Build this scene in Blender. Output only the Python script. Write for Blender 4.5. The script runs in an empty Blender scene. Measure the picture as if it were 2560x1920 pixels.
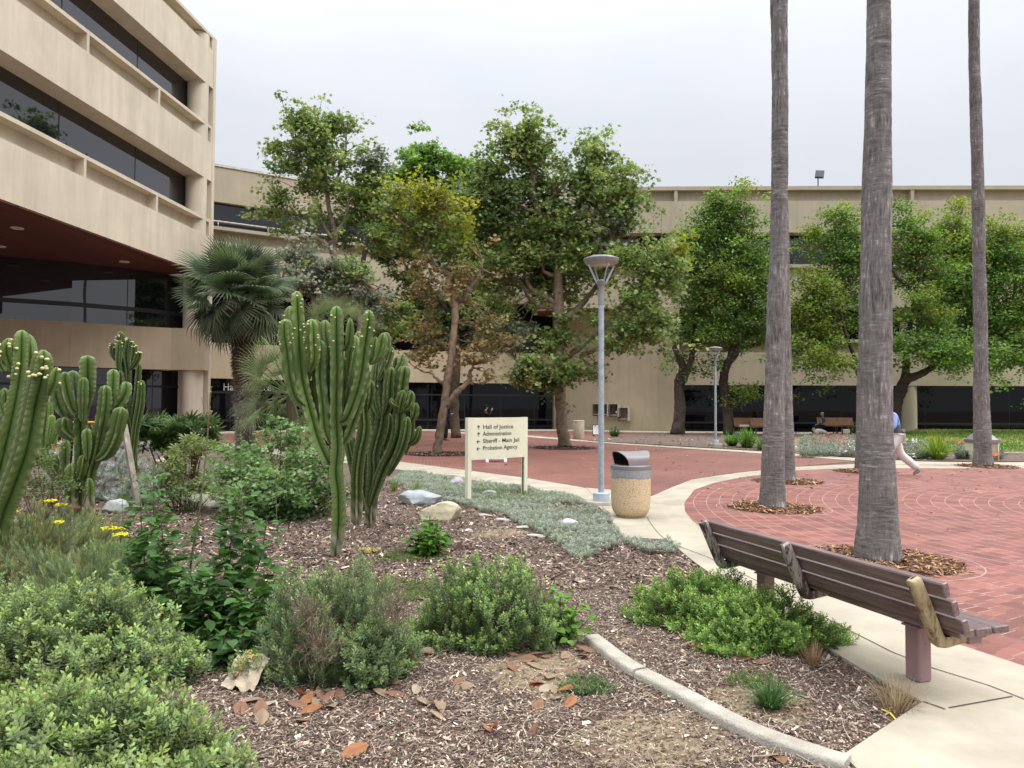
import bpy, math, random
import numpy as np
from mathutils import Matrix, Vector
PI = math.pi
R = math.radians
scn = bpy.context.scene
col_ = scn.collection

# ---------------- camera ----------------
FPX, W0, H0 = 1776.0, 2560.0, 1920.0
CAM = np.array([0.0, 0.0, 1.6])
cam_d = bpy.data.cameras.new('camera'); cam = bpy.data.objects.new('camera', cam_d)
col_.objects.link(cam); scn.camera = cam
cam_d.sensor_width = 36.0; cam_d.lens = FPX / W0 * 36.0
cam_d.clip_start = 0.05; cam_d.clip_end = 3000
RM = Matrix.Rotation(R(90 + 1.87), 4, 'X') @ Matrix.Rotation(R(0.25), 4, 'Z')
cam.matrix_world = Matrix.Translation(Vector(CAM)) @ RM
RN = np.array(RM.to_3x3())

def ray(u, v):
    d = RN @ np.array([(u - W0 / 2) / FPX, -(v - H0 / 2) / FPX, -1.0])
    return d
def G(u, v, z=0.0):
    d = ray(u, v); t = (z - CAM[2]) / d[2]
    return CAM + d * t
def P(u, v, Y):
    d = ray(u, v)
    return CAM + d * (Y / d[1])
def G2(u, v, z=0.0):
    p = G(u, v, z); return (float(p[0]), float(p[1]))

# ---------------- world: overcast daylight ----------------
w = bpy.data.worlds.new('World'); scn.world = w; w.use_nodes = True
nt = w.node_tree; nt.nodes.clear()
SUN_EL, SUN_ROT = R(52), R(108)
def N(tree, typ, **kw):
    n = tree.nodes.new(typ)
    for k, v in kw.items():
        if k.startswith('i_'):
            n.inputs[int(k[2:]) if k[2:].isdigit() else k[2:].replace('_', ' ')].default_value = v
        else:
            setattr(n, k, v)
    return n
sky = N(nt, 'ShaderNodeTexSky', sky_type='NISHITA', sun_disc=False, sun_elevation=SUN_EL, sun_rotation=SUN_ROT)
sky.air_density = 1.0; sky.dust_density = 3.0
tc = N(nt, 'ShaderNodeTexCoord')
sep = N(nt, 'ShaderNodeSeparateXYZ'); nt.links.new(tc.outputs['Generated'], sep.inputs[0])
mx0 = N(nt, 'ShaderNodeMath', operation='MAXIMUM', i_1=0.0); nt.links.new(sep.outputs['Z'], mx0.inputs[0])
mx1 = N(nt, 'ShaderNodeMath', operation='POWER', i_1=4.0); nt.links.new(mx0.outputs[0], mx1.inputs[0])
grad = N(nt, 'ShaderNodeMath', operation='MULTIPLY_ADD', i_1=45.0, i_2=5.7); nt.links.new(mx1.outputs[0], grad.inputs[0])
noi = N(nt, 'ShaderNodeTexNoise', i_Scale=1.6, i_Detail=5.0, i_Roughness=0.55)
nmap = N(nt, 'ShaderNodeMapping'); nmap.inputs['Scale'].default_value = (1, 1, 2.6)
nt.links.new(tc.outputs['Generated'], nmap.inputs[0]); nt.links.new(nmap.outputs[0], noi.inputs['Vector'])
nr = N(nt, 'ShaderNodeMapRange', i_1=0.3, i_2=0.7, i_3=0.93, i_4=1.06); nt.links.new(noi.outputs['Fac'], nr.inputs[0])
gm = N(nt, 'ShaderNodeMath', operation='MULTIPLY'); nt.links.new(grad.outputs[0], gm.inputs[0]); nt.links.new(nr.outputs[0], gm.inputs[1])
cl = N(nt, 'ShaderNodeMix', data_type='RGBA'); cl.inputs[6].default_value = (0.88, 0.94, 1.03, 1); cl.inputs[7].default_value = (0.97, 0.985, 1.03, 1)
nt.links.new(noi.outputs['Fac'], cl.inputs[0])
vm = N(nt, 'ShaderNodeVectorMath', operation='SCALE'); nt.links.new(cl.outputs[2], vm.inputs[0]); nt.links.new(gm.outputs[0], vm.inputs['Scale'])
mixw = N(nt, 'ShaderNodeMix', data_type='RGBA', i_0=0.9); nt.links.new(sky.outputs[0], mixw.inputs[6]); nt.links.new(vm.outputs[0], mixw.inputs[7])
bg = N(nt, 'ShaderNodeBackground', i_Strength=0.1); nt.links.new(mixw.outputs[2], bg.inputs[0])
wo = N(nt, 'ShaderNodeOutputWorld'); nt.links.new(bg.outputs[0], wo.inputs[0])

# ---------------- sun ----------------
sd = bpy.data.lights.new('sun', 'SUN'); sd.energy = 1.5; sd.angle = R(25); sd.color = (1.0, 0.96, 0.9)
so = bpy.data.objects.new('sun', sd); col_.objects.link(so)
so.rotation_euler = (R(90) - SUN_EL, 0, PI - SUN_ROT)   # from behind the camera, a little to the right
so.location = (0, 0, 60)

scn.view_settings.view_transform = 'Standard'; scn.view_settings.look = 'None'
scn.view_settings.gamma = 1.0; scn.view_settings.exposure = 0.5
scn.view_settings.use_curve_mapping = False
scn.render.engine = 'CYCLES'
scn.cycles.max_bounces = 6; scn.cycles.transparent_max_bounces = 8

# ---------------- mesh builder ----------------
class MB:
    def __init__(s): s.V = []; s.F = []; s.C = []; s.M = []; s.n = 0
    def add(s, V, F, col=(1, 1, 1), mi=0):
        V = np.asarray(V, float).reshape(-1, 3); k = len(V)
        c = np.asarray(col, float)
        if c.ndim == 1: c = np.tile(c[:3], (k, 1))
        s.V.append(V); s.C.append(c)
        if isinstance(F, np.ndarray) and F.ndim == 2:
            s.F.append((F + s.n, mi))
        else:
            by = {}
            for f in F: by.setdefault(len(f), []).append(f)
            for L in by.values(): s.F.append((np.array(L) + s.n, mi))
        s.n += k
        return s
    def inst(s, T, mats, pos, tint=None, mi=0):
        """T=(V,F,C): copies of a template. mats (N,3,3), pos (N,3), tint (N,3)"""
        TV, TF, TC = T; n = len(pos); k = len(TV)
        if n == 0: return s
        V = np.einsum('nij,kj->nki', mats, TV) + pos[:, None, :]
        C = np.broadcast_to(TC[None], (n, k, 3))
        if tint is not None: C = C * tint[:, None, :]
        off = (np.arange(n) * k)[:, None, None]
        for f in (TF if isinstance(TF, list) else [TF]):
            s.F.append(((f[None] + off).reshape(-1, f.shape[1]) + s.n, mi))
        s.V.append(V.reshape(-1, 3)); s.C.append(C.reshape(-1, 3).copy())
        s.n += n * k
        return s
    def build(s, name, mat, parent=None, world=True, smooth=False, origin=None, autosharp=None):
        V = np.concatenate(s.V); C = np.concatenate(s.C)
        if parent is not None and world:
            V = V - np.array(parent.matrix_basis.translation)
        if origin is not None: V = V - np.asarray(origin, float)
        me = bpy.data.meshes.new(name)
        me.vertices.add(len(V)); me.vertices.foreach_set('co', V.astype(np.float32).ravel())
        loops = np.concatenate([f.ravel() for f, m in s.F]).astype(np.int32)
        tot = np.concatenate([np.full(len(f), f.shape[1]) for f, m in s.F]).astype(np.int32)
        mi = np.concatenate([np.full(len(f), m) for f, m in s.F]).astype(np.int32)
        st = np.concatenate([[0], np.cumsum(tot)[:-1]]).astype(np.int32)
        me.loops.add(len(loops)); me.loops.foreach_set('vertex_index', loops)
        me.polygons.add(len(tot)); me.polygons.foreach_set('loop_start', st)
        me.polygons.foreach_set('material_index', mi)
        for m in (mat if isinstance(mat, (list, tuple)) else [mat]): me.materials.append(m)
        ca = me.attributes.new('Col', 'FLOAT_COLOR', 'POINT')
        ca.data.foreach_set('color', np.concatenate([C, np.ones((len(C), 1))], 1).astype(np.float32).ravel())
        me.update(calc_edges=True); me.validate()
        me.polygons.foreach_set('use_smooth', np.full(len(me.polygons), bool(smooth)))
        if smooth:
            if autosharp:
                me.set_sharp_from_angle(angle=R(autosharp))
        o = bpy.data.objects.new(name, me); col_.objects.link(o)
        if parent is not None: o.parent = parent
        if origin is not None: o.location = Vector(origin)
        return o

def tag(o, label=None, cat=None, group=None, kind=None):
    if label: o['label'] = label
    if cat: o['category'] = cat
    if group: o['group'] = group
    if kind: o['kind'] = kind
    return o
def thing(name, label, cat, loc=(0, 0, 0), group=None, rz=0):
    o = bpy.data.objects.new(name, None); col_.objects.link(o)
    o.empty_display_size = 0.1
    o.location = Vector([float(a) for a in loc]); o.rotation_euler = (0, 0, rz)
    return tag(o, label, cat, group)
def copy_tree(o, parent=None):
    c = o.copy(); col_.objects.link(c)
    if parent is not None: c.parent = parent
    for ch in [x for x in bpy.data.objects if x.parent == o]: copy_tree(ch, c)
    return c

BOXF = np.array([[0, 3, 2, 1], [4, 5, 6, 7], [0, 1, 5, 4], [1, 2, 6, 5], [2, 3, 7, 6], [3, 0, 4, 7]])
def box(mb, c, s, rz=0, M=None, col=(1, 1, 1), mi=0, bev=0):
    x, y, z = [a / 2 for a in s]
    V = np.array([[-x, -y, -z], [x, -y, -z], [x, y, -z], [-x, y, -z], [-x, -y, z], [x, -y, z], [x, y, z], [-x, y, z]], float)
    if M is None:
        ca, sa = math.cos(rz), math.sin(rz); M = np.array([[ca, -sa, 0], [sa, ca, 0], [0, 0, 1]])
    mb.add(V @ np.asarray(M).T + np.asarray(c, float), BOXF, col, mi)
def frame3(d, up=(0, 0, 1)):
    d = np.asarray(d, float); d = d / (np.linalg.norm(d) + 1e-12)
    up = np.asarray(up, float)
    if abs(d @ up) > 0.98: up = np.array([1.0, 0, 0])
    x = np.cross(up, d); x /= np.linalg.norm(x); y = np.cross(d, x)
    return x, y, d
def bar(mb, a, b, wx, wy, up=(0, 0, 1), col=(1, 1, 1), mi=0):
    """rectangular bar from a to b"""
    a = np.asarray(a, float); b = np.asarray(b, float)
    x, y, d = frame3(b - a, up)
    q = [(-1, -1), (1, -1), (1, 1), (-1, 1)]
    V = [a + x * wx / 2 * i + y * wy / 2 * j for i, j in q] + [b + x * wx / 2 * i + y * wy / 2 * j for i, j in q]
    mb.add(V, BOXF, col, mi)
def tube(mb, pts, rad, seg=8, col=(1, 1, 1), mi=0, cap=True, prof=None, cols=None, spin=0.0):
    pts = np.asarray(pts, float); n = len(pts)
    rad = np.full(n, rad, float) if np.isscalar(rad) else np.asarray(rad, float)
    T = np.gradient(pts, axis=0); T /= (np.linalg.norm(T, axis=1)[:, None] + 1e-12)
    x, y, _ = frame3(T[0], (0, 1, 0) if abs(T[0][1]) < .9 else (1, 0, 0))
    X = [x]
    for i in range(1, n):
        v = X[-1] - T[i] * (X[-1] @ T[i]); X.append(v / (np.linalg.norm(v) + 1e-12))
    X = np.array(X); Y = np.cross(T, X)
    th = np.arange(seg) * 2 * PI / seg + spin
    pr = np.ones((n, seg)) if prof is None else prof
    V = pts[:, None] + (X[:, None] * np.cos(th)[None, :, None] + Y[:, None] * np.sin(th)[None, :, None]) * (rad[:, None] * pr)[:, :, None]
    i = np.arange(n - 1)[:, None] * seg; j = np.arange(seg)[None]
    a = i + j; b = i + (j + 1) % seg
    F = np.stack([a, b, b + seg, a + seg], -1).reshape(-1, 4)
    c = col if cols is None else cols.reshape(-1, 3)
    FF = [F] if not cap else [F]
    V = V.reshape(-1, 3)
    mb.add(V, F, c, mi)
    if cap:
        base = mb.n - n * seg
        mb.F.append((np.array([list(range(base + seg - 1, base - 1, -1))]), mi))
        e = base + (n - 1) * seg
        mb.F.append((np.array([list(range(e, e + seg))]), mi))
def lathe(mb, prof, c, seg=24, col=(1, 1, 1), mi=0, ang=(0, 2 * PI)):
    """prof: list of (r,z)"""
    prof = np.asarray(prof, float); n = len(prof)
    th = np.arange(seg) * 2 * PI / seg
    V = np.stack([prof[:, None, 0] * np.cos(th), prof[:, None, 0] * np.sin(th), np.broadcast_to(prof[:, None, 1], (n, seg))], -1)
    i = np.arange(n - 1)[:, None] * seg; j = np.arange(seg)[None]
    a = i + j; b = i + (j + 1) % seg
    mb.add(V.reshape(-1, 3) + np.asarray(c, float), np.stack([a, b, b + seg, a + seg], -1).reshape(-1, 4), col, mi)
    base = mb.n - n * seg
    if prof[0, 0] > 1e-4: mb.F.append((np.array([list(range(base + seg - 1, base - 1, -1))]), mi))
    if prof[-1, 0] > 1e-4: mb.F.append((np.array([list(range(base + (n - 1) * seg, base + n * seg))]), mi))
def prism(mb, poly, z0, z1, col=(1, 1, 1), mi=0):
    n = len(poly)
    V = [(x, y, z0) for x, y in poly] + [(x, y, z1) for x, y in poly]
    area = sum(poly[i][0] * poly[(i + 1) % n][1] - poly[(i + 1) % n][0] * poly[i][1] for i in range(n))
    idx = list(range(n)) if area > 0 else list(range(n - 1, -1, -1))
    F = [[i + n for i in idx], idx[::-1]]
    for k in range(n):
        a, b = idx[k], idx[(k + 1) % n]; F.append([a, b, b + n, a + n])
    mb.add(V, F, col, mi)
def sphere(mb, c, r, seg=10, rings=6, col=(1, 1, 1), mi=0, M=None):
    r = np.array([r, r, r]) if np.isscalar(r) else np.asarray(r, float)
    V = [(0, 0, -1)]
    for i in range(1, rings):
        p = -PI / 2 + PI * i / rings
        for j in range(seg):
            t = 2 * PI * j / seg; V.append((math.cos(p) * math.cos(t), math.cos(p) * math.sin(t), math.sin(p)))
    V.append((0, 0, 1)); V = np.array(V) * r
    if M is not None: V = V @ np.asarray(M).T
    F = []
    for j in range(seg): F.append([0, 1 + (j + 1) % seg, 1 + j])
    for i in range(rings - 2):
        for j in range(seg):
            a = 1 + i * seg + j; b = 1 + i * seg + (j + 1) % seg; F.append([a, b, b + seg, a + seg])
    e = 1 + (rings - 2) * seg
    for j in range(seg): F.append([e + j, e + (j + 1) % seg, len(V) - 1])
    mb.add(V + np.asarray(c, float), F, col, mi)
def spline(pts, n):
    """Catmull-Rom through rows of pts (any dimension)"""
    p = np.asarray(pts, float)
    if len(p) == 2: return p[0] + (p[1] - p[0]) * np.linspace(0, 1, n)[:, None]
    q = np.vstack([2 * p[0] - p[1], p, 2 * p[-1] - p[-2]]); m = len(p) - 1
    out = []
    for t in np.linspace(0, m - 1e-9, n):
        i = int(t); f = t - i; a, b, c, d = q[i], q[i + 1], q[i + 2], q[i + 3]
        out.append(0.5 * ((2 * b) + (-a + c) * f + (2 * a - 5 * b + 4 * c - d) * f * f + (-a + 3 * b - 3 * c + d) * f ** 3))
    return np.array(out)
def inpoly(x, y, poly):
    c = np.zeros(len(x), bool); n = len(poly); j = n - 1
    for i in range(n):
        xi, yi = poly[i]; xj, yj = poly[j]
        m = ((yi > y) != (yj > y)) & (x < (xj - xi) * (y - yi) / (yj - yi + 1e-12) + xi)
        c ^= m; j = i
    return c
def rand_rot(rs, n, tilt=1.0, up=True):
    """random orientation matrices: yaw random, tilted from +Z by up to tilt*pi/2"""
    yaw = rs.rand(n) * 2 * PI; ti = (rs.rand(n) ** 0.7) * tilt * PI / 2; az = rs.rand(n) * 2 * PI
    cz, sz = np.cos(yaw), np.sin(yaw); Z = np.zeros(n); O = np.ones(n)
    A = np.stack([cz, -sz, Z, sz, cz, Z, Z, Z, O], 1).reshape(n, 3, 3)
    ax = np.stack([np.cos(az), np.sin(az), Z], 1); c, s_ = np.cos(ti), np.sin(ti)
    K = np.zeros((n, 3, 3)); K[:, 0, 2] = ax[:, 1]; K[:, 1, 2] = -ax[:, 0]; K[:, 2, 0] = -ax[:, 1]; K[:, 2, 1] = ax[:, 0]
    B = np.eye(3)[None] + s_[:, None, None] * K + (1 - c)[:, None, None] * (K @ K)
    return B @ A
def dir_rot(rs, D, spin=True):
    """matrices taking +Z to directions D (n,3)"""
    D = D / (np.linalg.norm(D, axis=1)[:, None] + 1e-9); n = len(D)
    h = rs.normal(size=(n, 3)) if spin else np.tile([0.01, 0.02, 1.0], (n, 1))
    X = np.cross(h, D); X /= (np.linalg.norm(X, axis=1)[:, None] + 1e-9); Y = np.cross(D, X)
    return np.stack([X, Y, D], 2)
def text_arrays(s, size, off=0.0):
    c = bpy.data.curves.new('t', 'FONT'); c.body = s; c.size = size; c.offset = off; c.resolution_u = 3
    o = bpy.data.objects.new('t', c); col_.objects.link(o)
    dg = bpy.context.evaluated_depsgraph_get(); dg.update()
    me = o.evaluated_get(dg).to_mesh()
    V = np.array([v.co[:] for v in me.vertices]); F = [list(p.vertices) for p in me.polygons]
    o.evaluated_get(dg).to_mesh_clear()
    bpy.data.objects.remove(o); bpy.data.curves.remove(c)
    return V, F
def add_text(mb, s, size, org, xax, yax, xscale=1.0, lift=0.002, col=(1, 1, 1), mi=0):
    V, F = text_arrays(s, size)
    xax = np.asarray(xax, float); yax = np.asarray(yax, float); n = np.cross(xax, yax)
    mb.add(np.asarray(org, float) + V[:, :1] * xscale * xax + V[:, 1:2] * yax + n * lift, F, col, mi)
    return V[:, 0].max() * xscale
# ---------------- materials ----------------
def newmat(name):
    m = bpy.data.materials.new(name); m.use_nodes = True
    t = m.node_tree; b = t.nodes['Principled BSDF']
    return m, t, b
def link(t, a, b): t.links.new(a, b)
def simple(name, col, rough=0.6, metal=0.0, nscale=6.0, namt=0.15, bump=0.0, bscale=60.0, col2=None, attr=False, spec=0.5, streak=None):
    """base colour broken up by noise, optional bump and vertical streaks; multiplies the Col attribute if attr"""
    m, t, b = newmat(name)
    b.inputs['Roughness'].default_value = rough; b.inputs['Metallic'].default_value = metal
    b.inputs['Specular IOR Level'].default_value = spec
    tc = N(t, 'ShaderNodeTexCoord')
    n1 = N(t, 'ShaderNodeTexNoise', i_Scale=nscale, i_Detail=6.0, i_Roughness=0.62); link(t, tc.outputs['Object'], n1.inputs['Vector'])
    c2 = col2 if col2 is not None else tuple(c * (1 - namt * 2) for c in col)
    c1 = col if col2 is not None else tuple(min(1, c * (1 + namt)) for c in col)
    rmp = N(t, 'ShaderNodeMapRange', i_1=0.32, i_2=0.68); link(t, n1.outputs['Fac'], rmp.inputs[0])
    mx = N(t, 'ShaderNodeMix', data_type='RGBA'); mx.inputs[6].default_value = (*c1, 1); mx.inputs[7].default_value = (*c2, 1)
    link(t, rmp.outputs[0], mx.inputs[0]); out = mx.outputs[2]
    if streak:
        mp = N(t, 'ShaderNodeMapping'); mp.inputs['Scale'].default_value = (streak[0], streak[0], streak[0] * 0.09)
        link(t, tc.outputs['Object'], mp.inputs[0])
        n2 = N(t, 'ShaderNodeTexNoise', i_Scale=1.0, i_Detail=5.0, i_Roughness=0.7); link(t, mp.outputs[0], n2.inputs['Vector'])
        r2 = N(t, 'ShaderNodeMapRange', i_1=0.35, i_2=0.65, i_3=1.0 - streak[1], i_4=1.0 + streak[1] * 0.6); link(t, n2.outputs['Fac'], r2.inputs[0])
        vs = N(t, 'ShaderNodeVectorMath', operation='SCALE'); link(t, out, vs.inputs[0]); link(t, r2.outputs[0], vs.inputs['Scale']); out = vs.outputs[0]
    if attr:
        a = N(t, 'ShaderNodeAttribute', attribute_name='Col')
        ml = N(t, 'ShaderNodeMix', data_type='RGBA', blend_type='MULTIPLY', i_0=1.0); link(t, out, ml.inputs[6]); link(t, a.outputs['Color'], ml.inputs[7]); out = ml.outputs[2]
    link(t, out, b.inputs['Base Color'])
    if bump:
        n3 = N(t, 'ShaderNodeTexNoise', i_Scale=bscale, i_Detail=4.0); link(t, tc.outputs['Object'], n3.inputs['Vector'])
        bp = N(t, 'ShaderNodeBump', i_Strength=bump, i_Distance=0.02); link(t, n3.outputs['Fac'], bp.inputs['Height']); link(t, bp.outputs[0], b.inputs['Normal'])
    return m
def leafmat(name, rough=0.5, trans=0.35, spec=0.4):
    m, t, b = newmat(name)
    a = N(t, 'ShaderNodeAttribute', attribute_name='Col')
    link(t, a.outputs['Color'], b.inputs['Base Color']); b.inputs['Roughness'].default_value = rough
    b.inputs['Specular IOR Level'].default_value = spec
    tr = N(t, 'ShaderNodeBsdfTranslucent'); hs = N(t, 'ShaderNodeHueSaturation', i_Saturation=1.15, i_Value=1.5); hs.inputs['Hue'].default_value = 0.485
    link(t, a.outputs['Color'], hs.inputs['Color']); link(t, hs.outputs[0], tr.inputs[0])
    ms = N(t, 'ShaderNodeMixShader', i_0=trans); link(t, b.outputs[0], ms.inputs[1]); link(t, tr.outputs[0], ms.inputs[2])
    link(t, ms.outputs[0], t.nodes['Material Output'].inputs[0])
    return m
M = {}
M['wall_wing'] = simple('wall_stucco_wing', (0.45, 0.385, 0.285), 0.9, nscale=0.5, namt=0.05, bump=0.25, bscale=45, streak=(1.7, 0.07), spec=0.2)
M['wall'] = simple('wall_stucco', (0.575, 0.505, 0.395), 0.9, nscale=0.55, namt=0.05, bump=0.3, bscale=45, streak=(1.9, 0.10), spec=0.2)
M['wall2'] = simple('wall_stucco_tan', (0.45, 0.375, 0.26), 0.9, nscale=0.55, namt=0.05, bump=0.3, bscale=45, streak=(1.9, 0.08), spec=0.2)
M['frame'] = simple('dark_frame', (0.012, 0.012, 0.016), 0.45)
M['rail'] = simple('rail_paint', (0.62, 0.57, 0.47), 0.5)
def glassmat(name, ior=1.5, base=(0.006, 0.007, 0.010)):
    m, t, b = newmat(name)
    b.inputs['Base Color'].default_value = (*base, 1); b.inputs['Roughness'].default_value = 0.02; b.inputs['IOR'].default_value = ior
    tc = N(t, 'ShaderNodeTexCoord'); n = N(t, 'ShaderNodeTexNoise', i_Scale=0.35, i_Detail=1.0); link(t, tc.outputs['Object'], n.inputs['Vector'])
    bp = N(t, 'ShaderNodeBump', i_Strength=0.12, i_Distance=0.05); link(t, n.outputs['Fac'], bp.inputs['Height']); link(t, bp.outputs[0], b.inputs['Normal'])
    return m
M['glass'] = glassmat('window_glass', 1.62)
M['glass_bright'] = glassmat('window_glass_blue', 1.85, (0.008, 0.009, 0.014))
M['glass_dark'] = glassmat('window_glass_dark', 1.32, (0.003, 0.003, 0.005))
# red wood soffit boards
m, t, b = newmat('wood_soffit'); M['soffit'] = m
tc = N(t, 'ShaderNodeTexCoord'); sp = N(t, 'ShaderNodeSeparateXYZ'); link(t, tc.outputs['Object'], sp.inputs[0])
mu = N(t, 'ShaderNodeMath', operation='MULTIPLY', i_1=8.0); link(t, sp.outputs['X'], mu.inputs[0])
fr = N(t, 'ShaderNodeMath', operation='FRACT'); link(t, mu.outputs[0], fr.inputs[0])
fl = N(t, 'ShaderNodeMath', operation='FLOOR'); link(t, mu.outputs[0], fl.inputs[0])
wn = N(t, 'ShaderNodeTexWhiteNoise', noise_dimensions='1D'); link(t, fl.outputs[0], wn.inputs['W'])
cr = N(t, 'ShaderNodeMix', data_type='RGBA'); cr.inputs[6].default_value = (0.11, 0.033, 0.021, 1); cr.inputs[7].default_value = (0.17, 0.055, 0.034, 1); link(t, wn.outputs['Value'], cr.inputs[0])
gt = N(t, 'ShaderNodeMath', operation='GREATER_THAN', i_1=0.12); link(t, fr.outputs[0], gt.inputs[0])
mm = N(t, 'ShaderNodeMix', data_type='RGBA'); mm.inputs[6].default_value = (0.03, 0.012, 0.01, 1); link(t, gt.outputs[0], mm.inputs[0]); link(t, cr.outputs[2], mm.inputs[7])
link(t, mm.outputs[2], b.inputs['Base Color']); b.inputs['Roughness'].default_value = 0.55
M['concrete'] = simple('concrete', (0.385, 0.34, 0.26), 0.85, nscale=1.7, namt=0.11, bump=0.15, bscale=120, spec=0.25)
M['curb'] = simple('curb_concrete', (0.40, 0.365, 0.30), 0.9, nscale=6, namt=0.14, bump=0.5, bscale=90, spec=0.25)
M['joint'] = simple('expansion_joint', (0.10, 0.085, 0.065), 0.95)
M['chip'] = leafmat('mulch_chip', 0.85, 0.0, 0.15)
M['leaf'] = leafmat('leaf', 0.55, 0.33, 0.35)
M['leaf_matte'] = leafmat('leaf_matte', 0.75, 0.25, 0.2)
M['bark'] = simple('tree_bark', (0.23, 0.18, 0.14), 0.9, nscale=9, col2=(0.12, 0.095, 0.075), bump=0.7, bscale=22, attr=True, spec=0.2)
M['sycbark'] = simple('sycamore_bark', (0.36, 0.29, 0.22), 0.85, nscale=6, col2=(0.17, 0.135, 0.10), bump=0.5, bscale=18, attr=True, spec=0.2)
# ground: soil with mulch tones and sandy patches
m, t, b = newmat('soil'); M['soil'] = m
tc = N(t, 'ShaderNodeTexCoord')
n1 = N(t, 'ShaderNodeTexNoise', i_Scale=55.0, i_Detail=8.0, i_Roughness=0.75); link(t, tc.outputs['Object'], n1.inputs['Vector'])
c1 = N(t, 'ShaderNodeValToRGB'); link(t, n1.outputs['Fac'], c1.inputs[0])
e = c1.color_ramp.elements; e[0].position = 0.36; e[0].color = (0.04, 0.028, 0.023, 1); e[1].position = 0.66; e[1].color = (0.30, 0.235, 0.19, 1)
x = c1.color_ramp.elements.new(0.5); x.color = (0.13, 0.092, 0.075, 1)
n2 = N(t, 'ShaderNodeTexNoise', i_Scale=0.62, i_Detail=3.0); link(t, tc.outputs['Object'], n2.inputs['Vector'])
r2 = N(t, 'ShaderNodeMapRange', i_1=0.62, i_2=0.72); link(t, n2.outputs['Fac'], r2.inputs[0])
mx = N(t, 'ShaderNodeMix', data_type='RGBA'); link(t, r2.outputs[0], mx.inputs[0]); link(t, c1.outputs[0], mx.inputs[6]); mx.inputs[7].default_value = (0.20, 0.15, 0.10, 1)
link(t, mx.outputs[2], b.inputs['Base Color']); b.inputs['Roughness'].default_value = 0.95; b.inputs['Specular IOR Level'].default_value = 0.15
bp = N(t, 'ShaderNodeBump', i_Strength=0.8, i_Distance=0.02); link(t, n1.outputs['Fac'], bp.inputs['Height']); link(t, bp.outputs[0], b.inputs['Normal'])
M['sand'] = simple('sandy_soil', (0.235, 0.18, 0.115), 0.95, nscale=9, namt=0.2, bump=0.6, bscale=50, spec=0.15)
# running-bond bricks
m, t, b = newmat('brick_paving'); M['brick'] = m
tc = N(t, 'ShaderNodeTexCoord'); mp = N(t, 'ShaderNodeMapping'); mp.inputs['Rotation'].default_value = (0, 0, R(-7)); link(t, tc.outputs['Object'], mp.inputs[0])
bt = N(t, 'ShaderNodeTexBrick', i_Scale=1.0); bt.inputs['Brick Width'].default_value = 0.205; bt.inputs['Row Height'].default_value = 0.103
bt.inputs['Mortar Size'].default_value = 0.0045; bt.inputs['Mortar Smooth'].default_value = 0.3; bt.inputs['Bias'].default_value = 0.0
bt.inputs['Color1'].default_value = (0.205, 0.072, 0.050, 1); bt.inputs['Color2'].default_value = (0.145, 0.048, 0.034, 1); bt.inputs['Mortar'].default_value = (0.33, 0.23, 0.18, 1)
link(t, mp.outputs[0], bt.inputs['Vector'])
n2 = N(t, 'ShaderNodeTexNoise', i_Scale=0.5, i_Detail=4.0, i_Roughness=0.6); link(t, tc.outputs['Object'], n2.inputs['Vector'])
r2 = N(t, 'ShaderNodeMapRange', i_1=0.3, i_2=0.7, i_3=0.78, i_4=1.15); link(t, n2.outputs['Fac'], r2.inputs[0])
vs = N(t, 'ShaderNodeVectorMath', operation='SCALE'); link(t, bt.outputs['Color'], vs.inputs[0]); link(t, r2.outputs[0], vs.inputs['Scale'])
link(t, vs.outputs[0], b.inputs['Base Color']); b.inputs['Roughness'].default_value = 0.62; b.inputs['Specular IOR Level'].default_value = 0.4
# concentric bricks round CC
CC = (11.6, 9.8)
m, t, b = newmat('brick_circle'); M['brick_circle'] = m
tc = N(t, 'ShaderNodeTexCoord'); sp = N(t, 'ShaderNodeSeparateXYZ'); link(t, tc.outputs['Object'], sp.inputs[0])
def mth(op, a=None, b_=None, va=None, vb=None, vc=None):
    n = N(t, 'ShaderNodeMath', operation=op)
    if a is not None: link(t, a, n.inputs[0])
    if b_ is not None: link(t, b_, n.inputs[1])
    if va is not None: n.inputs[0].default_value = va
    if vb is not None: n.inputs[1].default_value = vb
    if vc is not None: n.inputs[2].default_value = vc
    return n.outputs[0]
dx = mth('SUBTRACT', sp.outputs['X'], vb=CC[0]); dy = mth('SUBTRACT', sp.outputs['Y'], vb=CC[1])
rr = mth('SQRT', mth('ADD', mth('MULTIPLY', dx, dx), mth('MULTIPLY', dy, dy)))
th = mth('ARCTAN2', dy, dx)
RP = 0.21
k = mth('DIVIDE', rr, vb=RP); kf = mth('FRACT', k); ki = mth('FLOOR', k)
arc = mth('LESS_THAN', mth('ABSOLUTE', mth('SUBTRACT', kf, vb=0.5)), vb=0.5 - 0.022)   # 1 inside brick row
s_ = mth('MULTIPLY', mth('MULTIPLY', th, mth('ROUND', mth('MULTIPLY', ki, vb=RP / 0.105 * 1.0))), vb=1.0)
sf = mth('FRACT', s_); si = mth('FLOOR', s_)
rad = mth('LESS_THAN', mth('ABSOLUTE', mth('SUBTRACT', sf, vb=0.5)), vb=0.5 - 0.035)
cmb = N(t, 'ShaderNodeCombineXYZ'); link(t, ki, cmb.inputs[0]); link(t, si, cmb.inputs[1])
wn = N(t, 'ShaderNodeTexWhiteNoise', noise_dimensions='3D'); link(t, cmb.outputs[0], wn.inputs['Vector'])
cb = N(t, 'ShaderNodeMix', data_type='RGBA'); cb.inputs[6].default_value = (0.165, 0.060, 0.045, 1); cb.inputs[7].default_value = (0.295, 0.115, 0.088, 1); link(t, wn.outputs['Value'], cb.inputs[0])
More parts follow.
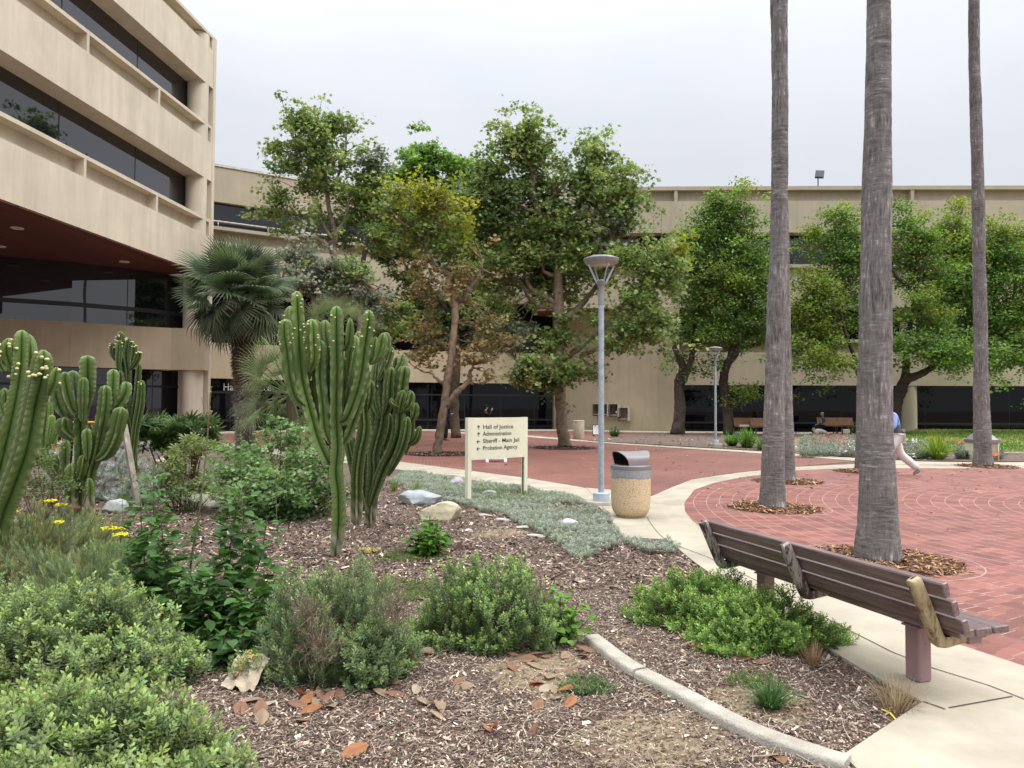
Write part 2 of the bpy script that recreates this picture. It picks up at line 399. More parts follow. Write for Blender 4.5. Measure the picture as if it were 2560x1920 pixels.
n2 = N(t, 'ShaderNodeTexNoise', i_Scale=0.7, i_Detail=8.0, i_Roughness=0.7); link(t, tc.outputs['Object'], n2.inputs['Vector'])
r2 = N(t, 'ShaderNodeMapRange', i_1=0.3, i_2=0.7, i_3=0.74, i_4=1.2); link(t, n2.outputs['Fac'], r2.inputs[0])
vs = N(t, 'ShaderNodeVectorMath', operation='SCALE'); link(t, cb.outputs[2], vs.inputs[0]); link(t, r2.outputs[0], vs.inputs['Scale'])
nj = N(t, 'ShaderNodeTexNoise', i_Scale=2.2, i_Detail=3.0); link(t, tc.outputs['Object'], nj.inputs['Vector'])
yw = N(t, 'ShaderNodeMapRange', i_1=5.2, i_2=7.6); link(t, sp.outputs['Y'], yw.inputs[0])
njn = mth('ADD', nj.outputs['Fac'], mth('MULTIPLY', yw.outputs[0], vb=-0.10))
arn = mth('ADD', nj.outputs['Fac'], mth('MULTIPLY_ADD', yw.outputs[0], vb=0.30, vc=-0.16))
rj = N(t, 'ShaderNodeMix', data_type='RGBA'); rj.inputs[6].default_value = (0.13, 0.065, 0.055, 1); rj.inputs[7].default_value = (0.46, 0.32, 0.28, 1)
rjm = N(t, 'ShaderNodeMapRange', i_1=0.42, i_2=0.58); link(t, njn, rjm.inputs[0]); link(t, rjm.outputs[0], rj.inputs[0])
m1 = N(t, 'ShaderNodeMix', data_type='RGBA'); link(t, rad, m1.inputs[0]); link(t, rj.outputs[2], m1.inputs[6]); link(t, vs.outputs[0], m1.inputs[7])
ac = N(t, 'ShaderNodeMix', data_type='RGBA'); ac.inputs[6].default_value = (0.15, 0.075, 0.06, 1); ac.inputs[7].default_value = (0.38, 0.26, 0.22, 1)
acm = N(t, 'ShaderNodeMapRange', i_1=0.42, i_2=0.58); link(t, arn, acm.inputs[0]); link(t, acm.outputs[0], ac.inputs[0])
m2 = N(t, 'ShaderNodeMix', data_type='RGBA'); link(t, arc, m2.inputs[0]); link(t, ac.outputs[2], m2.inputs[6]); link(t, m1.outputs[2], m2.inputs[7])
link(t, m2.outputs[2], b.inputs['Base Color']); b.inputs['Roughness'].default_value = 0.6; b.inputs['Specular IOR Level'].default_value = 0.4
# palm trunk: rings + fissures
m, t, b = newmat('palm_bark'); M['palm'] = m
tc = N(t, 'ShaderNodeTexCoord')
def nz(scale3, detail=6, rough=.6):
    mp = N(t, 'ShaderNodeMapping'); mp.inputs['Scale'].default_value = scale3; link(t, tc.outputs['Object'], mp.inputs[0])
    n = N(t, 'ShaderNodeTexNoise', i_Scale=1.0, i_Detail=detail, i_Roughness=rough); link(t, mp.outputs[0], n.inputs['Vector']); return n.outputs['Fac']
rings = nz((6, 6, 32), 7, .8); fiss = nz((34, 34, 4.5), 5, .7); blot = nz((1.6, 1.6, 2.4), 6, .7); big = nz((.8, .8, 1.3), 3)
rf = N(t, 'ShaderNodeMapRange', i_1=0.40, i_2=0.60); link(t, big, rf.inputs[0])
mixf = N(t, 'ShaderNodeMix', data_type='FLOAT'); link(t, rf.outputs[0], mixf.inputs[0]); link(t, rings, mixf.inputs[2]); link(t, fiss, mixf.inputs[3])
av = N(t, 'ShaderNodeMath', operation='MULTIPLY_ADD', i_1=0.75, i_2=-0.03); link(t, mixf.outputs[0], av.inputs[0])
sm = N(t, 'ShaderNodeMath', operation='MULTIPLY_ADD', i_1=0.30); link(t, blot, sm.inputs[0]); link(t, av.outputs[0], sm.inputs[2])
cr = N(t, 'ShaderNodeValToRGB'); link(t, sm.outputs[0], cr.inputs[0]); e = cr.color_ramp.elements
e[0].position = 0.36; e[0].color = (0.06, 0.052, 0.048, 1); e[1].position = 0.63; e[1].color = (0.54, 0.51, 0.485, 1)
x = e.new(0.47); x.color = (0.155, 0.142, 0.136, 1); x = e.new(0.55); x.color = (0.225, 0.21, 0.203, 1)
link(t, cr.outputs[0], b.inputs['Base Color']); b.inputs['Roughness'].default_value = 0.9; b.inputs['Specular IOR Level'].default_value = 0.15
bp = N(t, 'ShaderNodeBump', i_Strength=0.7, i_Distance=0.03); link(t, mixf.outputs[0], bp.inputs['Height']); link(t, bp.outputs[0], b.inputs['Normal'])
# things
M['galv'] = simple('galvanised_steel', (0.40, 0.45, 0.50), 0.45, 0.25, nscale=14, namt=0.14, spec=0.5)
M['lampgrey'] = simple('grey_paint', (0.27, 0.28, 0.29), 0.4, 0.2, nscale=6, namt=0.06)
M['capblue'] = simple('pale_grey_paint', (0.44, 0.48, 0.56), 0.45, nscale=6, namt=0.05)
M['signcream'] = simple('cream_paint', (0.74, 0.71, 0.54), 0.5, nscale=3, namt=0.04)
M['black'] = simple('black_paint', (0.015, 0.015, 0.017), 0.5)
M['white'] = simple('white_plastic', (0.78, 0.79, 0.82), 0.4, nscale=3, namt=0.02)
M['binlid'] = simple('grey_brown_plastic', (0.205, 0.18, 0.185), 0.42, nscale=3, namt=0.05)
M['dark'] = simple('shade_black', (0.008, 0.008, 0.008), 0.9)  # near-black colour standing in for shade inside hollows
M['bag'] = simple('clear_bag', (0.30, 0.31, 0.32), 0.2, nscale=20, namt=0.08, bump=0.3, bscale=30)
m, t, b = newmat('exposed_aggregate'); M['pebble'] = m
tc = N(t, 'ShaderNodeTexCoord'); vo = N(t, 'ShaderNodeTexVoronoi', i_Scale=190.0); link(t, tc.outputs['Object'], vo.inputs['Vector'])
hs = N(t, 'ShaderNodeSeparateColor'); link(t, vo.outputs['Color'], hs.inputs[0])
cr = N(t, 'ShaderNodeValToRGB'); cr.color_ramp.interpolation = 'CONSTANT'; link(t, hs.outputs[0], cr.inputs[0]); e = cr.color_ramp.elements
e[0].position = 0; e[0].color = (0.22, 0.13, 0.08, 1); e[1].position = 0.11; e[1].color = (0.56, 0.40, 0.235, 1)
x = e.new(0.5); x.color = (0.63, 0.475, 0.30, 1); x = e.new(0.8); x.color = (0.70, 0.57, 0.40, 1)
link(t, cr.outputs[0], b.inputs['Base Color']); b.inputs['Roughness'].default_value = 0.8
bp = N(t, 'ShaderNodeBump', i_Strength=0.5, i_Distance=0.004); link(t, vo.outputs['Distance'], bp.inputs['Height']); link(t, bp.outputs[0], b.inputs['Normal'])
M['bin_tan'] = simple('tan_concrete', (0.42, 0.36, 0.26), 0.85, nscale=12, namt=0.1)
# bench plastic lumber + rusty painted steel
m, t, b = newmat('plastic_lumber'); M['lumber'] = m
tc = N(t, 'ShaderNodeTexCoord'); mp = N(t, 'ShaderNodeMapping'); mp.inputs['Scale'].default_value = (3, 60, 60); link(t, tc.outputs['Object'], mp.inputs[0])
n = N(t, 'ShaderNodeTexNoise', i_Scale=1.0, i_Detail=6.0, i_Roughness=.7); link(t, mp.outputs[0], n.inputs['Vector'])
cr = N(t, 'ShaderNodeMix', data_type='RGBA'); cr.inputs[6].default_value = (0.095, 0.056, 0.052, 1); cr.inputs[7].default_value = (0.21, 0.15, 0.145, 1)
mr = N(t, 'ShaderNodeMapRange', i_1=.35, i_2=.68); link(t, n.outputs['Fac'], mr.inputs[0]); link(t, mr.outputs[0], cr.inputs[0]); link(t, cr.outputs[2], b.inputs['Base Color'])
b.inputs['Roughness'].default_value = 0.36
bp = N(t, 'ShaderNodeBump', i_Strength=0.25, i_Distance=0.003); link(t, n.outputs['Fac'], bp.inputs['Height']); link(t, bp.outputs[0], b.inputs['Normal'])
def rusty(name, paint, rust=(0.085, 0.045, 0.03), sc=(14, 14, 5), lo=.5, hi=.58):
    m, t, b = newmat(name)
    tc = N(t, 'ShaderNodeTexCoord'); mp = N(t, 'ShaderNodeMapping'); mp.inputs['Scale'].default_value = sc; link(t, tc.outputs['Object'], mp.inputs[0])
    n = N(t, 'ShaderNodeTexNoise', i_Scale=1.0, i_Detail=8.0, i_Roughness=.72); link(t, mp.outputs[0], n.inputs['Vector'])
    mr = N(t, 'ShaderNodeMapRange', i_1=lo, i_2=hi); link(t, n.outputs['Fac'], mr.inputs[0])
    mx = N(t, 'ShaderNodeMix', data_type='RGBA'); mx.inputs[6].default_value = (*paint, 1); mx.inputs[7].default_value = (*rust, 1)
    link(t, mr.outputs[0], mx.inputs[0]); link(t, mx.outputs[2], b.inputs['Base Color']); b.inputs['Roughness'].default_value = .65
    return m
M['rust_tan'] = rusty('worn_tan_paint', (0.40, 0.31, 0.18), (0.11, 0.055, 0.03), lo=.47, hi=.62)
M['rust_grey'] = rusty('worn_grey_paint', (0.33, 0.285, 0.26), (0.055, 0.032, 0.025), lo=.48, hi=.54)
M['leg_paint'] = rusty('mauve_painted_steel', (0.30, 0.19, 0.19), (0.075, 0.04, 0.035), sc=(12, 12, 10), lo=.6, hi=.66)
M['plank'] = simple('bench_slat', (0.30, 0.15, 0.075), 0.6, nscale=5, namt=0.15)
M['plank_tan'] = simple('bench_slat_tan', (0.36, 0.27, 0.13), 0.6, nscale=5, namt=0.15)
M['yellow'] = simple('yellow_steel', (0.75, 0.42, 0.06), 0.5, nscale=5, namt=0.08)
M['orange'] = simple('orange_steel', (0.62, 0.28, 0.10), 0.5)
M['cactus'] = simple('cactus_skin', (1, 1, 1), 0.5, nscale=14, namt=0.07, attr=True, spec=0.4)
M['bud'] = simple('flower_bud', (0.60, 0.54, 0.27), 0.6, nscale=30, namt=0.1)
M['rock'] = simple('rock', (1, 1, 1), 0.85, nscale=7, namt=0.12, bump=0.7, bscale=14, attr=True, spec=0.2)
M['wood_old'] = simple('weathered_wood', (0.34, 0.28, 0.23), 0.9, nscale=4, namt=0.2, streak=(30, 0.3))
M['fibre'] = leafmat('palm_fibre', 0.9, 0.0, 0.1)
M['grass'] = simple('lawn', (0.135, 0.215, 0.05), 0.85, nscale=1.1, col2=(0.27, 0.27, 0.10), bump=0.8, bscale=70, spec=0.2)
M['skin'] = simple('skin', (0.42, 0.24, 0.17), 0.55, nscale=20, namt=0.05)
M['tint'] = simple('cloth', (1, 1, 1), 0.85, nscale=18, namt=0.08, attr=True, bump=0.2, bscale=60, spec=0.2)
M['paper'] = simple('crumpled_paper', (1, 1, 1), 0.8, nscale=8, namt=0.06, attr=True)
# ---------------- ground ----------------
def sheet(name, poly, z, mat, zb=None, kind='structure', label=None):
    mb = MB(); prism(mb, poly, (z - 0.02) if zb is None else zb, z); o = mb.build(name, mat); return tag(o, label, kind=kind)
mb = MB(); mb.add([(-400, -300, 0), (400, -300, 0), (400, 900, 0), (-400, 900, 0)], np.array([[0, 1, 2, 3]])); tag(mb.build('ground', M['soil']), kind='structure')
gp = lambda L: [G2(u, v) for u, v in L]
# brick plaza behind
BR = [(-24, 28), (-24, 46)] + [(34, 46), (34, 19.3)]
low = gp([(2560, 1150), (2135, 1154), (1991, 1168), (1900, 1176), (1850, 1181), (1729, 1199), (1679, 1219), (1634, 1241), (1527, 1229), (1313, 1199), (1100, 1171), (1013, 1160), (860, 1145), (690, 1126), (560, 1112)])
brick_poly = BR + low + [(-14.5, 26.5)]
sheet('brick_plaza', brick_poly, 0.012, M['brick'])
# concrete walk (left arm + ring + walk under the bench + corner to the right of the bed)
ring_in = gp([(2135, 1172), (1991, 1178), (1900, 1189), (1850, 1196), (1787, 1209), (1736, 1227), (1711, 1259), (1712, 1280), (1725, 1300), (1765, 1334)])
near_in = [(2.47, 8.1), (2.58, 7.0), (2.74, 6.0), (2.99, 4.87), (3.17, 4.4), (3.45, 3.7), (3.9, 2.7), (5.0, 0.5)]
upper = gp([(560, 1108), (690, 1122), (860, 1141), (1013, 1158), (1100, 1169), (1313, 1197), (1462, 1222), (1527, 1227), (1630, 1243), (1679, 1221), (1729, 1201), (1850, 1183), (1900, 1178), (1991, 1169), (2135, 1162)])
far_ring = [(14.0, 20.2), (17.5, 19.9), (17.0, 19.0), (13.7, 19.2), (11.3, 19.0)]
bedcorner = G2(2306, 1764)
low_edge = [G2(2108, 1898), bedcorner, (2.13, 4.4), (2.02, 5.4), (1.93, 6.4), (1.88, 7.4)] + gp([(1668, 1353), (1560, 1347), (1538, 1322), (1524, 1296), (1500, 1272), (1462, 1252), (1313, 1221), (1100, 1191), (1013, 1178), (860, 1159), (690, 1137), (560, 1120)])
walk = upper + far_ring + ring_in + near_in + [(5, -3), (1.0, -3), (1.55, 1.5)] + low_edge
sheet('concrete_path', walk, 0.022, M['concrete'], zb=-0.05)
# brick circle
circ = ring_in[::-1] + [(11.3, 19.0), (13.7, 19.2), (17.0, 19.0), (21, 17.5), (25, 13), (25.5, 8), (24, 2), (18, -2), (5.0, -2)] + near_in[::-1]
sheet('brick_circle', circ, 0.018, M['brick_circle'], zb=-0.04)
# joints in the concrete
mb = MB()
def joint(pts, wd=0.009, z=0.0255):
    p = spline([(x, y, z) for x, y in pts], 14)
    for a, b_ in zip(p[:-1], p[1:]):
        d = b_ - a; L = np.linalg.norm(d); nrm = np.array([-d[1], d[0], 0]) / L * wd / 2
        e = d / L * 0.004
        mb.add([a - nrm, b_ + e - nrm, b_ + e + nrm, a + nrm], np.array([[0, 1, 2, 3]]))
joint([G2(1618, 1297), G2(1625, 1310), G2(1650, 1342), G2(1690, 1368), (2.16, 7.2), G2(2126, 1586), G2(2300, 1668), G2(2560, 1756), (3.2, 2.6)])
joint([bedcorner, G2(2362, 1784)], 0.01)
joint([G2(2372, 1781), G2(2530, 1752)], 0.01)
joint([G2(1618, 1262), G2(1712, 1264)], 0.007)
joint([G2(1465, 1222), G2(1527, 1294)], 0.006)
joint([G2(1180, 1180), G2(1165, 1202)], 0.006); joint([G2(900, 1147), G2(880, 1162)], 0.006)
tag(mb.build('path_joints', M['joint']), kind='structure')
# far path: strip between the brick and the back beds
up = gp([(1100, 1078), (1180, 1083), (1317, 1089), (1498, 1106), (1643, 1115), (1850, 1127), (1991, 1136), (2135, 1147), (2300, 1156), (2425, 1158), (2560, 1158)]) + [(19.5, 20.3)]
lo = gp([(1100, 1081), (1180, 1087), (1317, 1094), (1559, 1113), (1850, 1132), (1991, 1142), (2135, 1154), (2210, 1163), (2425, 1166), (2560, 1167)]) + [(19.5, 19.3)]
sheet('far_path', up + lo[::-1], 0.03, M['concrete'], zb=0)
# sidewalk in front of the wings
def strip(name, pts, w0, z, mat):
    p = np.array(pts, float); t = np.gradient(p, axis=0); t /= np.linalg.norm(t, axis=1)[:, None]; n = np.stack([-t[:, 1], t[:, 0]], 1)
    q = p + n * w0
    return sheet(name, [tuple(a) for a in p] + [tuple(a) for a in q[::-1]], z, mat, zb=-0.03)
strip('sidewalk', [(-40, 34.0), (-22, 38.3), (-16.5, 40.0), (-13, 44.2), (-9, 45.6), (-2, 46.6), (3.5, 47.4), (7.3, 45.2), (11.2, 44.4), (18, 43.2), (24, 44.0)], 3.2, 0.05, M['concrete'])
# bed between far path and wings (mulch, raised a little)
bed = gp([(1470, 1104), (1643, 1114), (1850, 1126), (1991, 1135), (2135, 1146), (2300, 1155), (2425, 1157), (2560, 1157)]) + [(24, 20.5), (30, 21)] + [(30, 46.9), (22, 46.9)] + gp([(2235, 1086), (2140, 1082), (1990, 1082), (1720, 1083), (1640, 1084), (1560, 1092), (1500, 1099)])
tag(sheet('back_bed', bed, 0.045, M['soil'], zb=0), kind='structure')
sheet('dirt_path', gp([(1975, 1128), (1975, 1090), (2060, 1084), (2150, 1083), (2145, 1092), (2075, 1102), (2030, 1112), (1995, 1130)]), 0.055, M['sand'], zb=0)
# lawn, rising towards the wing
lawn = gp([(2228, 1101), (2300, 1083), (2440, 1078)]) + [(31.5, 45.9), (48, 45.9), (48, 22), (24, 23)] + gp([(2560, 1137), (2500, 1138), (2420, 1137), (2340, 1131), (2260, 1120)])
lx = np.array([p[0] for p in lawn]); ly = np.array([p[1] for p in lawn])
gx, gy = np.meshgrid(np.arange(14, 49, 0.5), np.arange(21, 46.6, 0.5)); nx = gx.shape[1]
zz = 0.05 + 0.24 * np.clip((gy - 26) / 18, 0, 1) ** 1.2
V = np.stack([gx, gy, zz], -1).reshape(-1, 3)
ins = inpoly(gx.ravel(), gy.ravel(), lawn)
F = []
for i in range(gx.shape[0] - 1):
    for j in range(nx - 1):
        a = i * nx + j
        if ins[a] and ins[a + 1] and ins[a + nx] and ins[a + nx + 1]: F.append([a, a + 1, a + nx + 1, a + nx])
mb = MB(); mb.add(V, np.array(F)); tag(mb.build('lawn', M['grass'], smooth=True), kind='structure')
def lawn_z(y): return 0.05 + 0.24 * np.clip((y - 26) / 18, 0, 1) ** 1.2
# grass blades
rs = np.random.RandomState(5)
n = 60000; x = rs.uniform(14, 34, n); y = 21 + (rs.rand(n) ** 1.5) * 24; k = inpoly(x, y, lawn); x, y = x[k], y[k]
TB = (np.array([[-.012, 0, 0], [.012, 0, 0], [.004, .01, .06], [-.004, .01, .06]]), np.array([[0, 1, 2, 3]]), np.ones((4, 3)))
dry = (np.sin(x * .9 + y * .4) + np.sin(x * .35 - y * .8 + 2) + rs.normal(0, .6, len(x)) > .9)
tint = np.where(dry[:, None], [.30, .27, .11], [.10, .19, .035]) * rs.uniform(.7, 1.35, (len(x), 1))
mb = MB(); mb.inst(TB, rand_rot(rs, len(x), .5) * rs.uniform(.7, 1.6, (len(x), 1, 1)), np.stack([x, y, lawn_z(y)], 1), tint)
tag(mb.build('grass', M['leaf_matte']), kind='stuff', label='mown lawn grass, dry in patches, in front of the right wing', cat='grass')
# lawn kerbs
mb = MB()
def curbline(mb, pts, wd, h, z0=-0.03, rnd=0.018):
    p = spline(pts, max(8, len(pts) * 5)); t = np.gradient(p, axis=0); t /= np.linalg.norm(t, axis=1)[:, None]; nn = np.stack([-t[:, 1], t[:, 0]], 1)
    prof = [(-.5 * wd, z0), (-.5 * wd, h - rnd), (-.5 * wd + rnd * .35, h - rnd * .3), (-.5 * wd + rnd, h), (.5 * wd - rnd, h), (.5 * wd - rnd * .35, h - rnd * .3), (.5 * wd, h - rnd), (.5 * wd, z0)]
    V = np.array([[(*(p[i] + nn[i] * a), z) for a, z in prof] for i in range(len(p))]); m_ = len(prof)
    i = np.arange(len(p) - 1)[:, None] * m_; j = np.arange(m_ - 1)[None]
    F = np.stack([i + j, i + j + 1, i + j + 1 + m_, i + j + m_], -1).reshape(-1, 4)
    mb.add(V.reshape(-1, 3), F); b0 = mb.n - len(p) * m_
    mb.F.append((np.array([list(range(b0, b0 + m_))[::-1], list(range(b0 + (len(p) - 1) * m_, b0 + len(p) * m_))]), 0))
curbline(mb, [G2(2470, 1140), G2(2560, 1140), (24, 23.2), (34, 23.2)], 0.12, 0.13)
curbline(mb, [G2(2225, 1087), G2(2255, 1083), G2(2300, 1076), (21.5, 46.3)], 0.12, 0.26)
tag(mb.build('lawn_kerb', M['curb']), kind='structure')
# curb in the front bed
curb_c = [G2(1480, 1606), G2(1555, 1665), G2(1600, 1693), G2(1700, 1745), G2(1790, 1795), G2(1868, 1835), G2(1960, 1872), G2(2050, 1903), G2(2120, 1925)]
mb = MB(); half = 3
curbline(mb, [np.array(a) for a in curb_c[:3]], 0.115, 0.055)
c2 = [np.array(a) for a in curb_c[2:]]; c2[0] = c2[0] + (c2[1] - c2[0]) * 0.05
curbline(mb, c2, 0.115, 0.052)
tag(mb.build('bed_curb', M['curb'], smooth=True, autosharp=40), kind='structure')

# ---------------- mulch ----------------
bed_excl = walk
def chips(name, region_fn, n, size, rs, zj=0.012, palette=None, label=None):
    x, y = region_fn(n, rs); n = len(x)
    T = (np.array([[-.5, -.14, 0], [.5, -.10, 0.02], [.42, .13, 0], [-.38, .12, .03]]), np.array([[0, 1, 2, 3]]), np.ones((4, 3)))
    pal = np.array(palette if palette is not None else [(.040, .028, .024), (.07, .047, .040), (.11, .078, .065), (.16, .12, .10), (.23, .185, .155), (.34, .28, .24), (.50, .43, .36), (.045, .026, .024), (.075, .046, .040)])
    p = np.array([.15, .17, .17, .14, .12, .05, .012, .09, .10]) if palette is None else np.full(len(pal), 1 / len(pal)); p = p / p.sum()
    tint = pal[rs.choice(len(pal), n, p=p)] * rs.uniform(1.1, 2.15, (n, 1)) * np.array([1.08, 1.06, .94])
    s = size * rs.lognormal(0, .45, n); A = rand_rot(rs, n, .42) * s[:, None, None]
    A[:, :, 1] *= rs.uniform(.5, 1.5, (n, 1))
    mb = MB(); mb.inst(T, A, np.stack([x, y, rs.rand(n) * zj + .004], 1), tint)
    return tag(mb.build(name, M['chip']), label, 'mulch', kind='stuff')
SANDY = [(G2(1330, 1690), .42), (G2(1640, 1850), .5), (G2(1250, 1335), .5), (G2(1900, 1760), .35), (G2(1380, 1650), .3), (G2(1560, 1600), .12)]
def front_region(ymin, ymax, xmax=2.4):
    def f(n, rs):
        y = ymin + (ymax - ymin) * rs.rand(n) ** 1.25
        lim = 0.80 * y; x = rs.uniform(-1, 1, n) * lim; x = np.clip(x, -99, 99)
        k = (x < xmax + .2) & ~inpoly(x, y, walk) & ~inpoly(x, y, brick_poly)
        for (c, r_) in SANDY:
            d = np.hypot(x - c[0], (y - c[1]) * 1.0) / r_
            k &= ~((d < 1) & (rs.rand(n) < .52 * (1 - d ** 3)))
        return x[k], y[k]
    return f
rs = np.random.RandomState(11)
chips('mulch', front_region(2.3, 6.5), 330000, 0.0145, rs, label='dark shredded bark mulch covering the front planting bed')
chips('mulch', front_region(6.3, 15.0), 150000, 0.034, rs, label='bark mulch in the bed around the cacti')
def back_region(n, rs):
    y = 21 + rs.rand(n) * 26; x = rs.uniform(1, 26, n); k = inpoly(x, y, bed) & ~inpoly(x, y, lawn); return x[k], y[k]
chips('mulch', back_region, 30000, 0.10, rs, zj=.03, label='dark mulch in the beds beyond the brick plaza')
for (c, r_) in SANDY:
    mb = MB(); ph = rs.rand(4) * 6; th_ = np.linspace(0, 2 * PI, 40, endpoint=False)
    rr_ = r_ * .72 * (1 + .18 * np.sin(2 * th_ + ph[0]) + .12 * np.sin(5 * th_ + ph[1]) + .08 * np.sin(9 * th_ + ph[2]))
    V = [(c[0], c[1], .008)] + [(c[0] + rr_[i] * math.cos(th_[i]), c[1] + rr_[i] * math.sin(th_[i]), .0035) for i in range(40)]
    mb.add(V, [[0, i + 1, (i + 1) % 40 + 1] for i in range(40)]); tag(mb.build('bare_soil', M['sand']), kind='structure')
# dry straw-like twigs over the mulch
n = 8500; x, y = front_region(2.4, 7.5)(n, rs); n = len(x); mb = MB()
for i in range(n):
    L = rs.uniform(.04, .16) * (1.3 if rs.rand() < .2 else 1); a = rs.rand() * 2 * PI; cv = rs.normal(0, .3)
    p0 = np.array([x[i], y[i], rs.uniform(.010, .03)]); d = np.array([math.cos(a), math.sin(a), rs.normal(0, .1)]); s_ = np.array([-d[1], d[0], 0])
    q = [p0, p0 + d * L * .5 + s_ * cv * L * .4, p0 + d * L + s_ * cv * L * .1]
    c = np.array([.52, .44, .34]) * rs.uniform(.45, 1.15)
    wd = rs.uniform(.0006, .0015)
    V = []
    for k_, pp in enumerate(q): V += [pp - s_ * wd * (1.2 - .4 * k_), pp + s_ * wd * (1.2 - .4 * k_)]
    mb.add(V, np.array([[0, 1, 3, 2], [2, 3, 5, 4]]), c)
tag(mb.build('dry_twigs', M['chip']), 'pale dry stems and straw lying over the mulch', 'twigs', kind='stuff')
# ---------------- buildings ----------------
def offs(path, d):
    """offset path to its right side (towards the plaza) by d"""
    p = np.asarray(path, float); t = np.diff(p, axis=0); t /= np.linalg.norm(t, axis=1)[:, None]
    n = np.stack([t[:, 1], -t[:, 0]], 1); out = []
    for i in range(len(p)):
        if i == 0: v = n[0]
        elif i == len(p) - 1: v = n[-1]
        else: v = n[i - 1] + n[i]; v = v / (v @ n[i])
        out.append(p[i] + v * d)
    return np.array(out)
def band(mb, path, z0, z1, o0, o1):
    """slab following path between offsets o0 (outer) and o1 (inner)"""
    a = offs(path, o0); b_ = offs(path, o1)
    for i in range(len(path) - 1):
        q = [a[i], a[i + 1], b_[i + 1], b_[i]]
        V = [(*p, z0) for p in q] + [(*p, z1) for p in q]
        F = [[0, 1, 5, 4], [2, 3, 7, 6], [3, 2, 1, 0], [4, 5, 6, 7]]
        if i == 0: F.append([3, 0, 4, 7])
        if i == len(path) - 2: F.append([1, 2, 6, 5])
        mb.add(V, F)
def paths_at(path, s):
    """point and direction at arclength s"""
    p = np.asarray(path, float); L = np.linalg.norm(np.diff(p, axis=0), axis=1); c = np.concatenate([[0], np.cumsum(L)])
    i = min(max(np.searchsorted(c, s) - 1, 0), len(L) - 1); t = (p[i + 1] - p[i]) / L[i]
    return p[i] + t * (s - c[i]), t
def plen(path): return np.linalg.norm(np.diff(np.asarray(path, float), axis=0), axis=1).sum()
def fin(mb, path, s, z0, z1, o0, o1, wd=0.13):
    c, t = paths_at(path, s); n = np.array([t[1], -t[0]]); q = [c + n * o0 - t * wd / 2, c + n * o0 + t * wd / 2, c + n * o1 + t * wd / 2, c + n * o1 - t * wd / 2]
    mb.add([(*p, z0) for p in q] + [(*p, z1) for p in q], BOXF)
def subpath(path, s0, s1):
    p = np.asarray(path, float); L = np.linalg.norm(np.diff(p, axis=0), axis=1); c = np.concatenate([[0], np.cumsum(L)])
    out = [paths_at(p, s0)[0]] + [p[i] for i in range(1, len(p) - 1) if s0 + .02 < c[i] < s1 - .02] + [paths_at(p, s1)[0]]
    return np.array(out)
def glasswall(par, name, path, z0, z1, off, mull=2.4, mat=None, transoms=(), thick=0.05, fw=0.035, start=0.0):
    """a row of window bays; each bay is a pane with its own frame (mullion and transoms)"""
    pth = offs(path, off); L = plen(pth); cuts = [0.0]; s = start if start > .3 else mull
    while s < L - .3: cuts.append(s); s += mull
    cuts.append(L)
    for s0, s1 in zip(cuts[:-1], cuts[1:]):
        sp_ = subpath(pth, s0, s1)
        mb = MB(); band(mb, sp_, z0, z1, 0, -thick); g = mb.build(name, mat or M['glass'], par)
        mb = MB(); fin(mb, sp_, .03, z0, z1, .012, -thick - .004, fw)
        for zc, hh in transoms: band(mb, sp_, zc - hh / 2, zc + hh / 2, 0.03, 0.004)
        mb.build('window_frame', M['frame'], g, world=False).data.transform(Matrix.Translation(-Vector(par.location)))
# --- left office building ---
cxf = lambda y: -15.43 - .0817 * (36 - y)
FA = [(cxf(y) - 0.0009 * max(0, 30 - y) ** 1.5, y) for y in (5.0, 12.0, 18.0, 23.0, 28.0, 32.0, 36.0)]
ob = thing('office_building', 'beige stucco office building with stacked ribbon windows at left, over a red wood soffit', 'building', (-16, 36, 0))
s_end = plen(FA)
B1, SP = 8.25, 4.815
z_roof = 20.6
for k in range(3):
    zb = B1 + SP * k
    mb = MB(); band(mb, FA, zb, zb + 1.97, 0, -0.95); mb.build('wall_band', M['wall'], ob)
    zt = zb + 2.83 if k < 2 else z_roof
    mb = MB(); band(mb, FA, zb + 1.972, zt - .152, -0.45, -0.95); mb.build('recess', M['wall'], ob)
    mb = MB(); band(mb, FA, zt - .15, zt, 0, -0.95); mb.build('ledge', M['wall'], ob)
    for i in range(0, 7):
        mb = MB(); s = s_end - 4.7 * i - (0.0 if i else .07)
        fin(mb, FA, s, zb + 1.971, zt - .151, -0.002, -0.4495, .14); mb.build('fin', M['wall'], ob)
    if k < 2:
        glasswall(ob, 'window', FA, zb + 2.832, zb + SP - .002, -0.90, 4.7, start=(s_end % 4.7) - .3, mat=M['glass_bright'])
mb = MB(); box(mb, (-16.4, 36.16, (z_roof + 0.0) / 2), (1.98, .30, z_roof - .004)); mb.build('end_wall', M['wall'], ob)
mb = MB(); lathe(mb, [(.5, 0), (.5, z_roof - .2)], (-15.96, 35.46, 0), 32); mb.build('column', M['wall'], ob, smooth=True, autosharp=40)
mb = MB(); inner = offs(FA, -0.952)
prism(mb, [tuple(p) for p in inner] + [(-45, 36.0), (-45, 5)], z_roof - .5, z_roof - .1); mb.build('roof', M['wall'], ob)
# near-black solid standing in for the unlit interior behind ribbon windows
mb = MB(); prism(mb, [tuple(p) for p in offs(FA, -1.6)] + [(-45, 36.0), (-45, 5)], B1 + .02, z_roof - .6); mb.build('dark_core', M['dark'], ob)
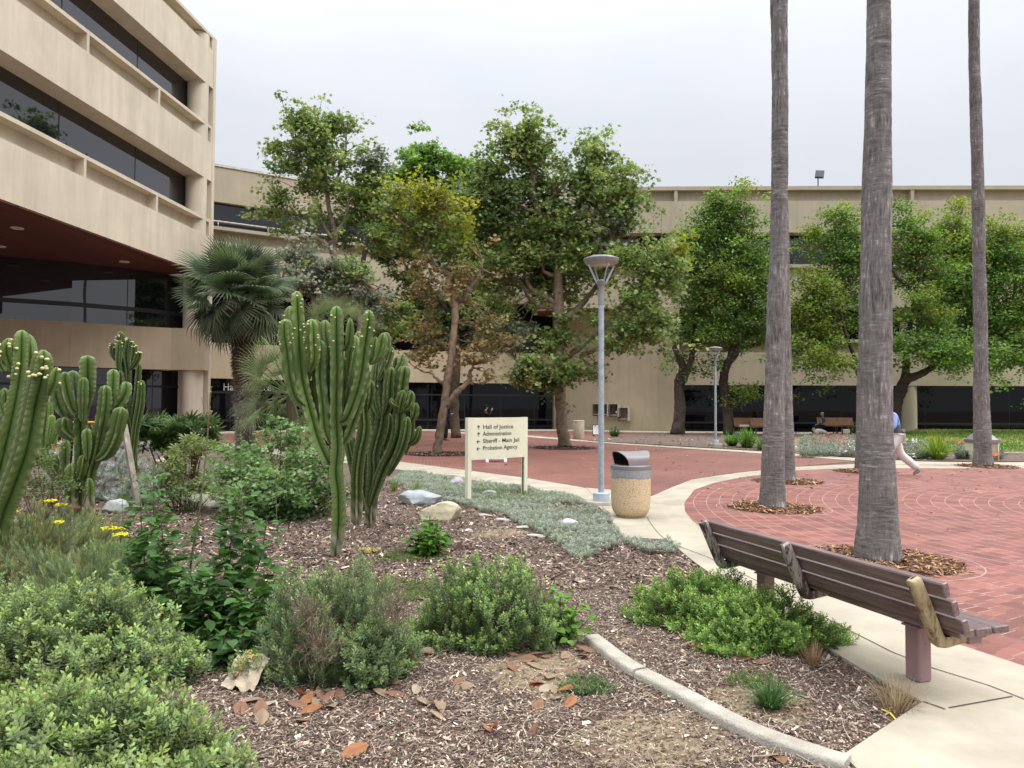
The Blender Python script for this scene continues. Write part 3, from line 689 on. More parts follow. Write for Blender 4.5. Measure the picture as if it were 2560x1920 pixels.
# recessed lower wall
LA = [(-44, 24.5), (-34, 26.8), (-27, 29.0), (-22.4, 31.0), (-20.1, 32.3), (-18.05, 34.0), (-16.45, 35.9)]
mb = MB(); prism(mb, [tuple(p) for p in offs(FA, -0.02)[:-1]] + [(-15.5, 35.95), (-16.6, 36.0), (-18.2, 34.3), (-22.5, 31.6), (-34, 27.4), (-45, 25), (-45, 5)], B1 - .06, B1 - .003)
mb.build('soffit', M['soffit'], ob)
LB = LA[:-2] + [(-18.05, 34.0), (-16.7, 34.72), (-15.17, 34.94)]
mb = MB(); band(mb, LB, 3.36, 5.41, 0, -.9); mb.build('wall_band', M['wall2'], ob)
glasswall(ob, 'window', LA, 5.412, B1 - .062, -.30, 5.2, transoms=[(6.25, .2)], start=1.4, mat=M['glass_bright'])
glasswall(ob, 'window', LA, 0, 3.358, -.45, 2.6, transoms=[(.62, .10), (2.55, .1)])
for (u, v, r_) in ((43, 570, .20), (311, 654, .20), (0, 616, .20)):
    z = B1 - .06; p = G(u, v, z); mb = MB()
    lathe(mb, [(.10, z - .004), (.17, z - .03), (.21, z - .025), (.22, z - .002)], (p[0], p[1], 0), 20)
    f = mb.build('downlight', M['white'], ob); mb = MB(); lathe(mb, [(.001, z - .006), (.099, z - .005)], (p[0], p[1], 0), 16); q = mb.build('bulb', M['lampgrey'], f, world=False); q.data.transform(Matrix.Translation(-Vector(ob.location)))

# --- rear wing (left/centre, behind the trees) ---
RA = [(-27, 40.0), (-22, 42.3), (-18.5, 43.5), (-13.5, 46.6), (-9.0, 48.6), (-5.5, 49.6), (-1.7, 50.4), (3.1, 51.9)]
rw = thing('rear_wing', 'beige curved rear wing behind the sycamores, with dark glass and a white railing', 'building', (-10, 46, 0))
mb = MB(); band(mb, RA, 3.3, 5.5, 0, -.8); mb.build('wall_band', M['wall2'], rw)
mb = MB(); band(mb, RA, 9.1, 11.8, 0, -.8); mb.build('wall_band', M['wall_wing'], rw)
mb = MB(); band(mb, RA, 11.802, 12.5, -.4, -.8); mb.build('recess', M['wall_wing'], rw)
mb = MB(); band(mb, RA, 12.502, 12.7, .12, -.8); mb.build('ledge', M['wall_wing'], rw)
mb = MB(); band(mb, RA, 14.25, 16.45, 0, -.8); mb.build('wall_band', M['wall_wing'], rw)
mb = MB(); band(mb, RA, 16.452, 16.6, .06, -.8); mb.build('roof_trim', M['rail'], rw)
glasswall(rw, 'window', RA, 12.702, 14.248, -.35, 2.3)
glasswall(rw, 'window', RA, 5.502, 9.098, -.5, 2.3, mat=M['glass_dark'])
glasswall(rw, 'lobby_glass', RA, 0, 3.298, -.45, 2.6, transoms=[(.70, .12), (2.45, .12)], mat=M['glass_dark'])
rail = offs(RA, .05); mb = MB()
tube(mb, [(p[0], p[1], 13.02) for p in rail[1:5]], .05, 8)
for s in np.arange(1, 20, 3.0):
    c, t = paths_at(rail[1:5], s); tube(mb, [(c[0], c[1], 12.7), (c[0], c[1], 13.0)], .035, 6)
mb.build('railing', M['rail'], rw, smooth=True)
mb = MB(); prism(mb, [tuple(p) for p in offs(RA, -1.2)] + [(3, 60), (-27, 60)], .01, 16.3); mb.build('dark_core', M['dark'], rw)  # black block in place of the unlit rooms
# lettering on the lobby glass
mb = MB(); c0 = P(557, 976, 43.3); c1 = P(660, 976, 44.6); xa = c1 - c0; xa[2] = 0; xa /= np.linalg.norm(xa)
nn = np.array([xa[1], -xa[0], 0])
# find the glass plane along the view ray
dray = ray(557, 976); A_, B_ = offs(RA, -.45)[2], offs(RA, -.45)[3]; tt = (B_ - A_) / np.linalg.norm(B_ - A_); nn2 = np.array([tt[1], -tt[0]])
tk = ((A_ - CAM[:2]) @ nn2) / (dray[:2] @ nn2); org = CAM + dray * tk + np.array([*nn2, 0]) * .02
add_text(mb, 'Hall of Justice', .66, org, np.array([*tt, 0]), (0, 0, 1), .8)
mb.build('lettering', M['white'], rw)

# --- right wing ---
r0, r1 = G2(1440, 1080), None
XR = lambda u, Y: (u - 1280) / FPX * Y
WA = [(XR(1330, 49.6), 49.6), (XR(1450, 48.3), 48.3), (XR(1560, 47.85), 47.85), (XR(1691, 47.7), 47.7), (XR(2288, 47.3), 47.3), (XR(2900, 47.0), 47.0)]
WB = WA[3:]
ww = thing('right_wing', 'long flat-fronted beige wing at right with a dark window ribbon and roof ledge', 'building', (20, 47, 0))
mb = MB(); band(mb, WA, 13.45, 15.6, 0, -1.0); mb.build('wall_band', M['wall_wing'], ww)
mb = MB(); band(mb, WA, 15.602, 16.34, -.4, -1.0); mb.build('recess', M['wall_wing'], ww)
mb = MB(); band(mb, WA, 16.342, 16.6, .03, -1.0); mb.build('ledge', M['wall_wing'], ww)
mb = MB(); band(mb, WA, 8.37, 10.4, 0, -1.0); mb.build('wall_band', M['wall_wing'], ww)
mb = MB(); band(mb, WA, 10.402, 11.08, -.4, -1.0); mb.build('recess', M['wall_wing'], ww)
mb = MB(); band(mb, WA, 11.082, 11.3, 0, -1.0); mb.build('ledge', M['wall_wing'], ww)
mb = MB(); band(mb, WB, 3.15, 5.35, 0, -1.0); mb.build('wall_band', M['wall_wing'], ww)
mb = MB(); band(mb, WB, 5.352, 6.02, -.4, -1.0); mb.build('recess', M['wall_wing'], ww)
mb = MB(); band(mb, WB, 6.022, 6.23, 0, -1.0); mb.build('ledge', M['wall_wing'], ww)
glasswall(ww, 'window', WA, 11.302, 13.448, -.95, 2.8)
glasswall(ww, 'window', WB, 6.232, 8.368, -.95, 2.8)
glasswall(ww, 'ground_glass', WB, 0.0, 3.148, -.7, 5.6, transoms=[(.62, .12)], mat=M['glass_dark'])
for u, Y in ((1691, 47.7), (2288, 47.3)):
    X = XR(u, Y)
    for z0, z1 in ((15.602, 16.34), (10.402, 11.08), (5.352, 6.02)):
        mb = MB(); box(mb, (X + .02, Y + .2, (z0 + z1) / 2), (.22, .4, z1 - z0)); mb.build('fin', M['wall_wing'], ww)
    mb = MB(); lathe(mb, [(.5, 0), (.5, 13.4)], (X - .15, Y + .52, 0), 28); mb.build('column', M['wall_wing'], ww, smooth=True, autosharp=40)
mb = MB(); prism(mb, [tuple(p) for p in offs(WB, -1.5)] + [(43, 60), (11.5, 60)], .01, 16.2); prism(mb, [tuple(p) for p in offs(WA, -1.5)] + [(43, 60), (3, 60)], 8.6, 16.25); mb.build('dark_core', M['dark'], ww)  # black blocks, the darkness of the rooms is their colour
# recess: soffit and phone wall
wl = [(XR(1340, 54.5), 54.5), (XR(1385, 52.4), 52.4), (XR(1520, 49.2), 49.2), (XR(1693, 46.75), 46.75)]
mb = MB(); prism(mb, [tuple(p) for p in offs(WA[:4], -.02)] + [(11.2, 52.5), (2.0, 53.5)], 8.30, 8.366); mb.build('soffit', M['soffit'], ww)
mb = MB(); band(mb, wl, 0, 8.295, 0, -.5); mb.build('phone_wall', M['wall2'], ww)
# flood light on the roof
fl_ = P(2045, 457, 48.2); ft = thing('flood_light', 'black flood light on a short post on the right wing roof', 'flood light', (fl_[0], 48.2, 16.4))
mb = MB(); c = P(2045, 440, 48.2); tube(mb, [(fl_[0], 48.2, 16.3), (c[0], 48.2, c[2])], .04, 8); mb.build('post', M['black'], ft)
c = P(2049, 436, 48.2)
mb = MB(); Mx = np.array(Matrix.Rotation(R(-20), 3, 'Z') @ Matrix.Rotation(R(8), 3, 'Y') @ Matrix.Rotation(R(-25), 3, 'X')); box(mb, c, (.56, .16, .58), M=Mx); mb.build('head', M['black'], ft)
mb = MB(); box(mb, c + Mx @ np.array([0, -.078, 0]), (.46, .012, .48), M=Mx); mb.build('lens', M['frame'], ft)
# ---------------- street furniture ----------------
Z0 = 0.022
# path light poles
def lamp(label, u, v, dz0):
    p = G(u, v, 0); t = thing('lamp_post', label, 'lamp post', (p[0], p[1], 0), 'lamp posts beside the brick plaza')
    c = (p[0], p[1], 0); x, y = p[0], p[1]
    mb = MB(); lathe(mb, [(.30, -.05), (.30, dz0 - .03), (.285, dz0)], c, 32); mb.build('footing', M['curb'], t, smooth=True, autosharp=40)
    mb = MB(); lathe(mb, [(.135, dz0 + .001), (.135, dz0 + .125), (.125, dz0 + .135), (.055, dz0 + .136)], c, 28); mb.build('base_cover', M['capblue'], t, smooth=True, autosharp=40)
    mb = MB(); lathe(mb, [(.050, dz0 + .13), (.046, 3.42)], c, 20); mb.build('pole', M['galv'], t, smooth=True, autosharp=40)
    mb = MB(); lathe(mb, [(.051, 3.30), (.051, 3.46), (.047, 3.462), (.047, 3.60), (.049, 3.605), (.085, 3.68), (.09, 3.69), (.06, 3.70), (.05, 3.72), (.02, 3.735)], c, 20); mb.build('collar', M['lampgrey'], t, smooth=True, autosharp=35)
    for k in range(4):
        a = k * PI / 2 + .35; d = np.array([math.cos(a), math.sin(a), 0]); mb = MB()
        bar(mb, np.array([x, y, 3.66]) + d * .075, np.array([x, y, 3.97]) + d * .238, .030, .010, up=(-d[1], d[0], 0)); mb.build('arm', M['capblue'], t)
    mb = MB(); lathe(mb, [(.215, 3.99), (.25, 3.98), (.285, 4.02), (.297, 4.06), (.291, 4.075), (.22, 4.10), (.12, 4.118), (.001, 4.12)], c, 40)
    h = mb.build('lamp_head', M['lampgrey'], t, smooth=True, autosharp=35)
    mb = MB(); lathe(mb, [(.001, 4.0), (.20, 4.0), (.214, 3.989)], c, 32); mb.build('lens', M['rail'], h, world=False, smooth=True).data.transform(Matrix.Translation(-Vector(t.location)))
    mb = MB(); tube(mb, [(x + .11, y - .05, 3.985), (x + .11, y - .05, 3.962)], [.03, .02], 10); mb.build('sensor', M['white'], h, world=False).data.transform(Matrix.Translation(-Vector(t.location)))
    return t
lamp('nearer lamp post of galvanised steel with a round disc head, beside the large trash can', 1503, 1262, .07)
lamp('distant lamp post of galvanised steel among the trees, on the mulch beyond the plaza', 1789, 1118, .16)

# large pebbled trash can
p = G(1577, 1291, Z0); t = thing('trash_can', 'pebbled tan concrete trash can with grey hooded lid and clear bag, beside the lamp post', 'trash can', (p[0], p[1], Z0)); t.scale = (1, 1, .885)
c = (p[0], p[1], Z0)
mb = MB(); lathe(mb, [(.20, 0.0), (.205, .025)], c, 40); mb.build('foot', M['bin_tan'], t, smooth=True, autosharp=40)
mb = MB(); lathe(mb, [(.205, .026), (.235, .05), (.262, .10), (.275, .16), (.284, .30), (.286, .70)], c, 48); mb.build('body', M['pebble'], t, smooth=True, autosharp=50)
mb = MB(); rs = np.random.RandomState(3); seg = 72; prof = [(.2865, .640), (.290, .66), (.289, .70), (.292, .74), (.291, .80)]
th_ = np.arange(seg) * 2 * PI / seg; V = []
for k, (r_, z_) in enumerate(prof):
    for a in th_: V.append((c[0] + (r_ + .0022 * math.sin(a * 9 + k * 2.1) + rs.normal(0, .0012)) * math.cos(a), c[1] + (r_ + .0022 * math.sin(a * 9 + k * 2.1)) * math.sin(a), c[2] + z_ + (.010 * math.sin(a * 3 + 1) if k == 0 else 0)))
i = np.arange(len(prof) - 1)[:, None] * seg; j = np.arange(seg)[None]; mb.add(V, np.stack([i + j, i + (j + 1) % seg, i + (j + 1) % seg + seg, i + j + seg], -1).reshape(-1, 4)); mb.build('bag', M['bag'], t, smooth=True)
mb = MB(); lathe(mb, [(.285, .775), (.295, .78), (.297, .835), (.290, .845), (.26, .85), (.10, .85)], c, 48); lid = mb.build('lid', M['binlid'], t, smooth=True, autosharp=35)
# hood: a saddle tunnel open at both ends, turned slightly
hr = R(22); hc, hs_ = math.cos(hr), math.sin(hr); mb = MB()
def hoodpt(s, a, inset=0.0):
    # s along the tunnel -1..1, a across 0..pi
    top = .215 + .012 * abs(s); wd = .215 - inset; x = s * (.265 + .0 * math.sin(a) ** 2) * (1 - .42 * (1 - math.sin(a)) ** .8)
    y = -math.cos(a) * wd * (1 if True else 0); z = .85 + (max(0, math.sin(a)) ** .62) * (top - inset)
    return (c[0] + x * hc - y * hs_, c[1] + x * hs_ + y * hc, c[2] + z)
na, ns = 24, 14
for ins in (0, .012):
    V = [hoodpt(-1 + 2 * i / (ns - 1), PI * j / (na - 1), ins) for i in range(ns) for j in range(na)]
    F = [[i * na + j, i * na + j + 1, (i + 1) * na + j + 1, (i + 1) * na + j] for i in range(ns - 1) for j in range(na - 1)]
    mb.add(V, F if ins == 0 else [f[::-1] for f in F])
b0 = 0; b1 = ns * na
for i in (0, ns - 1):
    for j in range(na - 1):
        mb.F.append((np.array([[i * na + j, i * na + j + 1, b1 + i * na + j + 1, b1 + i * na + j]]), 0))
mb.build('hood', M['binlid'], lid, world=False, smooth=True, autosharp=40).data.transform(Matrix.Translation(-Vector(t.location)))
mb = MB()
V = [hoodpt((-1 + 2 * i / (ns - 1)) * .97, PI * j / (na - 1), .016) for i in range(ns) for j in range(na)]; mb.add(V, [[i * na + j, (i + 1) * na + j, (i + 1) * na + j + 1, i * na + j + 1] for i in range(ns - 1) for j in range(na - 1)])
lathe(mb, [(.20, .852), (.001, .853)], c, 24); mb.build('dark_lining', M['dark'], lid, world=False).data.transform(Matrix.Translation(-Vector(t.location)))  # black lining and disc: the hood's inner shade is put into their colour

# domed bin with bag by the phone wall
p = G(1650, 1079); t = thing('trash_can', 'slim tan trash can with dark domed lid and drooping bag, against the phone wall', 'trash can', (p[0], p[1], 0.05)); c = (p[0], p[1], .05)
k = p[1] / 46.6
mb = MB(); lathe(mb, [(.36, 0), (.36, .85)], c, 28); mb.build('body', M['bin_tan'], t, smooth=True, autosharp=40)
mb = MB(); lathe(mb, [(.34, .55), (.41, .60), (.39, .75), (.38, 1.0)], c, 28); mb.build('bag', M['bag'], t, smooth=True)
mb = MB(); lathe(mb, [(.37, .99), (.385, 1.03), (.30, 1.06), (.27, 1.22), (.18, 1.36), (.001, 1.42)], c, 28); mb.build('lid', M['binlid'], t, smooth=True, autosharp=50)
# open tan bin
p = G(1447, 1098); t = thing('trash_can', 'plain tan concrete bin without a lid, left of the small county sign', 'trash can', (p[0], p[1], 0.012)); c = (p[0], p[1], .012)
mb = MB(); lathe(mb, [(.27, 0), (.28, .04), (.28, .90), (.26, .93), (.24, .90), (.24, .3), (.001, .3)], c, 28); mb.build('body', M['bin_tan'], t, smooth=True, autosharp=40)
mb = MB(); lathe(mb, [(.285, .86), (.29, .93), (.245, .94)], c, 28); mb.build('rim', M['rail'], t, smooth=True, autosharp=40)
# square bin behind the right palm
p = G(2455, 1152); t = thing('trash_can', 'square pale stone trash bin with dark pyramid top, hidden behind the rightmost palm trunk', 'trash can', (p[0], p[1], 0.03)); c = np.array([p[0], p[1], .03])
for sx in (-1, 1):
    mb = MB(); box(mb, c + (sx * .31, 0, .27), (.035, .62, .54)); mb.build('side_panel', M['signcream'], t)
mb = MB(); box(mb, c + (0, 0, .28), (.58, .60, .50)); mb.build('body', M['bin_tan'], t)
mb = MB(); box(mb, c + (0, 0, .585), (.70, .68, .09)); mb.build('rim', M['binlid'], t)
mb = MB(); V = [(-.32, -.32, .632), (.32, -.32, .632), (.32, .32, .632), (-.32, .32, .632), (-.17, -.17, .82), (.17, -.17, .82), (.17, .17, .82), (-.17, .17, .82)]; mb.add(np.array(V) + c, BOXF); mb.build('lid', M['binlid'], t)

# direction sign
bl = G(1170, 1254); br = G(1311, 1238); xa = br - bl; wd = np.linalg.norm(xa); xa /= wd; nn = np.array([xa[1], -xa[0], 0]); ang = math.atan2(xa[1], xa[0])
t = thing('direction_sign', 'cream board sign on two posts listing Hall of Justice, Administration, Sheriff and Probation', 'sign', (bl[0], bl[1], 0))
ztop = 1.42
for q in (bl + xa * .0, br - xa * .0):
    mb = MB(); box(mb, (q[0], q[1], ztop / 2 + .0), (.078, .078, ztop), rz=ang); mb.build('post', M['signcream'], t)
for q, s_ in ((bl, 1), (br, -1)):
    mb = MB(); qq = q + xa * s_ * .040 - nn * .0; box(mb, (qq[0], qq[1], ztop / 2), (.010, .03, ztop - .01), rz=ang); mb.build('post_seam', M['joint'], t)
L = wd - .10; z0b, z1b = .70, 1.418; cc = (bl + br) / 2 + nn * .035
mb = MB(); box(mb, (cc[0], cc[1], (z0b + z1b) / 2), (L + .06, .016, z1b - z0b), rz=ang); bd = mb.build('board', M['signcream'], t)
org0 = cc + nn * .0085
def onboard(a, b_): return np.array([org0[0], org0[1], 0]) + xa * (a - .5) * (L + .06) + np.array([0, 0, z0b + b_ * (z1b - z0b)])
rows = [('Hall of Justice', .765, 'u'), ('Administration', .60, 'u'), ('Sheriff - Main Jail', .428, 'l'), ('Probation Agency', .258, 'l')]
widths = [.55, .52, .67, .635]
for (s_, yb, ar), wt in zip(rows, widths):
    mb = MB()
    V, F = text_arrays(s_, 1.0, .014); sc = .100
    xs = wt * (L + .06) / (V[:, 0].max() - V[:, 0].min())
    o_ = onboard(.205, yb - .035)
    mb.add(o_ + V[:, :1] * xs * xa + V[:, 1:2] * sc * np.array([0, 0, 1]) + nn * .0015, F)
    mb.build('lettering', M['black'], bd, world=False).data.transform(Matrix.Translation(-Vector(t.location))); mb = MB()
    cx_ = onboard(.13, yb) + nn * .0015; zz_ = np.array([0, 0, 1.0])
    dirs = (zz_, xa) if ar == 'u' else (-xa, zz_)
    d, e_ = dirs; hl = .036; w_ = .0065
    def seg2(a, b_):
        dd = (b_ - a) / np.linalg.norm(b_ - a); pp = np.cross(nn, dd); mb.add([a - pp * w_, b_ - pp * w_, b_ + pp * w_, a + pp * w_], np.array([[0, 1, 2, 3]]))
    seg2(cx_ - d * hl, cx_ + d * hl); seg2(cx_ + d * hl + nn * .0004, cx_ + d * .004 + e_ * .030 + nn * .0004); seg2(cx_ + d * hl + nn * .0006, cx_ + d * .004 - e_ * .030 + nn * .0006)
    mb.build('arrow', M['black'], bd, world=False).data.transform(Matrix.Translation(-Vector(t.location)))
mb = MB()
for a in (.035, .5, .965):
    for b_ in (.035, .965):
        q = onboard(a, b_); tube(mb, [q, q + nn * .003], .006, 8)
mb.build('bolts', M['joint'], bd, world=False).data.transform(Matrix.Translation(-Vector(t.location)))

# white folding sign
def aframe(name, label, u, v, wd, h, yaw, spread, mat, legs=True):
    p = G(u, v); t = thing(name, label, 'sign', (p[0], p[1], .012)); ca, sa = math.cos(yaw), math.sin(yaw)
    X = np.array([ca, sa, 0]); Y = np.array([-sa, ca, 0]); Zv = np.array([0, 0, 1.0]); o = np.array([p[0], p[1], .012])
    for s_ in (-1, 1):
        lean = np.array([0, 0, h]) - Y * s_ * spread * .92; L_ = np.linalg.norm(lean); up = lean / L_; nrm = np.cross(X, up) * (1)
        base = o + Y * s_ * spread
        Mx = np.stack([X, np.cross(up, X), up], 1); mb = MB()
        box(mb, base + up * (h * .55), (wd, .03, h * .88), M=Mx)
        for q in (-1, 1): box(mb, base + X * q * (wd / 2 - .045) + up * h * .055, (.085, .034, h * .11), M=Mx)
        mb.build('panel', mat, t)
    return t, o, X, Y
aframe('folding_sign', 'white plastic folding sign standing on the bricks behind the direction sign', 1240, 1155, .62, .80, R(4), .24, M['white'])
t, o, X, Y = aframe('county_sign', 'small white folding sign in a dark frame with red, black and blue county lettering', 1491, 1091, .42, .66, R(-6), .16, M['black'])
mb = MB(); up = np.array([0, 0, .66]) + Y * .16 * .92; up /= np.linalg.norm(up); Mx = np.stack([X, np.cross(up, X), up], 1); nf = -np.cross(up, X); fc = o - Y * .16 + up * .66 * .55
box(mb, fc + nf * .019, (.36, .008, .51), M=Mx); bd = mb.build('poster', M['white'], t)
for s_, yo, sz, mt in (('Ventura', .10, .095, (0.5, .03, .03)), ('County', .02, .085, (.03, .03, .04)), ('of the', -.07, .05, (.03, .03, .04)), ('Services', -.14, .055, (.05, .10, .3))):
    mb = MB(); V, F = text_arrays(s_, 1.0); V[:, 0] -= V[:, 0].max() / 2
    mb.add(fc + nf * .025 + V[:, :1] * sz * X + (V[:, 1:2] * sz + yo) * up, F, mt); mb.build('lettering', M['tint'], bd, world=False).data.transform(Matrix.Translation(-Vector(t.location)))
mb = MB(); q = fc + nf * .026 + up * .19; mb.add([q - X * .14, q + X * .02, q - X * .02 + up * .05, q - X * .10 + up * .045], np.array([[0, 1, 2, 3]]), (.03, .03, .06)); mb.add([q + nf * .001 - X * .10, q + nf * .001 + X * .15, q + nf * .001 + X * .15 + up * .03, q + nf * .001], np.array([[0, 1, 2, 3]]), (.5, .03, .04))
mb.build('emblem', M['tint'], bd, world=False).data.transform(Matrix.Translation(-Vector(t.location)))

# pay-phone shells on the wall
def wallpt(u, v):
    d = ray(u, v)
    for a, b_ in zip(wl[:-1], wl[1:]):
        a = np.array(a); b_ = np.array(b_); tt = (b_ - a) / np.linalg.norm(b_ - a); n2 = np.array([tt[1], -tt[0]])
        k = ((a - CAM[:2]) @ n2) / (d[:2] @ n2); q = CAM + d * k
        if (q[:2] - a) @ tt <= np.linalg.norm(b_ - a) + .01: return q, np.array([*tt, 0]), np.array([*n2, 0])
    return q, np.array([*tt, 0]), np.array([*n2, 0])
shade = simple('booth_brown', (0.17, 0.12, 0.10), 0.5)
for i, (u0, v0, u1, v1, lb) in enumerate(((1491, 1009, 1511, 1040, 'leftmost brown pay phone shell on the tan wall, behind the lamp pole'), (1511, 1009, 1529, 1041, 'second brown pay phone shell from the left on the tan wall'), (1529, 1009, 1552, 1042, 'brown pay phone shell holding a black phone with a white notice'), (1549, 1018, 1577, 1052, 'lowest brown pay phone shell, at the right end of the row'))):
    a, tx, nx_ = wallpt(u0, v0); b_, _, _ = wallpt(u1, v1); wdt = max(.3, np.linalg.norm((b_ - a)[:2])); h = a[2] - b_[2]; cx_ = (a + b_) / 2; cx_[2] = (a[2] + b_[2]) / 2
    t = thing('pay_phone', lb, 'pay phone', cx_, 'pay phones on the tan wall'); Mx = np.stack([tx, -nx_, [0, 0, 1]], 1)
    mb = MB(); box(mb, cx_ + nx_ * .03, (wdt - .04, .05, h - .04), M=Mx); mb.build('back_panel', shade, t)
    for s_ in (-1, 1):
        mb = MB(); box(mb, cx_ + nx_ * .24 + tx * s_ * (wdt / 2 - .02), (.045, .46, h), M=Mx); mb.build('side_panel', M['rail'] if s_ > 0 else shade, t)
    mb = MB(); box(mb, cx_ + nx_ * .20 - np.array([0, 0, h / 2 - .12]), (wdt - .09, .28, .04), M=Mx); mb.build('shelf', M['rail'], t)
    mb = MB(); box(mb, cx_ + nx_ * .24 + np.array([0, 0, h / 2 - .02]), (wdt - .09, .44, .03), M=Mx); mb.build('top', M['rail'], t)
    if i == 2:
        mb = MB(); box(mb, cx_ + nx_ * .12 + np.array([0, 0, .08]) + tx * .1, (.22, .12, .5), M=Mx); mb.build('phone', M['black'], t)
        mb = MB(); box(mb, cx_ + nx_ * .185 + tx * .1 - np.array([0, 0, .12]), (.13, .008, .13), M=Mx); mb.build('notice', M['white'], t)

# near bench: axis bx runs towards the camera, bs towards the plaza
BO = np.array([2.38, 4.20, Z0]); bx = np.array([.316, -.949, 0]); bx /= np.linalg.norm(bx); bs = np.array([-bx[1], bx[0], 0]); up = np.array([0, 0, 1.0])
t = thing('park_bench', 'dark brown plastic-lumber bench with rusty brackets seen from behind, at lower right', 'bench', BO)
# local frame: x along the bench, y towards the plaza
t.rotation_euler = (0, 0, math.atan2(bx[1], bx[0]))
def bb(mb, cx, cy, cz, sx, sy, sz, tilt=0.0, bev=.006):
    """bevelled board, tilt about x"""
    x, y, z = sx / 2, sy / 2, sz / 2; b_ = bev
    ring = [(-y + b_, -z), (y - b_, -z), (y, -z + b_), (y, z - b_), (y - b_, z), (-y + b_, z), (-y, z - b_), (-y, -z + b_)]
    ct, st = math.cos(tilt), math.sin(tilt); V = []
    for xx, sc in ((-x, .86), (-x + b_, 1), (x - b_, 1), (x, .86)):
        for a, c_ in ring:
            a2, c2 = (a, c_) if sc == 1 else (math.copysign(abs(a) - b_ * .8, a), math.copysign(abs(c_) - b_ * .8, c_))
            V.append((cx + xx, cy + a2 * ct - c2 * st, cz + a2 * st + c2 * ct))
    F = [[i * 8 + j, i * 8 + (j + 1) % 8, (i + 1) * 8 + (j + 1) % 8, (i + 1) * 8 + j] for i in range(3) for j in range(8)]
    F = [f[::-1] for f in F] + [list(range(8)), [31 - k for k in range(8)]]
    mb.add(V, [f[::-1] for f in F])
# toward-plaza is -y or +y in the local frame?
SY = 1.0 if np.cross(bx, bs)[2] > 0 else -1.0
Lx0, Lx1 = -1.74, .45; Lc, Ll = (Lx0 + Lx1) / 2, Lx1 - Lx0
lean = math.atan2(.15, .27)
for k in range(3):
    f = (k + .5) / 3; cz = .695 - .285 * f; cy = -.325 + .145 * f
    mb = MB(); bb(mb, Lc + (.0, .012, .028)[k], SY * cy, cz, Ll, .042, .080, tilt=SY * lean * .55); mb.build('back_slat', M['lumber'], t, world=False, smooth=False)
for k in range(3):
    mb = MB(); bb(mb, Lc - .03, SY * (-.13 + .125 * k), .400, Ll, .113, .040, tilt=0); mb.build('seat_slat', M['lumber'], t, world=False)
for xx in (0.0, -1.36):
    mb = MB(); bb(mb, xx, 0, .155, .098, .098, .31, bev=.008); mb.build('leg', M['leg_paint'], t, world=False)
    mb = MB(); bb(mb, xx, 0, .3125, .125, .125, .010, bev=.003); mb.build('leg_plate', M['leg_paint'], t, world=False)
mb = MB(); bb(mb, Lc + .02, 0, .343, 1.98, .09, .05, bev=.005); mb.build('beam', M['leg_paint'], t, world=False)
def bracket(xx, mat):
    # swept channel: centre line in (y,z), rounded top, bending under the seat
    cl_ = spline([(-.380, .690), (-.372, .672), (-.335, .60), (-.26, .44), (-.222, .362), (-.19, .345), (-.12, .352), (.05, .372), (.15, .378)], 22)
    w_ = np.full(22, .030); w_[0] = .007; w_[1] = .020; w_[2] = .027; w_[-1] = .02
    tg = np.gradient(cl_, axis=0); tg /= np.linalg.norm(tg, axis=1)[:, None]; nr_ = np.stack([-tg[:, 1], tg[:, 0]], 1)   # points to seat side
    V = []; prof = [(-1, .022), (-1, -.026), (-.72, -.036), (0, -.040), (.72, -.036), (1, -.026), (1, .022), (.82, .022), (.82, -.022), (-.82, -.022), (-.82, .022)]
    sg = 1 if nr_[5][0] > 0 else -1
    for i in range(22):
        for a, d_ in prof:
            q = cl_[i] + nr_[i] * sg * d_; V.append((xx + a * w_[i], SY * q[0], q[1]))
    m_ = len(prof); F = [[i * m_ + j, i * m_ + (j + 1) % m_, (i + 1) * m_ + (j + 1) % m_, (i + 1) * m_ + j] for i in range(21) for j in range(m_)]
    mb = MB(); mb.add(V, F + [list(range(m_)), list(range(21 * m_, 22 * m_))[::-1]]); return mb.build('bracket', mat, t, world=False, smooth=True, autosharp=50)
bracket(.32, M['rust_tan']); bracket(-.68, M['rust_grey']); bracket(-1.62, M['rust_grey'])
# crumpled tissue on the seat
tp = BO + bx * .13 + bs * (-.055) + up * .424
rs = np.random.RandomState(8); mb = MB(); V = []; n_ = 9
for i in range(n_):
    for j in range(n_): V.append(tp + bx * (i - 4) * .013 + bs * (j - 4) * .008 + up * abs(rs.normal(0, .008)) + rs.normal(0, .003, 3))
mb.add(V, [[i * n_ + j, i * n_ + j + 1, (i + 1) * n_ + j + 1, (i + 1) * n_ + j] for i in range(n_ - 1) for j in range(n_ - 1)], (.8, .82, .82)); tag(mb.build('tissue', M['paper'], origin=tp), 'crumpled white tissue left on the bench seat near its right end', 'tissue')

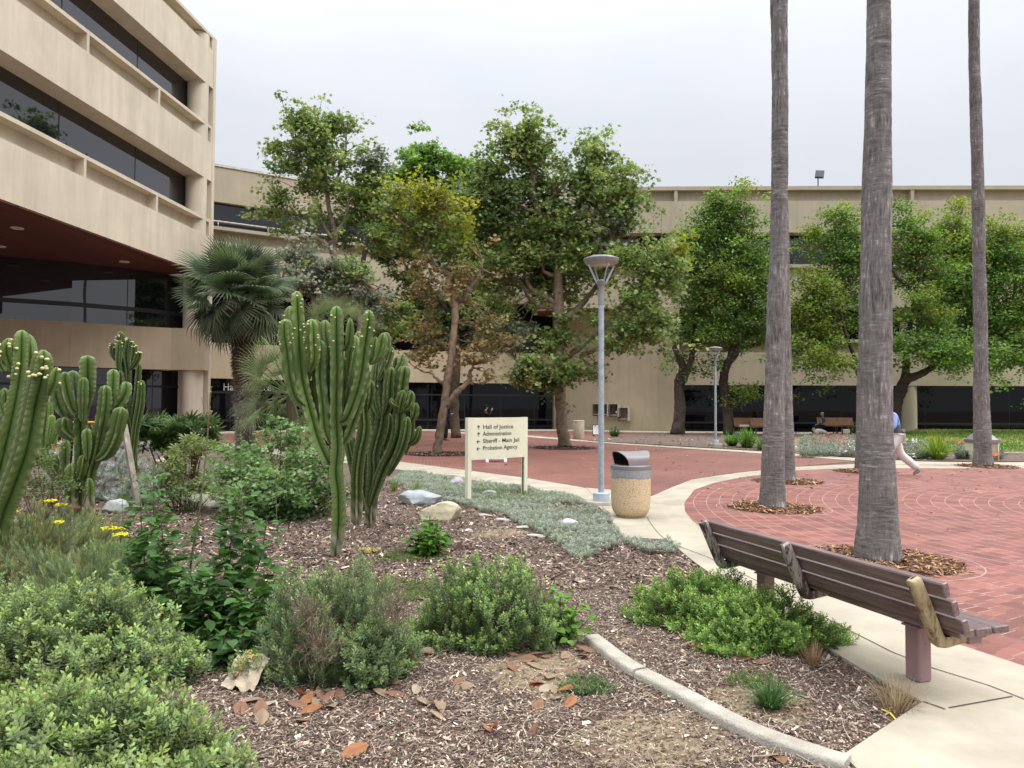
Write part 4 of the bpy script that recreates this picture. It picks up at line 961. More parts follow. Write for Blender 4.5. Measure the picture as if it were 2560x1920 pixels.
# background benches
def bench_far(label, u, v, yaw, n=3, wd=1.5, mat='plank', z=.05, backs=5, group='slatted benches near the wings'):
    p = G(u, v, z); t = thing('park_bench', label, 'bench', (p[0], p[1], z), group, rz=yaw); t.scale = (1.0, 1.0, 1.12)
    def lb(x, y, zc, sx, sy, sz, tilt=0): mb = MB(); box(mb, (x, y, zc), (sx, sy, sz), M=np.array(Matrix.Rotation(tilt, 3, 'X'))); return mb
    for k in range(4): lb(0, -.19 + .115 * k, .44, wd, .10, .03).build('seat_slat', M[mat], t, world=False)
    for k in range(backs): f = k / max(1, backs - 1); lb(0, .24 + .10 * f, .52 + .33 * f, wd, .025, .36 / backs, tilt=-.28).build('back_slat', M[mat], t, world=False)
    for s_ in (-1, 1):
        mb = MB(); x = s_ * (wd / 2 - .15)
        bar(mb, (x, -.20, .43), (x, -.25, 0), .05, .05, up=(1, 0, 0)); mb.build('leg', M['black'], t, world=False)
        mb = MB(); bar(mb, (x, .22, .43), (x, .30, 0), .05, .05, up=(1, 0, 0)); mb.build('leg', M['black'], t, world=False)
        mb = MB(); bar(mb, (x, .22, .41), (x, .37, .88), .05, .04, up=(1, 0, 0)); bar(mb, (x, -.24, .42), (x, .24, .42), .05, .03, up=(1, 0, 0)); mb.build('bracket', M['black'], t, world=False)
    return t
bench_far('yellowish slatted bench against the dark lobby glass, right of the direction sign', 1350, 1070, R(-3), wd=1.65, mat='plank_tan', z=.012)
bench_far('yellowish slatted bench just behind the top edge of the direction sign', 1248, 1070, R(-3), wd=1.2, mat='plank_tan', z=.012)
bench_far('brown slatted bench with a newspaper on it, left of the paired palm trunks', 1862, 1088, R(8), wd=1.05, z=.05)
bench_far('brown slatted bench half hidden behind the paired palm trunks', 1905, 1089, R(-4), wd=1.1, z=.05)
bench_far('brown slatted bench beside the seated man, near the dog', 2070, 1085, R(-8), wd=1.1, z=.055)
bench_far('brown slatted bench at the right end of the row, left of the big palm', 2117, 1085, R(6), wd=1.15, z=.055)
p = G(1861, 1088, .05); mb = MB(); box(mb, (p[0], p[1] - .0, .58), (.55, .03, .14), M=np.array(Matrix.Rotation(-.3, 3, 'X')), col=(.62, .63, .70)); tag(mb.build('newspaper', M['paper'], origin=(p[0], p[1], .5)), 'newspaper lying on the left brown slatted bench', 'newspaper')

# yellow barricades behind the left cacti
def barricade(label, u0, u1, v, Y, h=1.05):
    a = P(u0, v, Y); b_ = P(u1, v, Y); a[2] = b_[2] = 0.012; t = thing('barricade', label, 'barricade', (a[0], a[1], .012), 'steel crowd barricades'); d = b_ - a; L_ = np.linalg.norm(d); d /= L_; zt = h
    r_ = .12; pts = [a + d * 0.02 + up * .02, a + d * .02 + up * (zt - r_), a + d * (.02 + r_ * .3) + up * (zt - r_ * .3), a + d * (.02 + r_) + up * zt, b_ - d * (.02 + r_) + up * zt, b_ - d * (.02 + r_ * .3) + up * (zt - r_ * .3), b_ - d * .02 + up * (zt - r_), b_ - d * .02 + up * .02]
    mb = MB(); tube(mb, pts, .034, 8); mb.build('frame', M['yellow'], t, smooth=True)
    mb = MB(); tube(mb, [a + up * .22, b_ + up * .22], .025, 8); mb.build('rail', M['yellow'], t, smooth=True)
    n_ = int(L_ / .13)
    for k in range(1, n_): mb = MB(); q = a + d * L_ * k / n_; tube(mb, [q + up * .22, q + up * (zt - .02)], .011, 6); mb.build('bar', M['orange'], t)
barricade('yellow steel barricade between the two big left cacti and the glass', 100, 262, 1100, 22.5)
barricade('yellow steel barricade partly behind the leftmost cactus', -60, 88, 1100, 22.5)

# rocks
def rock(label, u, v, sx, sy, sz, col, seed, flat=.0, rz=0.0):
    rs = np.random.RandomState(seed); p = G(u, v); bm = bmesh.new(); bmesh.ops.create_icosphere(bm, subdivisions=4, radius=1.0)
    pl = [(lambda d: (d / np.linalg.norm(d), rs.uniform(.66, .90)))(rs.normal(size=3)) for _ in range(16)]
    V = np.array([q.co[:] for q in bm.verts]); 
    for d, k in pl:
        s_ = V @ d; m_ = s_ > k; V[m_] -= np.outer(s_[m_] - k, d) * .88
    V += .02 * np.sin(V[:, [1, 2, 0]] * 9 + seed) + .012 * np.sin(V[:, [2, 0, 1]] * 23)
    V = V * np.array([sx, sy, sz]) ; ca, sa = math.cos(rz), math.sin(rz); V = V @ np.array([[ca, sa, 0], [-sa, ca, 0], [0, 0, 1]])
    V[:, 2] += sz * .45; F = np.array([[q.index for q in f.verts] for f in bm.faces]); bm.free()
    mb = MB(); c_ = np.array(col)[None] * (1 + .07 * np.sin(V[:, :1] * 20 + V[:, 1:2] * 13)); mb.add(V + np.array([p[0], p[1] + sy * .5, 0]), F, c_)
    return tag(mb.build('rock', M['rock'], origin=(p[0], p[1] + sy * .5, 0), smooth=True, autosharp=24), label, 'rock', 'rocks in the planting bed')
import bmesh
rock('large smooth grey rock behind the yellow boulder, left of the sign', 1050, 1262, .40, .26, .17, (.36, .38, .385), 1, rz=.1)
rock('large angular cream-yellow boulder in the mulch below the direction sign', 1100, 1302, .31, .20, .19, (.50, .44, .30), 2, rz=.2)
rock('low rounded pale lavender rock in the silver ground cover by the path', 1419, 1317, .155, .10, .075, (.52, .51, .56), 3)
rock('purple-grey rock at the edge of the path, left of the sign post', 1142, 1214, .19, .13, .12, (.42, .37, .45), 4)
rock('small brown-grey rock between the two sign posts', 1225, 1243, .15, .10, .085, (.34, .30, .28), 5)
rock('pale grey-white rock below the left cactus', 283, 1284, .21, .16, .15, (.46, .47, .45), 6, rz=.3)
rock('cream white rock in front of the maple-leaved shrub', 492, 1272, .21, .14, .16, (.66, .62, .52), 7, rz=-.2)
rock('smaller cream rock touching the shrub edge, right of the cream white rock', 528, 1272, .11, .09, .09, (.66, .62, .52), 17, rz=-.2)
rock('tan stone at the foot of the two cactus clumps', 878, 1290, .13, .10, .09, (.46, .36, .22), 8)
rock('round tan rock under the dark leafy shrub at left', 400, 1163, .17, .12, .14, (.50, .43, .36), 9)
for i, (u, v, a, b_, s_) in enumerate(((1215, 1292, .13, .05, 'longest'), (1256, 1303, .12, .06, 'second'), (1306, 1322, .10, .06, 'third'), (1340, 1345, .13, .06, 'nearest'))):
    rock(f'{s_} piece of the broken pale edging beside the silver ground cover', u, v, a, b_, .03, (.50, .46, .39), 20 + i, rz=-.5)
rock('small white pebble lying on the sandy mulch below the yellow boulder', 1170, 1328, .045, .03, .02, (.75, .75, .73), 30)

# litter and small things
bp_ = G(622, 1722); mb = MB(); rs = np.random.RandomState(4); n_ = 12; V = []
for i in range(n_):
    for j in range(n_):
        a, b_ = i / (n_ - 1) - .5, j / (n_ - 1) - .5
        V.append((bp_[0] - .03 + a * .20 + b_ * .03, bp_[1] + .03 + b_ * .19 - a * .05, .02 + .13 * (b_ + .5) + rs.normal(0, .005) + .012 * math.sin(a * 14 + b_ * 9)))
mb.add(V, [[i * n_ + j, i * n_ + j + 1, (i + 1) * n_ + j + 1, (i + 1) * n_ + j] for i in range(n_ - 1) for j in range(n_ - 1)], (.42, .345, .25)); V = np.array(V)
t = thing('paper_bag', 'torn crumpled tan paper bag with yellow block letters, between the left shrubs', 'paper bag', (bp_[0], bp_[1], 0))
mb.build('sheet', M['paper'], t)
def bagpt(a, b_): return np.array([bp_[0] - .03 + a * .20 + b_ * .03, bp_[1] + .03 + b_ * .19 - a * .05, .036 + .13 * (b_ + .5)])
for s_, a, b_, c_, sz in (('U2', -.30, .42, (.70, .42, .03), .036), ('M', -.02, .30, (.70, .42, .03), .040), ('NO', -.32, .18, (.70, .42, .03), .044), ('ME', -.34, -.04, (.70, .42, .03), .040), ('U', -.28, -.26, (.42, .03, .02), .044)):
    xa_ = np.array([.97, -.24, 0]); ya_ = np.array([.12, .78, .60])
    mb = MB(); V2, F2 = text_arrays(s_, sz); o_ = bagpt(a, b_)
    for dx_, dy_ in ((-.002, 0), (.002, 0), (0, .002), (0, -.002)): mb.add(o_ + (V2[:, :1] * 1.15 + dx_) * xa_ + (V2[:, 1:2] + dy_) * ya_, F2, (.04, .02, .01))
    mb.add(o_ + V2[:, :1] * 1.15 * xa_ + V2[:, 1:2] * ya_ + up * .002, F2, c_); mb.build('lettering', M['paper'], t)
q = G(2226, 1800); mb = MB(); tube(mb, [(q[0] + .01, q[1] - .06, .01), (q[0], q[1], .035), (q[0] - .015, q[1] + .06, .03)], .004, 6, col=(.75, .62, .05)); tag(mb.build('straw', M['paper'], origin=(q[0], q[1], 0)), 'bent yellow plastic straw in the dry grass at the bed corner', 'straw')

# palm mulch wells
def well(u, v, r_, seed, label):
    p = G(u, v); rs = np.random.RandomState(seed); mb = MB(); th_ = np.linspace(0, 2 * PI, 48, endpoint=False)
    V = [(p[0], p[1], .07)] + [(p[0] + r_ * k * math.cos(a), p[1] + r_ * k * math.sin(a), z_) for k, z_ in ((.6, .055), (1.0, .020)) for a in th_]
    F = [[0, 1 + j, 1 + (j + 1) % 48] for j in range(48)] + [[1 + j, 49 + j, 49 + (j + 1) % 48, 1 + (j + 1) % 48] for j in range(48)]
    mb.add(V, F, (.10, .05, .03)); n = 2600; a = rs.rand(n) * 2 * PI; rr_ = r_ * np.sqrt(rs.rand(n)) * (1.0 + .06 * rs.normal(size=n) * 1)
    T = (np.array([[-.5, -.1, 0], [.5, -.07, .02], [.42, .10, 0], [-.38, .09, .03]]), np.array([[0, 1, 2, 3]]), np.ones((4, 3)))
    pal = np.array([(.12, .055, .03), (.24, .12, .06), (.36, .20, .10), (.45, .30, .17), (.07, .035, .02)]); tint = pal[rs.choice(5, n)] * rs.uniform(.7, 1.3, (n, 1))
    A = rand_rot(rs, n, .35) * (.055 * rs.lognormal(0, .4, n))[:, None, None]
    zc = .07 - .05 * (rr_ / r_) ** 1.3 + rs.rand(n) * .02
    mb.inst(T, A, np.stack([p[0] + rr_ * np.cos(a), p[1] + rr_ * np.sin(a), np.maximum(zc, .022)], 1), tint)
    tag(mb.build('bark_mulch', M['chip']), label, 'mulch', kind='stuff')
    mb = MB(); ro = r_ + .16
    V = [(p[0] + q_ * math.cos(a), p[1] + q_ * math.sin(a), .0205) for q_ in (ro, ro + .014) for a in np.linspace(0, 2 * PI, 65)[:-1]]
    mb.add(V, [[j, (j + 1) % 64, 64 + (j + 1) % 64, 64 + j][::-1] for j in range(64)], (.40, .28, .235)); tag(mb.build('well_joint', M['paper']), kind='structure')
PALMS = [  # u0,v0 base, base radius, radius factor, lean per metre (x), label
    (1932, 1272, .70, (1932, 1270, .205, .158, .112), 1949, 'reddish bark mulch round the second palm from the left, front of the pair'),
    (1970, 1206, .70, (1966, 1203, .195, .17, .14), 1946, 'reddish bark mulch round the rear palm of the left pair'),
    (2210, 1405, .72, (2194, 1400, .232, .158, .113), 2203, 'reddish bark mulch round the biggest, nearest palm'),
    (2160, 1181, .70, (2157, 1174, .20, .175, .150), 2181, 'reddish bark mulch round the palm hidden behind the biggest one'),
    (2465, 1168, .75, (2458, 1165, .265, .20, .135), 2441, 'reddish bark mulch round the rightmost palm')]
for i, (u, v, r_, _, _, lb) in enumerate(PALMS): well(u, v, r_, 40 + i, lb)
for u, v, lb in ((1100, 1136, 'dark mulch round the yellowing sycamore'), (1411, 1121, 'dark mulch round the big central sycamore')):
    p = G(u, v); rs = np.random.RandomState(u); n = 1500; a = rs.rand(n) * 2 * PI; q = 1.25 * np.sqrt(rs.rand(n)) * rs.uniform(.9, 1.08, n)
    T = (np.array([[-.5, -.14, 0], [.5, -.10, 0.02], [.42, .13, 0], [-.38, .12, .03]]), np.array([[0, 1, 2, 3]]), np.ones((4, 3))); mb = MB()
    pal = np.array([(.05, .03, .025), (.10, .06, .045), (.18, .12, .09), (.4, .34, .28)]); mb.inst(T, rand_rot(rs, n, .3) * .10, np.stack([p[0] + q * np.cos(a), p[1] + q * np.sin(a), rs.rand(n) * .03 + .02], 1), pal[rs.choice(4, n, p=[.4, .35, .17, .08])])
    lathe(mb, [(1.2, .012), (1.15, .022), (.001, .024)], (p[0], p[1], 0), 40, col=(.04, .026, .02)); tag(mb.build('bark_mulch', M['chip']), lb, 'mulch', kind='stuff')
# ---------------- tall fan palms (trunks; crowns above the frame) ----------------
def fan_leaf(rs, nseg=26, L=.6, spread=230, petiole=.7, droop=.25, wd=.03, col=(.06, .11, .05), colt=(.12, .18, .09), split=.45):
    """fan leaf: petiole along +Y from the origin, blade centred at its end; plane XY, up +Z. returns V,F,C"""
    V = []; F = []; C = []
    def quad(a, b_, c, d, c1, c2): k = len(V); V.extend([a, b_, c, d]); F.append([k, k + 1, k + 2, k + 3]); C.extend([c1, c1, c2, c2])
    pe = np.array([0, petiole, -.06 * petiole])
    quad((-.012, 0, 0), (.012, 0, 0), pe + (.010, 0, 0), pe + (-.010, 0, 0), np.array(col) * 1.3, np.array(col) * 1.5)
    quad((0, 0, -.012), (0, 0, .012), pe + (0, 0, .008), pe + (0, 0, -.008), np.array(col) * 1.2, np.array(col) * 1.4)
    for i in range(nseg):
        a = math.radians(-spread / 2 + spread * (i + .5) / nseg) + rs.normal(0, .012); l = L * (.78 + .22 * math.cos(a * .75)) * rs.uniform(.93, 1.05)
        d = np.array([math.sin(a), math.cos(a), 0]); s_ = np.array([d[1], -d[0], 0]); w1 = math.radians(spread / nseg) * l * split * .55
        m = pe + d * l * split + np.array([0, 0, .04 * l - droop * l * split ** 2 * .6]); e = pe + d * l + np.array([0, 0, -droop * l * rs.uniform(.7, 1.35)])
        q = pe + d * l * .8 + np.array([0, 0, .02 * l - droop * l * .5])
        z = np.array([0, 0, wd * .30]); cc = np.array(col) * rs.uniform(.8, 1.25); ct = np.array(colt) * rs.uniform(.85, 1.2)
        k = len(V); V.extend([pe, m - s_ * w1, m + z, m + s_ * w1, q - s_ * w1 * .6, q + z * .6, q + s_ * w1 * .6, e])
        C.extend([cc * .9, cc, cc * 1.1, cc, ct, ct, ct, ct * 1.15]); F += [[k, k + 1, k + 2], [k, k + 2, k + 3], [k + 1, k + 4, k + 5], [k + 1, k + 5, k + 2], [k + 2, k + 5, k + 6], [k + 2, k + 6, k + 3], [k + 4, k + 7, k + 5], [k + 5, k + 7, k + 6]]
    q4 = np.array([f for f in F if len(f) == 4]); q3 = np.array([f for f in F if len(f) == 3])
    return np.array(V, float), [q4, q3], np.array(C, float)
def place_fans(mb, leaves, rs, c, n, el=(-50, 80), scale=(.85, 1.1), az=None, rad=.12, colj=(.8, 1.25), roll=.25, up_fill=0):
    for i in range(n):
        a = (i * 2.39996 + rs.normal(0, .2)) if az is None else rs.uniform(*az); f = (i + .5) / n
        e = math.radians(el[1] + (el[0] - el[1]) * f + rs.normal(0, 5))
        d = np.array([math.cos(a) * math.cos(e), math.sin(a) * math.cos(e), math.sin(e)]); x, y, _ = frame3(d)
        # local: Y -> d, Z -> up-ish, X -> side
        side = x; upv = np.cross(side, d)
        r_ = rs.normal(0, roll); sd = side * math.cos(r_) + upv * math.sin(r_); uv = np.cross(sd, d)
        if uv[2] < 0: sd = -sd; uv = np.cross(sd, d)
        T = leaves[i % len(leaves)]; s_ = rs.uniform(*scale)
        mb.inst(T, (np.stack([sd, d, uv], 1) * s_)[None], (c + d * rad)[None], (np.ones(3) * rs.uniform(*colj))[None])
rs = np.random.RandomState(21)
WLEAF = [fan_leaf(rs, 20, 1.0, 250, 1.2, .35, col=(.06, .10, .03), colt=(.13, .18, .06)) for _ in range(2)]
crown_mesh = None; PALM_OBJ = []
plabels = ['tall grey palm trunk in front of the left pair, rising from reddish bark', 'tall grey palm trunk standing behind the left pair, mostly hidden by the front one',
           'thickest, nearest grey palm trunk, flared at its base behind the bench', 'slim grey palm trunk almost hidden behind the left edge of the biggest palm', 'slim rightmost grey palm trunk, in front of the lawn']
for i, ((u, v, r_, (bu, bv, ra, rb, rc), ut, _), lab) in enumerate(zip(PALMS, plabels)):
    b0 = G(bu, bv, .03); top = P(ut, 0, b0[1]); top2 = b0 + (top - b0) * (16.5 / (top[2] - b0[2])) if i < 4 else b0 + (top - b0) * (19.5 / (top[2] - b0[2]))
    t = thing('palm_tree', lab, 'palm tree', b0, 'tall fan palms on the brick circle'); rs = np.random.RandomState(60 + i)
    n = 330; f = np.linspace(0, 1, n); H = top2[2] - b0[2]; h = f * H; ht = top[2] - b0[2]
    cx_ = b0 + (top2 - b0) * f[:, None]; wob = np.cumsum(rs.normal(0, .012, n)); wob = np.convolve(wob, np.ones(15) / 15, 'same'); wob -= np.interp(f, [0, 1], [wob[0], wob[-1]]); cx_[:, 0] += wob * .25
    fl = {2: 1.0, 4: .5}.get(i, .55)
    rad = np.interp(h, [0, .35 * 1.0, 1.4, 3.0, ht, H], [ra, ra - (ra - rb) * .55, rb, (rb + rc) / 2 + .006, rc, rc * .85])
    rad = rad * (1 + .022 * np.sin(h * 2.3 + i) + .014 * np.sin(h * 6.1 + 2 * i) + rs.normal(0, .007, n) + .010 * (((h * 7.5 + .4 * np.sin(h * 3)) % 1) - .5))
    seg = 40; th_ = np.arange(seg) * 2 * PI / seg
    prof = 1 + .018 * np.sin(th_[None] * 5 + h[:, None] * .8 + i) + .011 * rs.normal(size=(n, seg)) + .03 * np.exp(-h[:, None] / .5) * np.sin(th_[None] * 7 + i * 2)
    mb = MB(); tube(mb, cx_, rad, seg, prof=prof); mb.build('trunk', M['palm'], t, smooth=True)
    if crown_mesh is None:
        mb = MB(); place_fans(mb, WLEAF, rs, np.zeros(3), 42, el=(-55, 75), scale=(.8, 1.1), rad=.15); cr_ = mb.build('crown', M['leaf_matte'], t, world=False); crown_mesh = cr_.data
    else: cr_ = bpy.data.objects.new('crown', crown_mesh); col_.objects.link(cr_); cr_.parent = t
    cr_.location = Vector(top2 - b0); cr_.rotation_euler = (0, 0, i * 1.1); PALM_OBJ.append(t)
# ---------------- windmill fan palm at left ----------------
Y = 14.0; b0 = P(609, 1100, Y); b0[2] = 0; tp = P(592, 745, Y)
tr_top = P(606, 760, Y)
t = thing('fan_palm', 'fan palm with a thick hairy brown trunk and dark green fans, before the glass doors', 'palm tree', b0)
rs = np.random.RandomState(77); n = 60; f = np.linspace(0, 1, n); b0 = b0 + np.array([.06, 0, 0]); cx_ = b0 + (tr_top - b0) * f[:, None]
rad = np.interp(f, [0, .35, .6, .75, .95, 1], [.15, .14, .165, .185, .17, .10]); mb = MB()
tube(mb, cx_, rad * .9, 20, col=(.10, .07, .05), prof=1 + .08 * rs.normal(size=(n, 20))); mb.build('trunk', M['fibre'], t)
m = 9000; ff = rs.rand(m) * .98; a = rs.rand(m) * 2 * PI; rr_ = np.interp(ff, f, rad); hz = ff * (tr_top[2] - b0[2])
pc = np.stack([np.interp(ff, f, cx_[:, 0]) + rr_ * np.cos(a), np.interp(ff, f, cx_[:, 1]) + rr_ * np.sin(a), hz], 1)
D = np.stack([np.cos(a) * .8 + rs.normal(0, .5, m), np.sin(a) * .8 + rs.normal(0, .5, m), rs.normal(-.9, .7, m)], 1)
T = (np.array([[-.006, 0, 0], [.006, 0, 0], [.003, .012, .09], [-.003, .012, .09]]), np.array([[0, 1, 2, 3]]), np.ones((4, 3)))
low_ = np.clip((.62 - ff) / .15, 0, 1)[:, None]; tint = ((1 - low_) * np.array([.13, .075, .05]) + low_ * np.array([.26, .22, .185])) * rs.uniform(.4, 1.5, (m, 1))
mb = MB(); mb.inst(T, dir_rot(rs, D) * rs.uniform(.5, 1.2, (m, 1, 1)), pc, tint); mb.build('fibres', M['fibre'], t)
TR = [fan_leaf(rs, 34, .62, 245, .62, .16, col=(.045, .072, .034), colt=(.10, .135, .065)) for _ in range(4)]
TRd = [fan_leaf(rs, 30, .60, 215, .60, .5, col=(.05, .075, .038), colt=(.13, .15, .08)) for _ in range(3)]
mb = MB(); place_fans(mb, TR, rs, tp, 40, el=(-12, 82), scale=(.84, 1.08), rad=.06, roll=.5, colj=(.75, 1.35)); place_fans(mb, TRd, rs, tp, 26, el=(-58, -8), scale=(.78, 1.0), rad=.06, roll=.5, colj=(.7, 1.25))
# extra fans facing the camera low in the crown
mb.build('crown', M['leaf'], t)
# pale green clumping fan palm (two heads)
for k, (u, v, Y, nn_, lab) in enumerate(((728, 985, 12.6, 46, 'pale green low fan palm spreading between the hairy trunk and the cactus'), (838, 822, 13.4, 15, 'pale green spiky fan palm head showing above the big cactus'))):
    c = P(u, v, Y); b0 = np.array([c[0], c[1], 0]); t = thing('fan_palm', lab, 'palm tree', b0); rs = np.random.RandomState(90 + k)
    L_ = [fan_leaf(rs, 30, .48, 210, .55, .12, wd=.012, col=(.12, .16, .07), colt=(.26, .31, .15), split=.16) for _ in range(4)]
    mb = MB(); tube(mb, [b0, b0 + np.array([.03, .02, c[2] * .5]), c], [.12, .10, .09], 10, col=(.12, .09, .06)); mb.build('trunk', M['fibre'], t)
    mb = MB(); place_fans(mb, L_, rs, c, nn_, el=(-45, 85) if k == 0 else (20, 88), scale=(.85, 1.15) if k == 0 else (.55, .75), rad=.05, roll=.9)
    mb.build('crown', M['leaf'], t)
# ---------------- candelabra cacti ----------------
def cactus_arm(pts3, widths, rs, ribs=4, taper_top=True, step=.022, tone=1.0, spin=None, woody=0.0, baserad=None):
    """ribbed arm along pts3 with diameters widths"""
    pts3 = np.asarray(pts3, float); L = np.linalg.norm(np.diff(pts3, axis=0), axis=1).sum(); n = int(max(14, min(140, L / step)))
    P_ = spline(np.column_stack([pts3, widths]), n); c = P_[:, :3]; r_ = P_[:, 3] / 2
    s = np.concatenate([[0], np.cumsum(np.linalg.norm(np.diff(c, axis=0), axis=1))]); L = s[-1]
    # rounded tip, pinched base
    dt = L - s; r_ = r_ * np.where(dt < .09, np.sqrt(np.clip(1 - (1 - dt / .09) ** 2, .02, 1)), 1) * (1 - .45 * np.exp(-s / .05))
    # segment constrictions
    ph = rs.rand() * 6; per = rs.uniform(.38, .55); con = np.exp(-((((s + ph) / per) % 1 - .5) / .06) ** 2); r_ = r_ * (1 - .06 * con)
    seg = ribs * 8; th_ = np.arange(seg) / seg; q = (th_ * ribs) % 1.0; d = np.minimum(q, 1 - q) * 2   # 0 at crest
    crest = 1 - d; base = .30 + .80 * crest ** 1.1
    wave = np.sin(s * 2 * PI / .034 + ph)
    prof = np.tile(base, (n, 1)) + (crest ** 6)[None] * (.035 * wave[:, None] + .02 * rs.normal(size=(n, 1)))
    spin = rs.rand() * PI if spin is None else spin
    # colour: dark green flanks with a paler fishbone, pale crest line, brownish top edge
    t1 = np.array([.040, .082, .016]) * tone; t2 = np.array([.135, .190, .045]) * tone
    fish = .5 + .5 * np.sin(2 * PI * (s[:, None] / .034 + d[None] * 1.1))
    fl = (crest[None] ** .7) * (.22 + .68 * fish)
    C = t1 + (t2 - t1) * fl[..., None]
    newg = np.exp(-dt / .16)[:, None, None]; C = C * (1 - .5 * newg) + np.array([.15, .25, .04]) * tone * newg * .5 * 1.0
    cr = (crest[None] > .95)[..., None]; ed = np.where((np.sin(s * 2 * PI / .034 + ph) > .0)[:, None, None], np.array([.24, .25, .13]), np.array([.10, .11, .04]))
    C = np.where(cr, ed * np.ones_like(C), C)
    if woody > 0:
        wv = np.clip((woody - s) / .12, 0, 1)[:, None, None] * (.5 + .5 * np.sin(th_[None, :, None] * 25 + s[:, None, None] * 30)); C = C * (1 - wv) + np.array([.33, .28, .23]) * wv
    C = C * rs.uniform(.92, 1.08)
    mb = MB(); tube(mb, c, r_, seg, prof=prof, cols=C, spin=spin)
    return mb, c, r_, s
_mb = MB(); sphere(_mb, (0, 0, 0), 1.0, 10, 7); _o = _mb.build('flower_bud', M['bud'], smooth=True); BUD = _o.data; bpy.data.objects.remove(_o)
def cactus(label, arms, Y0, uvf, seed, base_uv, ribs=4, tone=1.0, buds=(), wscale=1.32, dscale=.30, minr=0):
    b0 = uvf(*base_uv); b3 = P(*b0, Y0); b3[2] = 0
    t = thing('cactus', label, 'cactus', b3, 'candelabra cacti in the planting bed'); rs = np.random.RandomState(seed)
    tips = {}
    for k, (pts, wd, dy0, dy1) in enumerate(arms):
        n = len(pts); p3 = []
        for i, (x, y) in enumerate(pts):
            u, v = uvf(x, y); Yd = Y0 + dy0 + (dy1 - dy0) * i / (n - 1); p3.append(P(u, v, Yd))
        p3 = np.array(p3); w_ = np.interp(np.linspace(0, 1, n), np.linspace(0, 1, len(wd)), wd) * wscale
        tn = tone * rs.uniform(.85, 1.12)
        mb, c, r_, s = cactus_arm(p3, w_, rs, ribs=ribs, tone=tn, woody=.35 if p3[0][2] < .15 else 0)
        mb.build('arm', M['cactus'], t, smooth=True, autosharp=65); tips[k] = (c, r_)
    for k, cnt, span, sz in buds:
        c, r_ = tips[k]; n = len(c)
        for j in range(int(cnt * .62)):
            a = int(n * (1 - span * rs.rand() - .03)); a = min(max(a, 1), n - 2); th_ = rs.rand() * 2 * PI; T_ = c[a + 1] - c[a - 1]; x, y, _ = frame3(T_)
            d = x * math.cos(th_) + y * math.sin(th_)
            if d[1] > .4: d = -d
            q = c[a] + d * (r_[a] * 1.0 + sz * .6); o = bpy.data.objects.new('flower_bud', BUD); col_.objects.link(o); o.parent = t; o.location = Vector(q - b3); s1 = sz * rs.uniform(.65, 1.0); o.scale = (s1, s1, s1 * .85)
    return t
z1 = lambda x, y: (680 + x * .2894, 700 + y * .2894)
mainA = [
 ([(545, 2400), (575, 2130), (575, 1850), (555, 1659), (570, 1450), (560, 1150), (565, 800), (560, 500), (560, 225)], [.11, .13, .125, .13, .125, .125, .125, .13, .115], 0, 0),
 ([(505, 1590), (470, 1540), (400, 1380), (330, 1130), (270, 900), (240, 600), (225, 300), (215, 95)], [.08, .115, .125, .125, .12, .125, .12, .11], 0, -.10),
 ([(290, 1090), (220, 1020), (175, 850), (150, 650), (125, 480), (120, 335)], [.07, .10, .12, .12, .12, .11], -.1, -.18),
 ([(300, 1085), (235, 900), (195, 700), (160, 400), (155, 225)], [.07, .09, .10, .10, .08], .02, .1),
 ([(318, 795), (350, 680), (345, 520), (340, 335)], [.05, .11, .12, .09], -.12, -.2),
 ([(505, 1425), (450, 1300), (430, 1080), (405, 850), (410, 650), (420, 520)], [.07, .11, .11, .115, .11, .09], -.02, .05),
 ([(530, 1240), (490, 1050), (480, 850), (480, 650), (455, 480), (455, 345)], [.06, .09, .10, .10, .10, .09], .06, .15),
 ([(590, 1235), (650, 1190), (730, 980), (775, 800), (800, 600), (830, 400), (838, 260)], [.06, .11, .13, .13, .125, .13, .12], -.06, -.14),
 ([(625, 612), (660, 560), (672, 450), (676, 330)], [.05, .08, .085, .07], 0, -.05),
 ([(598, 1425), (650, 1350), (700, 1200), (750, 1050), (790, 880), (800, 700)], [.06, .10, .11, .11, .10, .08], .03, .12),
 ([(835, 725), (875, 680), (890, 590), (895, 490)], [.05, .08, .08, .07], -.1, -.12),
 ([(850, 725), (915, 660), (950, 560), (965, 455)], [.05, .08, .085, .07], -.06, -.08),
 ([(600, 1150), (640, 950), (670, 780), (700, 600), (722, 480)], [.06, .10, .11, .11, .08], .1, .2),
 ([(340, 1200), (300, 1150), (270, 1000), (300, 850), (345, 720)], [.05, .07, .08, .08, .06], .12, .2),
 ([(400, 1400), (370, 1200), (350, 1000), (360, 850)], [.05, .08, .08, .06], .15, .2),
 ([(620, 1150), (625, 950), (625, 800), (630, 670)], [.05, .08, .08, .06], .12, .1),
 ([(520, 1100), (530, 900), (505, 700), (520, 560)], [.05, .09, .09, .06], .2, .25),
 ([(640, 1300), (700, 1100), (740, 900), (750, 620), (750, 440)], [.05, .09, .10, .09, .07], .2, .28)]
cactus('tallest candelabra cactus on one thick pale stem, yellow buds on its left arms', mainA, 7.64, z1, 101, (545, 2390), tone=1.18, buds=[(1, 16, .28, .014), (2, 16, .28, .014), (3, 10, .3, .014), (4, 22, .5, .014), (0, 9, .22, .014), (7, 10, .28, .014), (12, 5, .3, .012), (8, 3, .5, .012)])
z1b = z1
